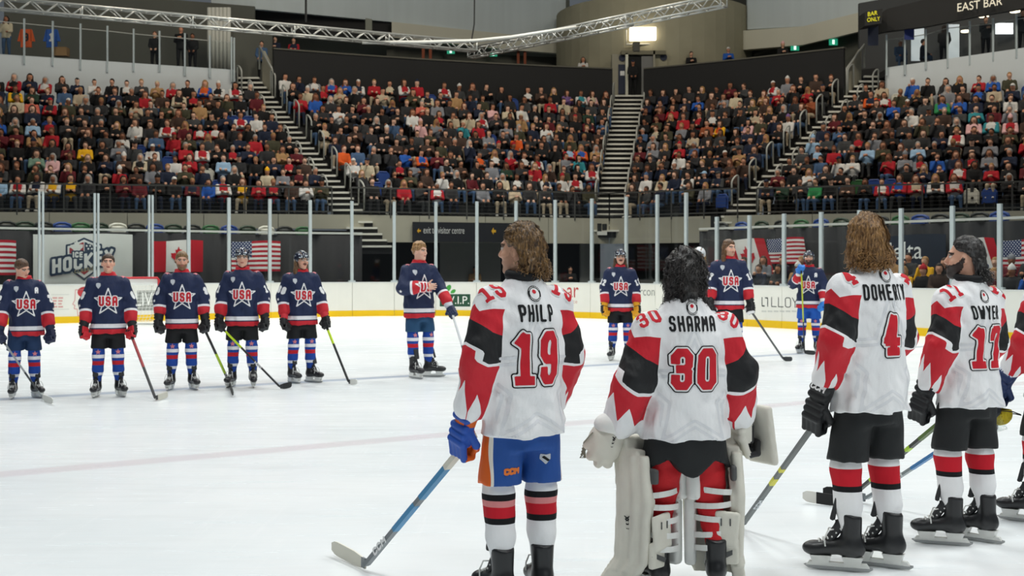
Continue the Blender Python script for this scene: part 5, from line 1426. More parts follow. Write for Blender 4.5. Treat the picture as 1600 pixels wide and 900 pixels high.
def beard_w(P):
    z = P[:, 2]; y = P[:, 1]; x = np.abs(P[:, 0])
    nz = .005 * vnoise(P, 160, 4)
    zu = np.interp(y, [-.03, .0, .03, .06, .1], [.02, .012, -.022, -.036, -.038]); yb = np.interp(z, [-.14, -.10, -.05, -.01, .03], [.045, .018, -.008, -.018, -.012])
    w = np.clip((zu - z + nz) / .014, 0, 1) * np.clip((z + .150 + nz) / .02, 0, 1) * np.clip((y - yb + nz) / .014, 0, 1)
    mouth = (np.hypot(x / .024, (z + .063) / .009) < 1)
    return np.where(mouth, 0, w)
def face_col(P, skin, brow, eye, beardc=None, stub=None, mous=None):
    c = np.tile(np.array(srgb(skin)), (len(P), 1)); x, y, z = np.abs(P[:, 0]), P[:, 1], P[:, 2]
    def put(m, k, a=1.0): c[m] = c[m] * (1 - a) + np.array(srgb(k)) * a
    put((y > .05) & (np.hypot((x - .04) / .025, (z + .03) / .022) < 1), 'd08a74', .35)
    if stub: put(beard_w(P) > .3, stub, .5)
    if beardc: put(beard_w(P) > .35, beardc)
    if mous: put((y > .06) & (np.abs(z + .045) < .011) & (x < .03), mous)
    put((y > .07) & (np.hypot(x / .026, (z + .062) / .0095) < 1), 'a5574e')
    put((y > .055) & (np.abs(z - .034 + .15 * np.abs(x - .032)) < .0065) & (x > .012) & (x < .054), brow)
    put((y > .06) & (np.hypot((x - .031) / .018, (z - .011) / .0085) < 1), 'cfc6bd'); put((y > .06) & (np.hypot((x - .031) / .0085, (z - .011) / .0085) < 1), eye)
    put((y > .06) & (np.abs(z - .0195) < .004) & (np.abs(x - .031) < .019), '3a2a22', .8)
    return c
def hair_sdf(P, st):
    sd_ = st.get('side', -.02); zmin = np.interp(P[:, 1], [-.12, -.06, -.015, .03, .06, .11], [st.get('nape', -.10), sd_ - .035, sd_, max(.012, sd_), st.get('temple', .048), st.get('line', .068)])
    g = st.get('vol', .012)
    ge = np.clip((P[:, 2] - zmin) / .045, .12, 1); d = sd_ell(P, (0, -.016, .032), (.0775, .0985, .0965 + g * (st.get('top', 1.2) - 1))) - g * ge
    d = np.maximum(d, (zmin - P[:, 2]) * .75)
    for a, b, ra, rb in st.get('locks', []): d = smin(d, sd_cone(P, a, b, ra, rb), .03)
    return d + st.get('amp', .004) * vnoise(P, st.get('freq', 70), 3) + st.get('amp2', .0) * vnoise(P, st.get('freq2', 30), 5)
m_hairs = {}
def hair_mat(hexa, hexb, rough=.45):
    k = hexa + hexb
    if k not in m_hairs:
        n = NT('hair_' + hexa, rough, .5); c = n.coord('Object', scale=(60, 60, 9)); f = n.noise(c, 1.6, 4, .6)
        n.base(n.mix(n.math('SMOOTHSTEP', f, .35, .68), srgb(hexa), srgb(hexb))); n.bump(f, .6, .01); m_hairs[k] = n.m
    return m_hairs[k]
def strands(name, st, mats, parent, M, n=800, seed=1, length=.2, wave=.006, wk=60.0, width=.0042, flow=None):
    """ribbons that lie on the hair volume"""
    r = np.random.RandomState(seed)
    u = r.rand(n); th = r.rand(n) * 2 * np.pi
    zz = 1 - 1.15 * u; rr = np.sqrt(np.maximum(0, 1 - zz * zz)); P = np.stack([rr * np.cos(th) * .085, rr * np.sin(th) * .105 - .016, zz * .105 + .032], -1)
    keep = P[:, 2] > np.interp(P[:, 1], [-.12, -.03, .03, .06, .11], [-.03, .02, .045, st.get('temple', .048) + .012, st.get('line', .068)]); P = P[keep]; n = len(P)
    sd = lambda Q: hair_sdf(Q, st)
    def grad(Q):
        e = .004; return np.stack([(sd(Q + np.eye(3)[i] * e) - sd(Q - np.eye(3)[i] * e)) for i in range(3)], -1) / (2 * e)
    ph = r.rand(n) * 6.28; lv = r.uniform(.55, 1.1, n) * length; K = 15; lift = r.uniform(.0, .006, n)
    pts = []; sidev = []
    for k in range(K):
        for _ in range(2):
            g = grad(P); g /= np.maximum(np.linalg.norm(g, axis=1, keepdims=True), 1e-6); P = P - g * (sd(P) - lift)[:, None] * .8
        bk = 1 / (1 + np.exp(-(P[:, 1] + .045) / .018)); fl = flow(P) if flow else np.stack([P[:, 0] * 1.5, -1.1 * bk, -.28 - 1.4 * (1 - bk)], -1)
        fl = fl - g * (fl * g).sum(1, keepdims=True); fl /= np.maximum(np.linalg.norm(fl, axis=1, keepdims=True), 1e-6)
        sv = np.cross(fl, g); w = wave * np.sin(k / K * lv * wk + ph) * min(1.3, (k / 8) ** 1.5)
        pts.append(P + sv * w[:, None] + g * (np.abs(w) * .6)[:, None]); sidev.append(sv)
        P = P + fl * (lv / K)[:, None]
    V = []; Fc = []
    wd = width * r.uniform(.6, 1.3, n)
    for k in range(K):
        tp = wd * (1 - (k / (K - 1)) ** 3 * .8)
        V.append(pts[k] - sidev[k] * tp[:, None]); V.append(pts[k] + sidev[k] * tp[:, None])
    V = np.stack(V, 1)                         # n, 2K, 3
    base = (np.arange(n) * 2 * K)[:, None]
    q = np.array([(2*k, 2*k+1, 2*k+3, 2*k+2) for k in range(K - 1)])
    Fc = (base[:, :, None] + q[None]).reshape(-1, 4)
    V = V.reshape(-1, 3); Mn = np.array(M); V = V @ Mn[:3, :3].T + Mn[:3, 3]
    o = mk(name, V, Fc, mats, parent, True); o['kind'] = 'stuff'; return o
def curls(name, M, mats, parent, spots, seed, turns=1.6, rad=.009, length=.05, r=.0032):
    """loose curled lock ends: (position, direction) in head space"""
    rn = np.random.RandomState(seed); mb = MB(); Mn = np.array(M)
    for p, d in spots:
        d = np.array(d, float) + rn.normal(0, .35, 3); d /= np.linalg.norm(d); a = np.cross(d, rn.normal(0, 1, 3)); a /= np.linalg.norm(a); b = np.cross(d, a)
        n = 9; L = length * rn.uniform(.6, 1.3); R = rad * rn.uniform(.6, 1.3); ph = rn.uniform(0, 6.28)
        pts = [np.array(p) + d * (L * i / n) + (a * math.cos(ph + turns * 6.28 * i / n) + b * math.sin(ph + turns * 6.28 * i / n)) * R * (.4 + .6 * i / n) for i in range(n + 1)]
        mb.tube([Mn[:3, :3] @ q + Mn[:3, 3] for q in pts], [r * (1 - .7 * (i / n) ** 2) for i in range(n + 1)], 5, flat=1.0)
    o = mb.build(name, mats, parent, True); o['kind'] = 'stuff'; return o
# ---- jersey
def arm_coords(P, S, E, W, s):
    S, E, W = map(lambda v: np.asarray(v, float), (S, E, W))
    def pr(a, b):
        ab = b - a; t = np.clip(((P - a) @ ab) / (ab @ ab), 0, 1); q = a + t[:, None] * ab; return t * np.linalg.norm(ab), q, np.linalg.norm(P - q, axis=1), ab / np.linalg.norm(ab)
    t1, q1, d1, u1 = pr(S, E); t2, q2, d2, u2 = pr(E, W); L1 = np.linalg.norm(E - S)
    first = d1 <= d2; t = np.where(first, t1, L1 + t2); q = np.where(first[:, None], q1, q2); u = np.where(first[:, None], u1, u2)
    # unclamped run over the shoulder so the yoke keeps a gradient
    over = ((P - S) @ u1); t = np.where(first & (over < 0), over, t)
    r = P - q; e1 = np.array([s, 0, 0.0]); e1 = e1 - u * (u @ e1)[:, None]; e1 /= np.linalg.norm(e1, axis=1, keepdims=True)
    e2 = np.array([0, -1.0, 0]); e2 = e2 - u * (u @ e2)[:, None]; e2 = e2 - e1 * (e1 * e2).sum(1, keepdims=True); e2 /= np.linalg.norm(e2, axis=1, keepdims=True)
    ph = np.arctan2((r * e2).sum(1), (r * e1).sum(1)) / np.pi
    return t, ph, np.minimum(d1, d2)
FOLD = rotm(x=.5, y=.6) @ np.diag([1.5, 1.0, .35]); FOLD2 = rotm(x=-.4, y=-.7) @ np.diag([1.4, 1.0, .3])
def build_jersey(root, A, m, h, hem=.87, bulk=1.0, seed=1, sr=(.088, .092, .078), lean=(0, 0), end=1.0, front_tuck=0.0):
    """A: dict of shoulder, elbow, wrist for sides -1 (left) and 1 (right)"""
    zs = np.array([hem, hem + .12, 1.15, 1.36, 1.47, 1.56, 1.63, 1.665, 1.69])
    ra = np.array([.222, .214, .204, .202, .195, .160, .112, .085, .070]) * bulk; rb = np.array([.165, .156, .150, .158, .150, .125, .098, .085, .070]) * bulk
    k = (zs - hem) / (1.69 - hem); cx = lean[0] * (k - 1); cy = -.01 + lean[1] * (k - 1)
    def fold(a, z):
        lo = np.clip((1.25 - z) / .35, 0, 1)
        return 1 + .038 * lo * np.sin(6 * a + seed + 1.2 * np.sin(3 * z * 4)) + .022 * lo * np.sin(13 * a + 2.3 * seed)
    Wr = {s: np.asarray(A[s][1]) + (np.asarray(A[s][2]) - np.asarray(A[s][1])) * end for s in (-1, 1)}
    def torso(P): return sd_loft(P, zs, cx, cy, ra, rb, fold, 2.25)
    def arm(P, s):
        S, E, W = A[s][0], A[s][1], Wr[s]
        return smin(smin(sd_cone(P, S, E, sr[0], sr[1]), sd_cone(P, E, W, sr[1], sr[2]), .03), np.linalg.norm(P - np.asarray(S), axis=1) - sr[0] * 1.0, .02)
    def fn(P):
        wr = .010 * vnoise(P @ FOLD, 15, seed) + .005 * vnoise(P @ FOLD2, 34, seed + 2)
        ta = torso(P); d = smin(smin(ta, arm(P, -1), .035), arm(P, 1), .035)
        return d + wr
    def aattr(P):
        out = np.zeros((len(P), 3)); dt = torso(P); best = np.full(len(P), 1e9)
        for s in (-1, 1):
            t, ph, dd = arm_coords(P, A[s][0], A[s][1], Wr[s], s); da = arm(P, s); m_ = da < best
            out[m_, 0] = t[m_]; out[m_, 1] = ph[m_]; best = np.minimum(best, da)
        out[:, 2] = np.clip((dt - best) * 1.0, -.1, .1)
        return out
    allp = np.array([A[s][i] for s in (-1, 1) for i in range(2)] + [Wr[-1], Wr[1]])
    lo = np.minimum(allp.min(0) - .13 * bulk, (-.30 * bulk, -.26 * bulk, hem - .03)); hi = np.maximum(allp.max(0) + .13 * bulk, (.30 * bulk, .26 * bulk, 1.72))
    lo[0] -= abs(lean[0]); hi[0] += abs(lean[0]); lo[1] -= abs(lean[1]); hi[1] += abs(lean[1])
    o = sdf_obj('jersey', fn, lo, hi, h, m, root, attrs={'arm': aattr})
    return o
def leg_sdf_pants(P, L, hem, bulk, seed):
    d = sd_loft(P, [.80, .9, 1.12], [0]*3, [0]*3, [.175*bulk, .172*bulk, .14*bulk], [.135*bulk, .13*bulk, .10*bulk])
    for s in (-1, 1):
        H, K = np.array([s*.095, 0, .96]), np.array(L[s][0])
        d = smin(d, sd_cone(P, H, K + (K - H) * .1, .104 * bulk, .112 * bulk), .025)
    d = np.maximum(d, hem - P[:, 2]); return d + .005 * vnoise(P * np.array([1, 1, .7]), 20, seed)
def build_legs(root, L, pants_m, sock_m, h, hem=.60, bulk=1.0, seed=1, yaw=(.15, -.15)):
    K = np.array([L[s][i] for s in (-1, 1) for i in range(2)])
    lo = np.minimum(K.min(0) - .17, (-.28, -.22, hem - .04)); lo[2] = hem - .04; hi = np.maximum(K.max(0) + .17, (.28, .22, 1.14)); hi[2] = 1.14
    pants = sdf_obj('shorts', lambda P: leg_sdf_pants(P, L, hem, bulk, seed), lo, hi, h, pants_m, root)
    for s in (-1, 1):
        k, a = np.array(L[s][0]), np.array(L[s][1])
        def fn(P, k=k, a=a):
            d = sd_cone(P, k + (k - a) * .30, k, .078, .08); d = smin(d, sd_cone(P, k, k + (a - k) * .5, .082, .074), .02); d = smin(d, sd_cone(P, k + (a - k) * .5, a + (0, 0, .03), .074, .046), .02)
            d = smin(d, sd_ell(P, k + (0, .025, -.02), (.055, .055, .08)), .03)
            return d + .004 * vnoise(P * np.array([1, 1, .8]), 26, seed + s)
        lo = np.minimum(k, a) - .12; hi = np.maximum(k, a) + .12; lo[2] = a[2] + .0; hi[2] = k[2] + .18
        sdf_obj('sock', fn, lo, hi, h * .85, sock_m, root)
        add_skate(root, (a[0], a[1] + .05, 0), yaw[0 if s < 0 else 1])
    return pants
def build_body(root, A, L, headM, hres, face, st=None, lean=(0, 0)):
    """one mesh: coarse trunk and limbs, finer head and neck"""
    Mn = np.array(headM); Ri = np.linalg.inv(Mn)
    V1, Q1 = surfnet(lambda P: head_sdf(P, face.get('bv', 0)), (-.11, -.14, -.27), (.11, .14, .15), hres)
    C1 = face_col(V1, face['skin'], face['brow'], face.get('eye', '3a2c22'), face.get('beard'), face.get('stub'), face.get('mous'))
    V1 = V1 @ Mn[:3, :3].T + Mn[:3, 3]
    nb = Mn[:3, 3] + Mn[:3, :3] @ np.array([0, -.04, -.2])
    def fn(P):
        d = sd_loft(P, [.95, 1.2, 1.45, 1.58], [lean[0]*-.7, lean[0]*-.4, 0, 0], [lean[1]*-.7, lean[1]*-.4, 0, 0], [.15, .16, .17, .1], [.10, .11, .11, .07])
        d = smin(d, sd_cone(P, (0, 0, 1.5), nb, .07, .06), .04)
        for s in (-1, 1):
            S, E, W = A[s]; d = smin(d, sd_cone(P, S, E, .05, .045), .03); d = smin(d, sd_cone(P, E, W, .044, .033), .02)
            W = np.asarray(W, float); dr = (W - np.asarray(E)) / np.linalg.norm(W - np.asarray(E)); d = smin(d, sd_ell(P, W + dr * .05, (.035, .035, .05)), .02)
            K, a = L[s]; d = smin(d, sd_cone(P, (s*.09, 0, .97), K, .085, .06), .04); d = smin(d, sd_cone(P, K, a, .055, .035), .03)
        return d
    allp = np.array([list(A[s][i]) for s in (-1, 1) for i in range(3)] + [list(L[s][i]) for s in (-1, 1) for i in range(2)])
    V2, Q2 = surfnet(fn, np.minimum(allp.min(0) - .12, (-.25, -.2, .1)), np.maximum(allp.max(0) + .12, (.25, .2, 1.68)), .03)
    C2 = np.tile(np.array(srgb(face['skin'])), (len(V2), 1))
    o = mk('body', np.concatenate([V1, V2]), np.concatenate([Q1, Q2 + len(V1)]), m_skin, root, True)
    a = o.data.attributes.new('col', 'FLOAT_COLOR', 'POINT'); a.data.foreach_set('color', np.concatenate([np.concatenate([C1, C2]), np.ones((len(V1) + len(V2), 1))], 1).astype(np.float32).ravel())
    return o
def build_hair(root, st, headM, h, m):
    Mn = np.array(headM)
    V, Q = surfnet(lambda P: hair_sdf(P, st), (-.2, -.22, -.34), (.2, .16, .2), h); V = V @ Mn[:3, :3].T + Mn[:3, 3]
    return mk('hair', V, Q, m, root, True)
def build_helmet(root, headM, m, hres=.009, visor=True):
    Mn = np.array(headM)
    def fn(P):
        d = sd_ell(P, (0, -.014, .035), (.106, .130, .122)); zmin = np.interp(P[:, 1], [-.13, -.05, .02, .05, .12], [-.05, -.035, -.015, .035, .045])
        d = smax(d, (zmin - P[:, 2]) * .8, .008); d = smax(d, -(np.abs(np.abs(P[:, 0]) - .045) - .006 + np.maximum(0, .085 - P[:, 2])) * .5, .004)
        return np.maximum(d, -(sd_ell(P, (0, -.014, .03), (.084, .104, .10))))
    V, Q = surfnet(fn, (-.13, -.17, -.08), (.13, .14, .18), hres); V = V @ Mn[:3, :3].T + Mn[:3, 3]
    o = mk('helmet', V, Q, m, root, True)
    mb = MB()
    for s in (-1, 1): mb.tube([(s*.088, -.0, -.01), (s*.072, .03, -.09), (s*.02, .055, -.128)], .004, 5)
    v = np.array(mb.v) @ Mn[:3, :3].T + Mn[:3, 3]; mk('chin_strap', v, mb.f, m_blkp, o)
    if visor:
        vs = []; n = 14
        for r_, off in ((0, 0), (1, 0), (1, .004), (0, .004)):
            for i in range(n + 1):
                t = -1.25 + 2.5 * i / n; vs.append(((.108 + off) * math.sin(t) * (1 - .04 * r_), -.01 + (.136 + off) * math.cos(t) * (1 - .02 * r_), .062 if r_ == 0 else -.018 + .01 * abs(t)))
        fs = [(k*(n+1)+i, k*(n+1)+i+1, ((k+1) % 4)*(n+1)+i+1, ((k+1) % 4)*(n+1)+i) for k in range(4) for i in range(n)]
        v = np.array(vs) @ Mn[:3, :3].T + Mn[:3, 3]; mk('visor', v, fs, m_glass, o, True)
    return o
def head_matrix(pos, yaw, pitch=0.0, roll=0.0):
    return Matrix.Translation(V3(pos)) @ Euler((pitch, roll, yaw), 'XYZ').to_matrix().to_4x4()
# ---- stick
def ice_pt(px, py): Z = F * EYE / (py - HZ); return np.array([(px - 800) / F * Z, Z, 0.0])
def add_stick(label, top, heel, toe, cols, grip=.16, text=None, tape_toe=None, group='sticks held by the players', size=(.030, .021)):
    top, heel, toe = (np.asarray(v, float) for v in (top, heel, toe)); heel = heel + (0, 0, .035); toe = toe + (0, 0, .045)
    d = (top - heel); L = np.linalg.norm(d); d /= L
    r = empty('hockey_stick', heel - (0, 0, .035)); tag(r, label, 'hockey stick', group)
    def seg(name, a, b, m, k=1.0, par=r):
        mb = MB(); mb.bar(heel + d * a, heel + d * b, size[0] * k, size[1] * k); o = mb.build(name, m)
        if par is r: unparent_loc(o, r)
        else: o.parent = par
        return o
    ms = [mat('stick_' + c, c, .4) for c in cols[:2]]
    cuts = cols[4] if len(cols) > 4 else [(0.02, .5, 0), (.5, 1 - grip / L, 1)]
    sh = seg('shaft', .02, L - grip, ms[0])
    for a, b, k in cuts:
        if k: seg('shaft_band', a * L, b * L if b < 1 else L - grip, ms[1] if k == 1 else mat('stick_' + k, k, .4), 1.06, sh)
    seg('grip_tape', L - grip - .005, L, mat('tape_' + cols[2], cols[2], .85), 1.12)
    bl = toe - heel; bl[2] = 0; Lb = np.linalg.norm(bl); bu = bl / Lb; nr = np.array([-bu[1], bu[0], 0]); n = 12
    vs = []
    for i in range(n + 1):
        t = i / n; c = heel + bu * (Lb * t) + nr * (.02 * t * t); hh = .028 + .014 * min(1, t * 3) - (.02 * max(0, (t - .85) / .15) ** 2); zc = .045 + (.015 * t * t) - .0
        for sy, sz in ((-1, -1), (1, -1), (1, 1), (-1, 1)): vs.append(c * (1, 1, 0) + nr * (.005 * sy) + (0, 0, zc + hh * sz))
    fs = [(4*i+j, 4*i+(j+1) % 4, 4*i+4+(j+1) % 4, 4*i+4+j) for i in range(n) for j in range(4)] + [(3, 2, 1, 0), (4*n, 4*n+1, 4*n+2, 4*n+3)]
    mi = None; mats_ = [mat('tape_' + cols[3], cols[3], .8)]
    if tape_toe: mats_.append(mat('tape_' + tape_toe[0], tape_toe[0], .8)); mi = [1 if (f // 4) >= n * tape_toe[1] else 0 for f in range(4 * n)] + [0, 1]
    bo = mk('blade', vs, fs, mats_, mi=mi); unparent_loc(bo, r)
    mb = MB(); mb.bar(heel + d * .12, heel + (0, 0, .005), size[0] * .95, size[1] * .9); mb.bar(heel + (0, 0, .01), heel + bu * .05 + (0, 0, .012), .06, .012, up=nr); o = mb.build('hosel', ms[0]); unparent_loc(o, r)
    if text:                                # lettering along the shaft, on the face towards the viewer
        tsdf = text_sdf(text[0], .016, .0035, .010, 2.1); V2, Fc = shape2d(tsdf[0], tsdf[1] + .01, tsdf[2] + .01, .0035)
        view = np.array([0, 0, EYE]) - heel; x = np.cross((0, 0, 1.0), d); x /= np.linalg.norm(x); zf = np.cross(d, x); zf /= np.linalg.norm(zf)
        best = max((x, -x, zf, -zf), key=lambda v: v @ view); off = size[0] / 2 if abs(best @ x) > .9 else size[1] / 2
        upv = np.cross(best, d); c = heel + d * (L * text[1]) + best * (off * 1.08 + .001)
        k = text[3] if len(text) > 3 else 1.0
        o = mk('shaft_lettering', [c + d * u * k + upv * v * k for u, v in V2], Fc, text[2]); o.parent = sh
    return r
# ------------------------------------------------------------------ the players
def arms(l=None, r=None):
    dl = [(-.185, -.01, 1.53), (-.265, -.05, 1.28), (-.275, .06, 1.04)]; dr = [(.185, -.01, 1.53), (.265, -.05, 1.28), (.275, .06, 1.04)]
    for d, o in ((dl, l), (dr, r)):
        if o:
            d[1] = o[0]; d[2] = o[1]
            if len(o) > 2: d[0] = o[2]
    return {-1: [np.array(v, float) for v in dl], 1: [np.array(v, float) for v in dr]}
def legs(l=None, r=None):
    d = {-1: [(-.125, .03, .56), (-.14, -.03, .17)], 1: [(.125, .03, .56), (.14, -.03, .17)]}
    if l: d[-1] = l
    if r: d[1] = r
    return {k: [np.array(v, float) for v in w] for k, w in d.items()}
def root_at(px, foot, head, rz, label, group):
    Z = F * EYE / (foot - HZ); H = EYE + (HZ - head) / F * Z; k = H / 1.93; x = (px - 800) / F * Z
    r = empty('person', (x, Z, 0), rz); r.scale = (k, k, k); tag(r, label, 'person', group); return r
def to_world(root, p):
    c, s = math.cos(root.rotation_euler.z), math.sin(root.rotation_euler.z); k = root.scale[0]; p = np.asarray(p, float) * k
    return np.array([root.location.x + c * p[0] - s * p[1], root.location.y + s * p[0] + c * p[1], p[2]])
def facing_cam(px, off=0.0): return math.pi - math.atan((px - 800) / F) + math.radians(off)
SHC = {}
def shp(key, fn, w, h, res):
    if key not in SHC: SHC[key] = shape2d(fn, w, h, res)
    return SHC[key]
def glove_on(root, A, s, cols, palm, text=None, bend=None, sc=1.0):
    E, W = A[s][1], A[s][2]; d = (W - E) / np.linalg.norm(W - E)
    if bend is not None: d = np.asarray(bend, float)
    return add_glove(root, W + d * .10, d, palm, cols, s < 0, text, sc)
# ---------------- home side: white jerseys seen from behind
def canada(px, foot, head, rz, label, num, name, A, L, st, face, hm, headyaw, pitch, gl_cols, pants_m, sock, bulk=1.0, jm=None, sr=(.088, .092, .078), lean=(0, 0), hem=.87, phem=.60, end=1.0, seed=1, gtext=None, headpos=(0, .03, 1.80), roll=0.0, strand=None, yaw=(.2, -.15), skates=True, gloves=(True, True), hpos=0.0, bend=None, zs=(1.266, 1.488, 1.585), nh=(.222, .60), curl=None):
    root = root_at(px, foot, head, rz, label, 'players in white and red')
    M = head_matrix(headpos, headyaw, pitch, roll)
    build_body(root, A, L, M, .0065, face, lean=lean)
    jer = build_jersey(root, A, jm or m_cj, .0125, hem, bulk, seed, sr, lean, end); bv = bvh_of(jer)
    hair = build_hair(root, st, M, .006, hm[0])
    if strand: strands('hair_strands', st, hm[1], hair, M, **strand)
    if curl: curls('hair_curls', M, hm[1], hair, curl, seed)
    mb = MB(); c = np.array([0, -.012, 1.676])
    ring = [c + np.array([.076 * bulk**.5 * math.cos(a), .078 * math.sin(a), .008 * math.sin(a)]) for a in np.linspace(0, 2 * math.pi, 25)[:-1]]
    mb.tube(ring, .021, 8, closed=True, flat=1.25); mb.build('collar', m_blkp, jer, True)
    X, Zv = (1, 0, 0), (0, 0, 1); B = -.30 * bulk
    # faint leaf pattern, emblem, name, number
    zn, zname, ez = zs
    pat = lambda P: np.maximum(np.abs(np.abs(d_poly(P / .34, star_poly(1.0, .46)) * .34) - .016) - .008, np.abs(P[:, 0]) - .19)
    decal('back_pattern', shp('pat', pat, .9, .75, .011), bv, (0, B, 1.13), X, Zv, .0012, m_greyp, jer)
    el = lambda P, r: np.hypot(P[:, 0], P[:, 1] * .86) - r
    decal('emblem_ring', shp('em1', lambda P: el(P, .034), .1, .1, .005), bv, (0, B, ez), X, Zv, .0035, m_blkp, jer)
    decal('emblem_disc', shp('em2', lambda P: el(P, .024), .1, .1, .004), bv, (0, B, ez), X, Zv, .005, m_wht, jer)
    decal('emblem_mark', shp('em3', lambda P: np.hypot(P[:, 0] + .002, P[:, 1] - .010) - .010, .1, .1, .003), bv, (0, B, ez), X, Zv, .0065, m_redp, jer)
    for sgn in (1, -1):
        decal('emblem_lettering', shp('em4%d' % sgn, lambda P, sgn=sgn: np.maximum(np.maximum(np.abs(el(P, .029)) - .0026, (np.sin(np.arctan2(P[:, 0], P[:, 1] * sgn) * 26)) * .004 - .0012), np.abs(np.arctan2(P[:, 0], P[:, 1] * sgn)) * .01 - .0105), .08, .08, .0022), bv, (0, B, ez), X, Zv, .0065, m_wht, jer)
    if name: t = text_sdf(name, .074, .0062, .023, .60)
    if name: decal('name_lettering', shape2d(t[0], t[1] + .01, t[2] + .01, .005), bv, (0, B, zname), X, Zv, .004, m_blkp, jer)
    if num: t = text_sdf(num, nh[0], .0225, .074, nh[1])
    for nm, ex, off, m in (('number_outline', .0145, .0035, m_blkp), ('number_edge', .0085, .0055, m_wht), ('number', .0, .0075, m_redp)) if num else ():
        decal(nm, shape2d(lambda P, ex=ex: t[0](P) - ex, t[1] + .05, t[2] + .05, .0065), bv, (0, B, zn), X, Zv, off, m, jer)
    # numbers on the shoulders
    for s in ((-1, 1) if num else ()):
        S = A[s][0]; u = text_sdf(num, .098, .0092, .036, .74)
        ux = np.array([.80 * 1, s * -.0, s * -.55]); ux = np.array([.86, .18 * s, -.45 * s]) if s < 0 else np.array([.86, -.18, -.45])
        nr = np.array([s * .44, -.62, .65]); nr /= np.linalg.norm(nr); ux -= nr * (ux @ nr); ux /= np.linalg.norm(ux); uy = np.cross(nr, ux)
        for nm, ex, off, m in (('shoulder_number_edge', .006, .003, m_wht), ('shoulder_number', 0, .0045, m_redp)):
            decal(nm, shape2d(lambda P, ex=ex: u[0](P) - ex, u[1] + .03, u[2] + .03, .0055), bv, S + nr * .06 + np.array([s * -.015, 0, .02]), ux, uy, off, m, jer)
    fists = {}
    build_legs(root, L, pants_m, sock, .0135, phem, bulk if bulk == 1.0 else 1.04, seed, yaw) if skates else None
    for s, on in zip((-1, 1), gloves):
        if on: fists[s] = glove_on(root, A, s, gl_cols, (-s * .93, .25, 0), (gtext, mat('glove_text_' + (hm[2] if len(hm) > 2 else 'w'), hm[2] if len(hm) > 2 else 'e8e8e8', .6)) if (gtext and s < 0) else None, bend)
    return root, jer, fists, bv
m_sh_blk = cloth_mat('shorts_black', '232526', .7, bump=.2)
m_sh_ed = NT('shorts_blue_orange', .6, .3); _q = m_sh_ed.sep(m_sh_ed.coord('Object')); _xx = m_sh_ed.math('ABSOLUTE', _q[0])
m_sh_ed.base(m_sh_ed.ramp(_xx, [(0, srgb('1f4c94')), (.188, srgb('e6e0d4')), (.203, srgb('d9601c'))], 'CONSTANT')); fabric(m_sh_ed, .2); m_sh_ed = m_sh_ed.m
HB = ('3a2716', '7d5c38')
def RING(n, seed, z0, z1, rx, front):
    """places for curled ends round the back of the head, between two heights"""
    rn = np.random.RandomState(seed); out = []
    for _ in range(n):
        a = rn.uniform(-math.pi * .92, -math.pi * .08); z = z0 + (z1 - z0) * rn.rand() ** 1.4; k = 1.0 if z < .03 else math.sqrt(max(.15, 1 - ((z - .03) / .13) ** 2))
        out.append(((rx * math.cos(a) * k, -.03 + (.115 if rx < .1 else .125) * math.sin(a) * k + front, z), (math.cos(a) * .6, math.sin(a) * .6, -.8)))
    return out
# 19
st19 = dict(vol=.016, top=1.1, nape=-.14, side=.0, temple=.062, line=.085, amp=.004, freq=80, amp2=.006, freq2=34,
            locks=[((0, -.09, .0), (0, -.118, -.075), .045, .038), ((-.055, -.07, -.02), (-.066, -.10, -.075), .034, .03), ((.055, -.07, -.02), (.066, -.10, -.07), .034, .03)])
A19 = arms(((-.262, -.05, 1.28), (-.285, .03, 1.02)), ((.25, -.02, 1.27), (.235, .10, 1.02)))
L19 = legs([(-.12, .03, .56), (-.125, -.02, .17)], [(.12, .02, .56), (.105, -.02, .17)])
p19, j19, f19, b19 = canada(816, 945, 352, math.radians(28), 'player number 19 in white with blue and orange shorts, brown wavy hair, seen from behind', '19', 'PHILP', A19, L19, st19,
    dict(skin='c99a80', brow='4a3220', stub='8a6248'), (hair_mat('2f1f13', '6e4e2e'), hair_mat('3d2a19', '9b7647', .35), 'f0f0f0'), math.radians(34), .02,
    ('2450a8', 'd8641e', 'd8641e', 'd8641e'), m_sh_ed, m_sock_ca19, phem=.625, seed=2, gtext='CCM',
    curl=RING(300, 1, -.105, -.03, .082, .012), strand=dict(n=2600, seed=3, length=.175, wave=.010, wk=80, width=.0017), yaw=(.1, -.25))
# 4
st4 = dict(vol=.017, top=1.0, nape=-.12, side=-.05, line=.07, amp=.004, freq=60, amp2=.008, freq2=26,
           locks=[((0, -.09, .0), (0, -.105, -.09), .055, .052), ((-.06, -.05, -.0), (-.085, -.07, -.095), .038, .043), ((.06, -.05, -.0), (.085, -.07, -.095), .038, .043), ((-.07, .0, .0), (-.085, .0, -.10), .026, .034), ((.07, .0, .0), (.085, .0, -.10), .026, .034)])
A4 = arms(((-.262, -.03, 1.265), (-.27, .06, 1.01)), ((.25, .02, 1.27), (.21, .20, 1.05)))
p4, j4, f4, b4 = canada(1358, 889, 338, math.radians(28), 'player number 4 with shoulder-length light brown hair and black shorts, seen from behind', '4', 'DOHERTY', A4, legs([(-.13, .04, .55), (-.135, .0, .17)], [(.12, .01, .55), (.115, -.05, .17)]), st4,
    dict(skin='c99a80', brow='6a4a2a'), (hair_mat('4a3018', '8d683c'), hair_mat('5b3d20', 'b98d57', .35), 'f0f0f0'), math.radians(-20), .05,
    ('1c1d1f', '2a2b2d', '1c1d1f', '1c1d1f'), m_sh_blk, m_sock_ca, seed=5, end=.80, gtext='CCM', zs=(1.293, 1.517, 1.61), nh=(.185, .78), curl=RING(480, 2, -.125, -.04, .108, .016), strand=dict(n=3400, seed=7, length=.195, wave=.012, wk=75, width=.0018), yaw=(.75, .55))
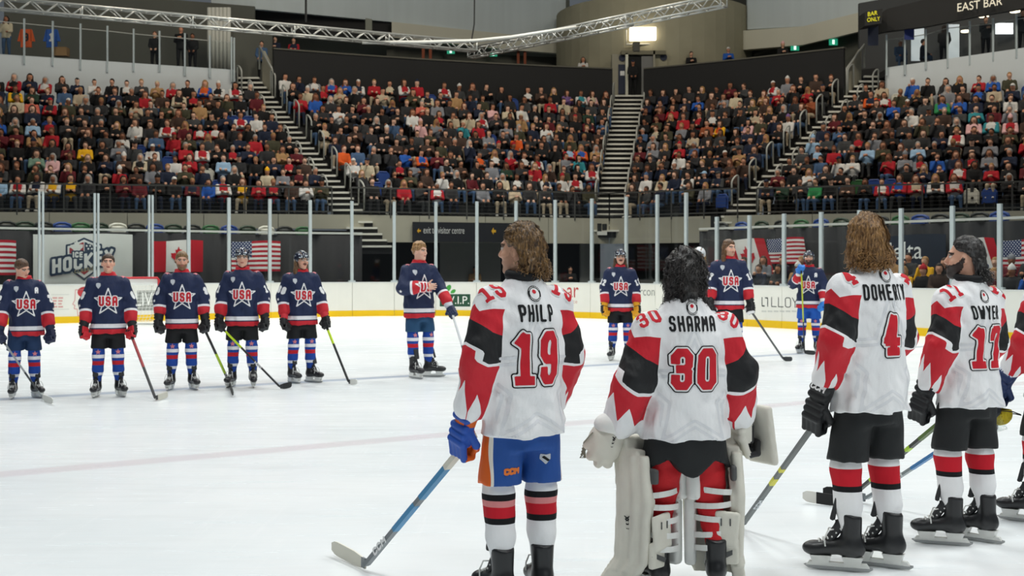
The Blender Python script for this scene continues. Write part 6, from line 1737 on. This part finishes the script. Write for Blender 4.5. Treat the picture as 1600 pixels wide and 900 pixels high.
# 17
st17 = dict(vol=.010, top=1.5, nape=-.105, side=.045, temple=.080, line=.100, amp=.003, freq=80, amp2=.005, freq2=36, locks=[((0, -.085, .0), (0, -.11, -.085), .04, .035), ((-.04, -.08, -.02), (-.045, -.09, -.075), .026, .022), ((.04, -.08, -.02), (.045, -.09, -.075), .026, .022)])
A17 = arms(((-.265, -.03, 1.27), (-.275, .06, 1.03)), ((.25, .02, 1.27), (.22, .16, 1.04)))
p17, j17, f17, b17 = canada(1512, 849, 372, math.radians(28), 'player number 17 with slicked black hair and beard looking left, black shorts', '17', 'DWYER', A17, legs([(-.13, .04, .55), (-.13, .0, .17)], [(.12, .01, .55), (.12, -.04, .17)]), st17,
    dict(skin='cf9f86', brow='1d1714', beard='2a1d18', bv=.010), (hair_mat('0f0e0e', '2a2726', .3), hair_mat('131212', '4a4644', .28), 'c8e02a'), math.radians(38), .03,
    ('1c1d1f', '1c1d1f', '1c1d1f', '2a2b2d'), m_sh_blk, m_sock_ca, seed=8, gtext='OR', zs=(1.25, 1.464, 1.565), nh=(.217, .58), curl=RING(160, 3, -.12, -.06, .07, .0), strand=dict(n=2200, seed=9, length=.16, wave=.004, wk=60, width=.0017), yaw=(.75, .35))
# 30, the goalkeeper
st30 = dict(vol=.022, top=1.15, nape=-.17, side=-.06, line=.07, amp=.006, freq=60, amp2=.012, freq2=30, locks=[((0, -.09, .0), (0, -.115, -.15), .06, .055), ((-.065, -.05, 0), (-.075, -.07, -.14), .045, .04), ((.065, -.05, 0), (.075, -.07, -.14), .045, .04)])
A30 = arms(((-.305, -.05, 1.22), (-.355, .05, .98)), ((.30, -.03, 1.23), (.335, .08, 1.0)))
for _s in (-1, 1): A30[_s][0] = np.array([_s * .205, -.01, 1.47])
L30 = legs([(-.13, .05, .54), (-.15, .0, .17)], [(.14, .05, .54), (.165, -.06, .17)])
p30, j30, f30, b30 = canada(1070, 925, 392, math.radians(10), 'goalkeeper number 30 in white with bushy black hair and leg pads, seen from behind', '30', 'SHARMA', A30, L30, st30,
    dict(skin='8f6248', brow='1a1512'), (hair_mat('0c0b0b', '242220', .35), hair_mat('100f0f', '4a4542', .3), 'f0f0f0'), math.radians(-3), .22,
    ('dedbd0', 'dedbd0', '2a2a2a', 'dedbd0'), m_sh_blk, m_sock_ca, bulk=1.10, jm=m_cjg, sr=(.108, .115, .108), hem=.875, seed=4, skates=False, gloves=(False, False),
    strand=dict(n=2600, seed=12, length=.20, wave=.011, wk=60, width=.0019), headpos=(0, .02, 1.80), zs=(1.275, 1.525, 1.612), nh=(.185, .78), curl=RING(420, 4, -.17, .12, .11, .02))
# goalkeeper: flared black shorts, red leggings, pads, skates, catching glove, blocker
m_padw = mat('pad_white', 'd3d0c4', .6, var=.12, vscale=9, bump=.15, bscale=30); m_padg = mat('pad_grey', '4c4d4d', .6); m_legred = cloth_mat('legging_red', 'c01f26', .65, bump=.35); m_padpale = mat('pad_pale', 'dfe0dc', .5, var=.05, vscale=8)
def gk_shorts(P):
    d = sd_loft(P, [.60, .70, .85, 1.12], [0]*4, [.0]*4, [.285, .265, .235, .19], [.175, .175, .17, .14])
    d = np.maximum(d, (np.interp(np.abs(P[:, 0]), [0, .04, .13, .20, .27], [.665, .68, .765, .735, .69]) - P[:, 2]) * .7); return d + .004 * vnoise(P, 18, 3)
sdf_obj('shorts', gk_shorts, (-.33, -.24, .56), (.33, .24, 1.14), .0135, m_sh_blk, p30)
for s in (-1, 1):
    k, a = L30[s]
    sdf_obj('legging', lambda P, k=k, a=a, s=s: smin(sd_cone(P, (s*.115, 0, .92), k + (0, -.02, .06), .115, .105), sd_cone(P, k + (0, -.02, .06), a + (0, 0, .08), .09, .05), .03) + .007 * vnoise(P * np.array([.6, .6, 1.6]), 20, 5 + s),
            (min(k[0], s*.115) - .16, -.2, .2), (max(k[0], s*.115) + .16, .2, .98), .0135, m_legred, p30)
    add_skate(p30, (a[0], a[1] + .05, 0), -s * .25)
    Rz = rotm(z=.62) if s < 0 else rotm(z=-.30); c0 = np.array([a[0], 0, 0]) + (k - a) * .1
    def T(P, c0=c0, Rz=Rz): return (P - c0) @ Rz
    def board(P, T=T, s=s):
        q = T(P); bend = np.interp(q[:, 2], [.0, .07, .16, .5, .85], [.13, .09, .03, .0, .05]); q = q - np.stack([s * np.interp(q[:, 2], [0, .16, .8], [.05, .0, .0]), bend, 0 * bend], -1)
        w = np.interp(q[:, 2], [.02, .14, .5, .86], [.13, .145, .155, .13])
        d = np.maximum(np.maximum(np.abs(q[:, 0]) - w, np.abs(q[:, 1] - .13) - .045), np.abs(q[:, 2] - .43) - .40)
        d2 = np.maximum(np.maximum(np.abs(q[:, 0] - s * (w - .015)) - .030, np.abs(q[:, 1] - .055) - np.interp(q[:, 2], [.03, .15, .5, .8], [.10, .085, .10, .05])), np.abs(q[:, 2] - .40) - .37)
        d3 = np.full(len(P), 1e9)
        for xo, yo, r_ in ((1.0, -.035, .030), (1.02, .03, .034), (.98, .10, .036)): d3 = np.minimum(d3, np.maximum(np.hypot(q[:, 0] - s * w * xo, q[:, 1] - yo) - r_, np.abs(q[:, 2] - .42) - .33))
        return np.minimum(smin(d, d2, .02) - .008, d3)
    lo, hi = c0 + (-.38, -.16, -.01), c0 + (.38, .36, .88)
    pad = sdf_obj('leg_pad', board, lo, hi, .012, m_padw, p30)
    inner = sdf_obj('pad_inner_flap', lambda P, T=T, s=s: np.minimum(sd_box(T(P), (-s*.12, .03, .30), (.034, .085, .19), .02), sd_box(T(P), (-s*.105, -.03, .575), (.040, .08, .085), .025)), lo, hi, .012, m_padpale, pad)
    calf = sdf_obj('calf_flap', lambda P, T=T, s=s: np.minimum(sd_box(T(P), (s*.075, -.075, .33), (.075, .016, .10), .014, rotm(y=.1 * s)), sd_box(T(P), (s*.09, -.05, .20), (.06, .02, .075), .016)), lo, hi, .011, m_padw, pad)
    for zz, tl in ((.545, .05), (.46, -.02), (.385, .02), (.30, -.04), (.225, -.03)):
        vs_ = []; nn = 14
        for i in range(nn + 1):
            an = math.radians(-8 + 196 * i / nn); pc = np.array([.128 * math.cos(an) * s, .03 - .125 * math.sin(an), 0])
            for dr, dz_ in ((0, -.016), (.006, -.016), (.006, .016), (0, .016)):
                q_ = pc + np.array([dr * math.cos(an) * s, -dr * math.sin(an), zz + tl * (i / nn - .5) + dz_]); vs_.append(c0 + Rz @ q_)
        mk('strap', vs_, [(4*i+j, 4*i+(j+1) % 4, 4*i+4+(j+1) % 4, 4*i+4+j) for i in range(nn) for j in range(4)], m_padpale, pad)
    for q0, q1, w_, h_ in (((s*.05, -.094, .35), (s*.05, -.094, .39), .006, .006), ((s*.10, -.094, .35), (s*.10, -.094, .39), .006, .006), ((s*.14, -.058, .21), (s*.05, -.078, .17), .012, .026)):
        mb = MB(); mb.bar(c0 + Rz @ np.array(q0), c0 + Rz @ np.array(q1), w_, h_); mb.build('pad_marking', m_padg, pad)
    sdf_obj('thigh_guard', lambda P, T=T, s=s: sd_box(T(P), (s*.12, -.03, .64), (.018, .055, .045), .015), lo, hi, .012, m_padg, pad)
# brand marks: a simple looped glyph
_bx = lambda P: np.minimum(np.minimum(np.abs(np.hypot(P[:, 0] * 1.3, P[:, 1] - .25) - .22), np.abs(np.hypot(P[:, 0] * 1.3, P[:, 1] + .25) - .26)) - .05, np.minimum(d_seg(P, (-.2, .55), (.25, .95), .06, .05, .05), d_seg(P, (.2, .55), (-.25, .95), .06, .05, .05)))
CG0 = np.array([-.425, .06, .86])
def catch(P):
    q = (P - CG0) @ rotm(y=.18)
    d = sd_ell(q, (-.015, .015, -.015), (.105, .07, .125)); d = smax(d, -sd_ell(q, (-.02, .10, -.03), (.085, .085, .10)), .015)
    for i, (x, z) in enumerate(((-.115, -.045), (-.085, -.105), (-.035, -.14), (.02, -.135))): d = smin(d, sd_cone(q, (.0, -.03, .03), (x, .02, z), .036, .028), .010)
    d = smin(d, sd_cone(q, (.06, .0, .04), (.075, .06, -.10), .034, .026), .012)
    return d + .002 * vnoise(P, 40, 2)
cg = sdf_obj('catching_glove', catch, (-.63, -.1, .64), (-.25, .26, 1.05), .009, m_padw, p30); bcg = bvh_of(cg)
sdf_obj('glove_cuff', lambda P: np.maximum(sd_ell((P - CG0) @ rotm(y=.18), (.015, .0, .085), (.118, .095, .075)), -.0 - ((P - CG0) @ rotm(y=.18))[:, 2] + .045), (-.6, -.1, .84), (-.24, .22, 1.06), .010, m_padpale, cg)
for i in range(6):
    mb = MB(); mb.tube([CG0 + np.array([-.10 - .004 * i, -.02 + .018 * i, .05 - .022 * i]), CG0 + np.array([-.145, .01 + .018 * i, -.01 - .02 * i]), CG0 + np.array([-.125, .05, -.10])], .0045, 4); mb.build('webbing', mat('webbing', '8f8c7e', .8), cg)
decal('glove_mark', shape2d(lambda P: _bx(P / .042) * .042, .1, .16, .005), bcg, (-.42, -.1, .85), (1, 0, 0), (0.2, 0, 1), .002, m_blkp, cg)
def blocker(P):
    q = (P - np.array([.44, .09, .85])) @ rotm(y=-.16, z=.35)
    return sd_box(q, (.055, 0, .01), (.022, .12, .175), .02)
bl = sdf_obj('blocker', blocker, (.28, -.12, .62), (.64, .32, 1.08), .010, m_padw, p30); bbl = bvh_of(bl)
add_glove(p30, (.385, .09, .95), (0.02, .05, -1), (.9, .1, 0), ('d8d5ca', '26272a', '2a2a2a', '26272a'), False, None, 1.15)
decal('blocker_mark', shape2d(lambda P: _bx(P / .034) * .034, .1, .14, .005), bbl, (.50, -.2, .77), (1, .3, 0), (0, 0, 1), .002, m_blkp, bl)
decal('pad_mark', shape2d(lambda P: _bx(P / .05) * .05, .14, .2, .006), bvh_of([o for o in p30.children if o.name.startswith('leg_pad')][0]), (-.40, -.05, .40), (.35, -.94, 0), (0, 0, 1), .002, m_blkp, [o for o in p30.children if o.name.startswith('leg_pad')][0], back=.3)
# lettering on the shorts of 19
_pn = [o for o in p19.children if o.name.startswith('shorts')][0]; _bp = bvh_of(_pn)
_t = text_sdf('CCM', .025, .0055, .010, 1.35); decal('shorts_lettering', shape2d(_t[0], _t[1] + .02, _t[2] + .02, .005), _bp, (-.105, -.3, .70), (1, 0, .08), (0, 0, 1), .003, mat('print_orange', 'd9732a', .6), _pn)
decal('shorts_shield', shape2d(lambda P: d_poly(P / .026, [(-.8, 1), (0, .8), (.8, 1), (.8, 0), (0, -1.1), (-.8, 0)]) * .026, .06, .07, .004), _bp, (.165, -.3, .75), (1, .4, 0), (0, 0, 1), .003, m_lsil, _pn)
decal('shorts_shield_mark', shape2d(lambda P: d_seg(P, (-.012, .012), (.012, -.01), .006, 0, 0), .06, .07, .003), _bp, (.165, -.3, .75), (1, .4, 0), (0, 0, 1), .0045, m_blkp, _pn)
# sticks of the white side
W19 = f19[-1][1]; tw = to_world(p19, W19); hl = ice_pt(571, 893); tp = tw + (tw - hl) / np.linalg.norm(tw - hl) * .10
add_stick('blue and grey stick with white taped blade held by player 19', tp, hl, ice_pt(524, 868), ('6d7478', '2f7fae', 'd8d4c6', 'd9d6c9', [(.30, .50, 1), (.55, .80, 1)]), grip=.30, text=('CCM', .17, m_wht, 2.0), size=(.036, .026))
tw = to_world(p4, f4[-1][1]); hl = ice_pt(1160, 828); tp = tw + (tw - hl) / np.linalg.norm(tw - hl) * .08
add_stick('grey stick with yellow marks held by player 4', tp, hl, ice_pt(1120, 812), ('5b6160', 'c9c428', 'cfccc0', '5b6160', [(.40, .46, 1), (.52, .55, 1)]), grip=.14, text=('CCM', .22, m_lsil, 1.6), size=(.031, .022))
_a = np.array(to_world(p17, f17[-1][1]))
add_stick('black and lime stick with white blade toe crossing behind player 4', at(1486, 646, 7.9), ice_pt(1318, 793), ice_pt(1256, 786), ('2d302c', 'a6cf22', '3a3a38', '262626', [(.28, .42, 1), (.62, .66, 1), (.74, .9, '4e6a1e')]), grip=.1, text=('CCM', .5, m_lsil, 1.6), tape_toe=('dcdad2', .62))
add_stick('grey and blue stick with black blade crossing under the lime one', at(1492, 688, 8.3), ice_pt(1352, 787), ice_pt(1288, 779), ('7d8588', '2f73ae', '3a3a38', '1d1d1e', [(.55, .95, 1)]), grip=.05, text=('CCM', .40, m_wht, 1.6))
# fifth player at the right edge with a helmet in hand
A5 = arms(((-.27, -.02, 1.27), (-.30, .10, 1.05)), ((.26, .02, 1.27), (.25, .16, 1.05)))
p5, j5, f5, b5 = canada(1652, 816, 380, math.radians(15), 'player in white cut by the right edge, navy glove, carrying a helmet', '', '', A5, legs([(-.14, .05, .55), (-.17, .02, .17)], None), st17, dict(skin='c99a80', brow='3a2a1c'),
    (hair_mat('2f1f13', '6e4e2e'), hair_mat('3d2a19', '9b7647', .35), 'd8dce6'), .3, 0, ('22335c', '2a3d6c', '22335c', '22335c'), m_sh_blk, m_sock_ca, seed=11, gtext='WARR', end=.86, yaw=(.7, .3))
hw = to_world(p5, f5[-1][1]) + np.array([-.02, -.03, -.10])
hlm = empty('helmet', hw - np.array([0, 0, .14]), rz=.5); tag(hlm, 'dark helmet with clear visor and yellow padding held by the edge player', 'helmet')
hm_ = build_helmet(hlm, head_matrix((0, 0, .13), 0.6, -1.9, .2), mat('helmet_dark', '24272d', .3), .009)
_hp = sdf_obj('padding', lambda P: np.abs(sd_ell(P, (0, 0, .12), (.075, .085, .075))) - .006, (-.11, -.11, .02), (.11, .11, .16), .011, mat('padding_yellow', 'b9a51f', .8), hlm)
# ---------------- visitors: navy jerseys facing the camera
GEO_USA = {}
def usa(px, foot, head, off, label, num, A, L, face, hairst, hmat, gl, pants_m, headyaw=0, pitch=0, roll=0, helmet=None, letter=None, lean=(0, 0), hpos=(0, .03, 1.80), seed=1, end=.93, phem=.655, hem=.86, yaw=(.3, -.3), bare_right=False, palms=None, bends=(None, None), sock=None, gtext=None):
    root = root_at(px, foot, head, facing_cam(px, off), label, 'players in navy jerseys')
    M = head_matrix(hpos, headyaw, pitch, roll)
    build_body(root, A, L, M, .0075, face, lean=lean)
    jer = build_jersey(root, A, m_uj, .0165, hem, 1.06, seed, (.092, .094, .082), lean, end); bv = bvh_of(jer)
    if hairst: build_hair(root, hairst, M, .008, hmat)
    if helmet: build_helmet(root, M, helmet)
    mb = MB(); c = np.array([0, -.005, 1.668]); ring = [c + np.array([.080 * math.cos(a), .082 * math.sin(a), -.022 * max(0, math.sin(a)) ** 2]) for a in np.linspace(0, 2 * math.pi, 21)[:-1]]
    mb.tube(ring, .018, 6, closed=True, flat=1.3); mb.build('collar', m_redw, jer, True)
    X, Zv = (-1, 0, 0), (0, 0, 1); Fy = .32; zc = 1.285; cx = -lean[0] * .45
    st = star_poly(.185, .40)
    decal('star_outline', shp('us_star', lambda P: np.abs(d_poly(P, st)) - .0075, .42, .42, .009), bv, (cx, Fy, zc), X, Zv, .004, m_wht, jer)
    t = text_sdf('USA', .105, .013, .045, .78); sk = lambda P: np.stack([P[:, 0], P[:, 1]], -1)
    decal('letters_edge', shp('us_l1', lambda P: t[0](P) - .012, .4, .2, .010), bv, (cx, Fy, zc + .012), X, Zv, .006, m_wht, jer)
    decal('letters', shp('us_l2', lambda P: t[0](P), .36, .18, .009), bv, (cx, Fy, zc + .012), X, Zv, .009, m_redw, jer)
    decal('chest_badge', shp('us_b', lambda P: d_poly(P / .036, [(-.8, 1), (0, 1.2), (.8, 1), (.8, 0), (0, -1.1), (-.8, 0)]) * .036, .09, .1, .009), bv, (cx + .125, Fy, 1.50), X, Zv, .004, m_lsil, jer)
    if letter:
        u = text_sdf(letter, .065, .010, .02, .9); decal('captain_letter', shp('us_c' + letter, u[0], .12, .12, .008), bv, (cx - .135, Fy, 1.485), X, Zv, .004, m_wht, jer)
    for s in (-1, 1):
        S, E = A[s][0], A[s][1]; mid = S + (E - S) * .62; nr = np.array([s * .75, .66, 0.0]); nr /= np.linalg.norm(nr); ux = np.array([-nr[1], nr[0], 0]) ; uy = -(E - S) / np.linalg.norm(E - S); uy = uy - nr * (uy @ nr); uy /= np.linalg.norm(uy); ux = np.cross(uy, nr)
        if num:
            u = text_sdf(num, .085, .013, .04, .7); decal('sleeve_number', shp('us_n' + num, u[0], u[1] + .02, u[2] + .02, .009), bv, mid + nr * .05, ux, uy, .004, m_wht, jer)
        nr2 = np.array([s * .35, .45, .82]); nr2 /= np.linalg.norm(nr2); ux2 = np.cross((0, .9, -.4), nr2); ux2 /= np.linalg.norm(ux2)
        decal('shoulder_star', shp('us_ss', lambda P: d_poly(P, star_poly(.05)), .12, .12, .010), bv, S + np.array([-s * .01, 0, .05]), ux2, np.cross(nr2, ux2), .004, m_pinkp, jer)
        low = S + (E - S) * 1.02 + np.array([0, 0, -.04])
        decal('sleeve_star', shp('us_s2', lambda P: d_poly(P, star_poly(.028)), .07, .07, .007), bv, low + nr * .05, ux, uy, .004, m_wht, jer)
    build_legs(root, L, pants_m, sock or m_sock_us, .018, phem, 1.02, seed, yaw)
    fists = {}
    for i, s in enumerate((-1, 1)):
        if bare_right and s == 1: continue
        pl = palms[i] if palms else (-s * .6, .7, 0)
        fists[s] = glove_on(root, A, s, gl, pl, (gtext, m_wht) if gtext else None, bends[i])
    # star on each sock
    for o in [o for o in root.children if o.name.startswith('sock')]:
        b_ = bvh_of(o); c_ = np.array([v.co[:] for v in o.data.vertices]).mean(0)
        decal('sock_star', shp('us_ks', lambda P: d_poly(P, star_poly(.042)), .1, .1, .010), b_, (c_[0], .3, .615), X, Zv, .004, m_pinkp, o)
    return root, jer, fists
def ustick(label, root, fists, s, heel, toe, cols, over=.06, **k):
    tw = to_world(root, fists[s][1]); hl = ice_pt(*heel); tp = tw + (tw - hl) / np.linalg.norm(tw - hl) * over
    add_stick(label, tp, hl, ice_pt(*toe), cols, **k)
m_sh_navy = cloth_mat('shorts_navy', '1f3557', .7, bump=.2); m_sh_royal = cloth_mat('shorts_royal', '2158b0', .7, bump=.2); m_sh_b2 = cloth_mat('shorts_black_us', '1b1c1e', .7, bump=.2); m_sh_slate = cloth_mat('shorts_slate', '25496b', .7, bump=.2)
short_hair = dict(vol=.010, top=1.5, nape=-.09, side=-.005, line=.072, amp=.003, freq=70)
wavy = dict(vol=.020, top=1.4, nape=-.10, side=-.0, line=.07, amp=.006, freq=55, amp2=.008, freq2=32)
longh = dict(vol=.014, nape=-.12, side=-.04, line=.07, amp=.004, freq=60, amp2=.006, freq2=30, locks=[((-.07, -.03, 0), (-.095, -.02, -.19), .038, .036), ((.07, -.03, 0), (.095, -.02, -.19), .038, .036), ((0, -.09, 0), (0, -.10, -.18), .06, .06)])
_hb = ('1c1d1f', '2a2b2d', '1c1d1f', '1c1d1f')
m_hel = NT('helmet_navy_glints', .12, .6); _hv = m_hel.t.nodes.new('ShaderNodeTexVoronoi'); _hv.inputs['Scale'].default_value = 26; m_hel.t.links.new(m_hel.coord('Object'), _hv.inputs['Vector'])
m_hel.base(m_hel.mix(m_hel.math('LESS_THAN', _hv.outputs['Distance'], .33), srgb('1b2233'), srgb('c9ced4'))); m_hel = m_hel.m  # white speckles paint ceiling-lamp reflections into the navy shell colour
m_helw = mat('helmet_white', 'dfe1e3', .25)
# A, looking down
AA = arms(((-.285, .0, 1.27), (-.31, .10, 1.02)), ((.285, .04, 1.26), (.31, .16, 1.03)))
pa, ja, fa_ = usa(38, 622, 403, 4, 'bareheaded player in navy with a captain letter, head bowed, at the far left', '2', AA, legs(), dict(skin='d9a68e', brow='5a3d28'), short_hair, hair_mat('3a291c', '6b4c31'), ('1c2540', '1c2540', '1c2540', '1c2540'), m_sh_navy,
    headyaw=.55, pitch=-.35, roll=.22, letter='A', lean=(.03, .01), hpos=(.03, .06, 1.78), seed=3, gtext='WAR', yaw=(.35, -.2))
ustick('silver stick with white blade held across the far left player', pa, fa_, 1, (66, 625), (80, 634), ('9a9fa2', '44484a', '2b2b2b', 'd6d6d0', [(.1, .4, 1)]))
# B
AB = arms(((-.28, -.03, 1.28), (-.295, .07, 1.05)), ((.28, -.03, 1.28), (.295, .07, 1.05)))
pb, jb, fb = usa(169, 620, 397, 0, 'bareheaded player in navy numbered 6 with chin up and red-palmed gloves', '6', AB, legs(), dict(skin='d9a68e', brow='4a3222'), short_hair, hair_mat('2f2117', '5a4230'), ('1c1d1f', 'bf202b', 'bf202b', '1c1d1f'), m_sh_b2, pitch=.16, seed=4, gtext='CCM', yaw=(.35, -.25))
ustick('black and red stick with pale blade held by the chin-up player', pb, fb, -1, (243, 627), (264, 623), ('2a2a2c', '9c2b30', '2a2a2c', 'c9c7bb', [(.45, .9, 1)]))
# C
pc, jc, fc = usa(284, 609, 393, 2, 'bearded bareheaded player in navy holding a lime stick', '3', arms(((-.285, -.04, 1.29), (-.30, .05, 1.06)), ((.285, -.04, 1.29), (.30, .05, 1.06))), legs(), dict(skin='d3a088', brow='7a5a3c', beard='7d5c40', bv=.008), short_hair, hair_mat('5d452c', '97764e'), _hb, m_sh_b2, pitch=-.08, seed=6, end=.80, gtext='TRUE')
ustick('black and lime stick held by the bearded player in navy', pc, fc, -1, (359, 603), (362, 622), ('1d1f1c', 'b6d62a', '2a2a2c', '2b2d2c', [(.18, .52, 1)]))
# D
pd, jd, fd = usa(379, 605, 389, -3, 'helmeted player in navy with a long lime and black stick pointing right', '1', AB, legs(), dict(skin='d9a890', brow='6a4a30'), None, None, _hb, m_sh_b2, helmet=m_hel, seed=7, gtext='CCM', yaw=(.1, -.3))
ustick('long black stick with lime upper shaft held by the first helmeted player', pd, fd, 1, (438, 609), (457, 607), ('26282a', 'bfdc2c', '2a2a2c', '26282a', [(.62, .98, 1)]), text=('CCM', .35, m_wht, 1.6))
# E
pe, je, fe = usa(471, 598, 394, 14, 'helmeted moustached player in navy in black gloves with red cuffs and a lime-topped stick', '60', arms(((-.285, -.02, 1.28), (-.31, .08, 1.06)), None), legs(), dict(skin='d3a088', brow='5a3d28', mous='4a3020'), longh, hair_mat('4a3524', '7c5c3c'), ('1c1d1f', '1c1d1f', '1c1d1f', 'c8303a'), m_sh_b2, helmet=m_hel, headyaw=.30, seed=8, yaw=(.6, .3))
ustick('thin black stick with lime top held by the moustached player', pe, fe, -1, (545, 601), (556, 603), ('26282a', 'c3de2c', '2a2a2c', 'd6d6d0', [(.62, .98, 1)]))
# F, hand on heart
AF = arms(((-.29, .06, 1.30), (-.31, .26, 1.08)), ((.29, .06, 1.28), (.04, .24, 1.30)))
pf, jf, ff = usa(655, 590, 379, 28, 'curly blond player in navy with one hand on the chest, looking right', '', AF, legs([(-.13, .03, .56), (-.16, -.02, .17)], [(.12, .03, .56), (.12, .05, .17)]), dict(skin='dcae98', brow='8a6842'), wavy, hair_mat('6b4c2a', 'b98e58'), ('1f2b4a', '1f2b4a', '1f2b4a', 'c9ccd4'), m_sh_slate, headyaw=.42, seed=9, bare_right=True, yaw=(1.0, .1), end=.92)
_w = AF[1][2] + np.array([-.035, .0, .004])
def _hand(P):
    d = sd_box(P, _w + (-.045, 0, 0), (.05, .016, .042), .015)
    d = smin(d, sd_cone(P, AF[1][2] + (.03, -.01, 0), _w + (-.02, 0, 0), .03, .026), .02)
    for i, (dz, ln) in enumerate(((.033, .070), (.011, .082), (-.011, .076), (-.033, .058))):
        k0 = _w + (-.09, 0, dz); k1 = k0 + (-ln * .55, -.004, dz * .12); k2 = k1 + (-ln * .45, -.018, dz * .1)
        d = smin(d, sd_cone(P, k0, k1, .0105, .0095), .004); d = smin(d, sd_cone(P, k1, k2, .0095, .0085), .004)
    d = smin(d, sd_cone(P, _w + (-.02, 0, .035), _w + (-.055, .004, .075), .013, .011), .008); return smin(d, sd_cone(P, _w + (-.055, .004, .075), _w + (-.085, .002, .092), .011, .0095), .005)
_hn = sdf_obj('hand', _hand, _w - (.21, .06, .09), _w + (.12, .06, .13), .0065, m_skin, pf, attrs={'col': lambda V: np.tile(np.array(srgb('dcae98')), (len(V), 1))})
ustick('white and silver stick held by the blond player', pf, ff, -1, (740, 603), (760, 600), ('b9bcbf', '3c4044', 'd8d8d4', '2a2a2c', [(.1, .5, 1)]))
# G
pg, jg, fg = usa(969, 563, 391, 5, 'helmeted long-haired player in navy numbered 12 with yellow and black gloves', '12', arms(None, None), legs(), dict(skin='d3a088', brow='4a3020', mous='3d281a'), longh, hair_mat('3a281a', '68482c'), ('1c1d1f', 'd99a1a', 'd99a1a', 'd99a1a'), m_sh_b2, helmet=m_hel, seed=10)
# H
ph_, jh, fh = usa(1093, 566, 388, -10, 'player in navy with a white helmet half hidden behind the goalkeeper', '', arms(), legs(), dict(skin='d3a088', brow='4a3020', stub='8a6a50'), longh, hair_mat('6a5030', 'a08050'), _hb, m_sh_b2, helmet=m_helw, seed=12)
# I
pi_, ji, fi = usa(1139, 570, 375, 12, 'tall player in navy numbered 17 with brown shoulder-length hair', '17', AB, legs(), dict(skin='d9a890', brow='4a3020', stub='8a6a55'), longh, hair_mat('3d2818', '74502e'), ('1c1d1f', 'd8d8d8', '1c1d1f', '1c1d1f'), m_sh_b2, headyaw=.5, seed=13)
ustick('thin dark stick held by the tall long-haired player', pi_, fi, -1, (1224, 564), (1236, 566), ('33373a', '2a2c2e', '2a2a2c', '33373a', [(.5, .9, 1)]))
# J
AJ = arms(((-.28, .02, 1.28), (-.27, .14, 1.06)), ((.29, .06, 1.32), (.18, .26, 1.44)))
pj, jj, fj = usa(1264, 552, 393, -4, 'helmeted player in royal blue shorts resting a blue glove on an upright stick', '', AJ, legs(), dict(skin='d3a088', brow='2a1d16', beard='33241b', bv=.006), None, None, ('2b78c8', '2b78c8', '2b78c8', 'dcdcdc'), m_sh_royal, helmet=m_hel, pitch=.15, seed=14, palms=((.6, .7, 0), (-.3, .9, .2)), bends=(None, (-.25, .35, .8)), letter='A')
tw = to_world(pj, fj[1][1])
add_stick('upright lime stick under the blue glove of the royal blue player', tw + np.array([0, 0, .06]), ice_pt(1257, 553), ice_pt(1272, 556), ('26282a', 'b9c62c', '2a2a2c', '26282a', [(.35, .98, 1)]))
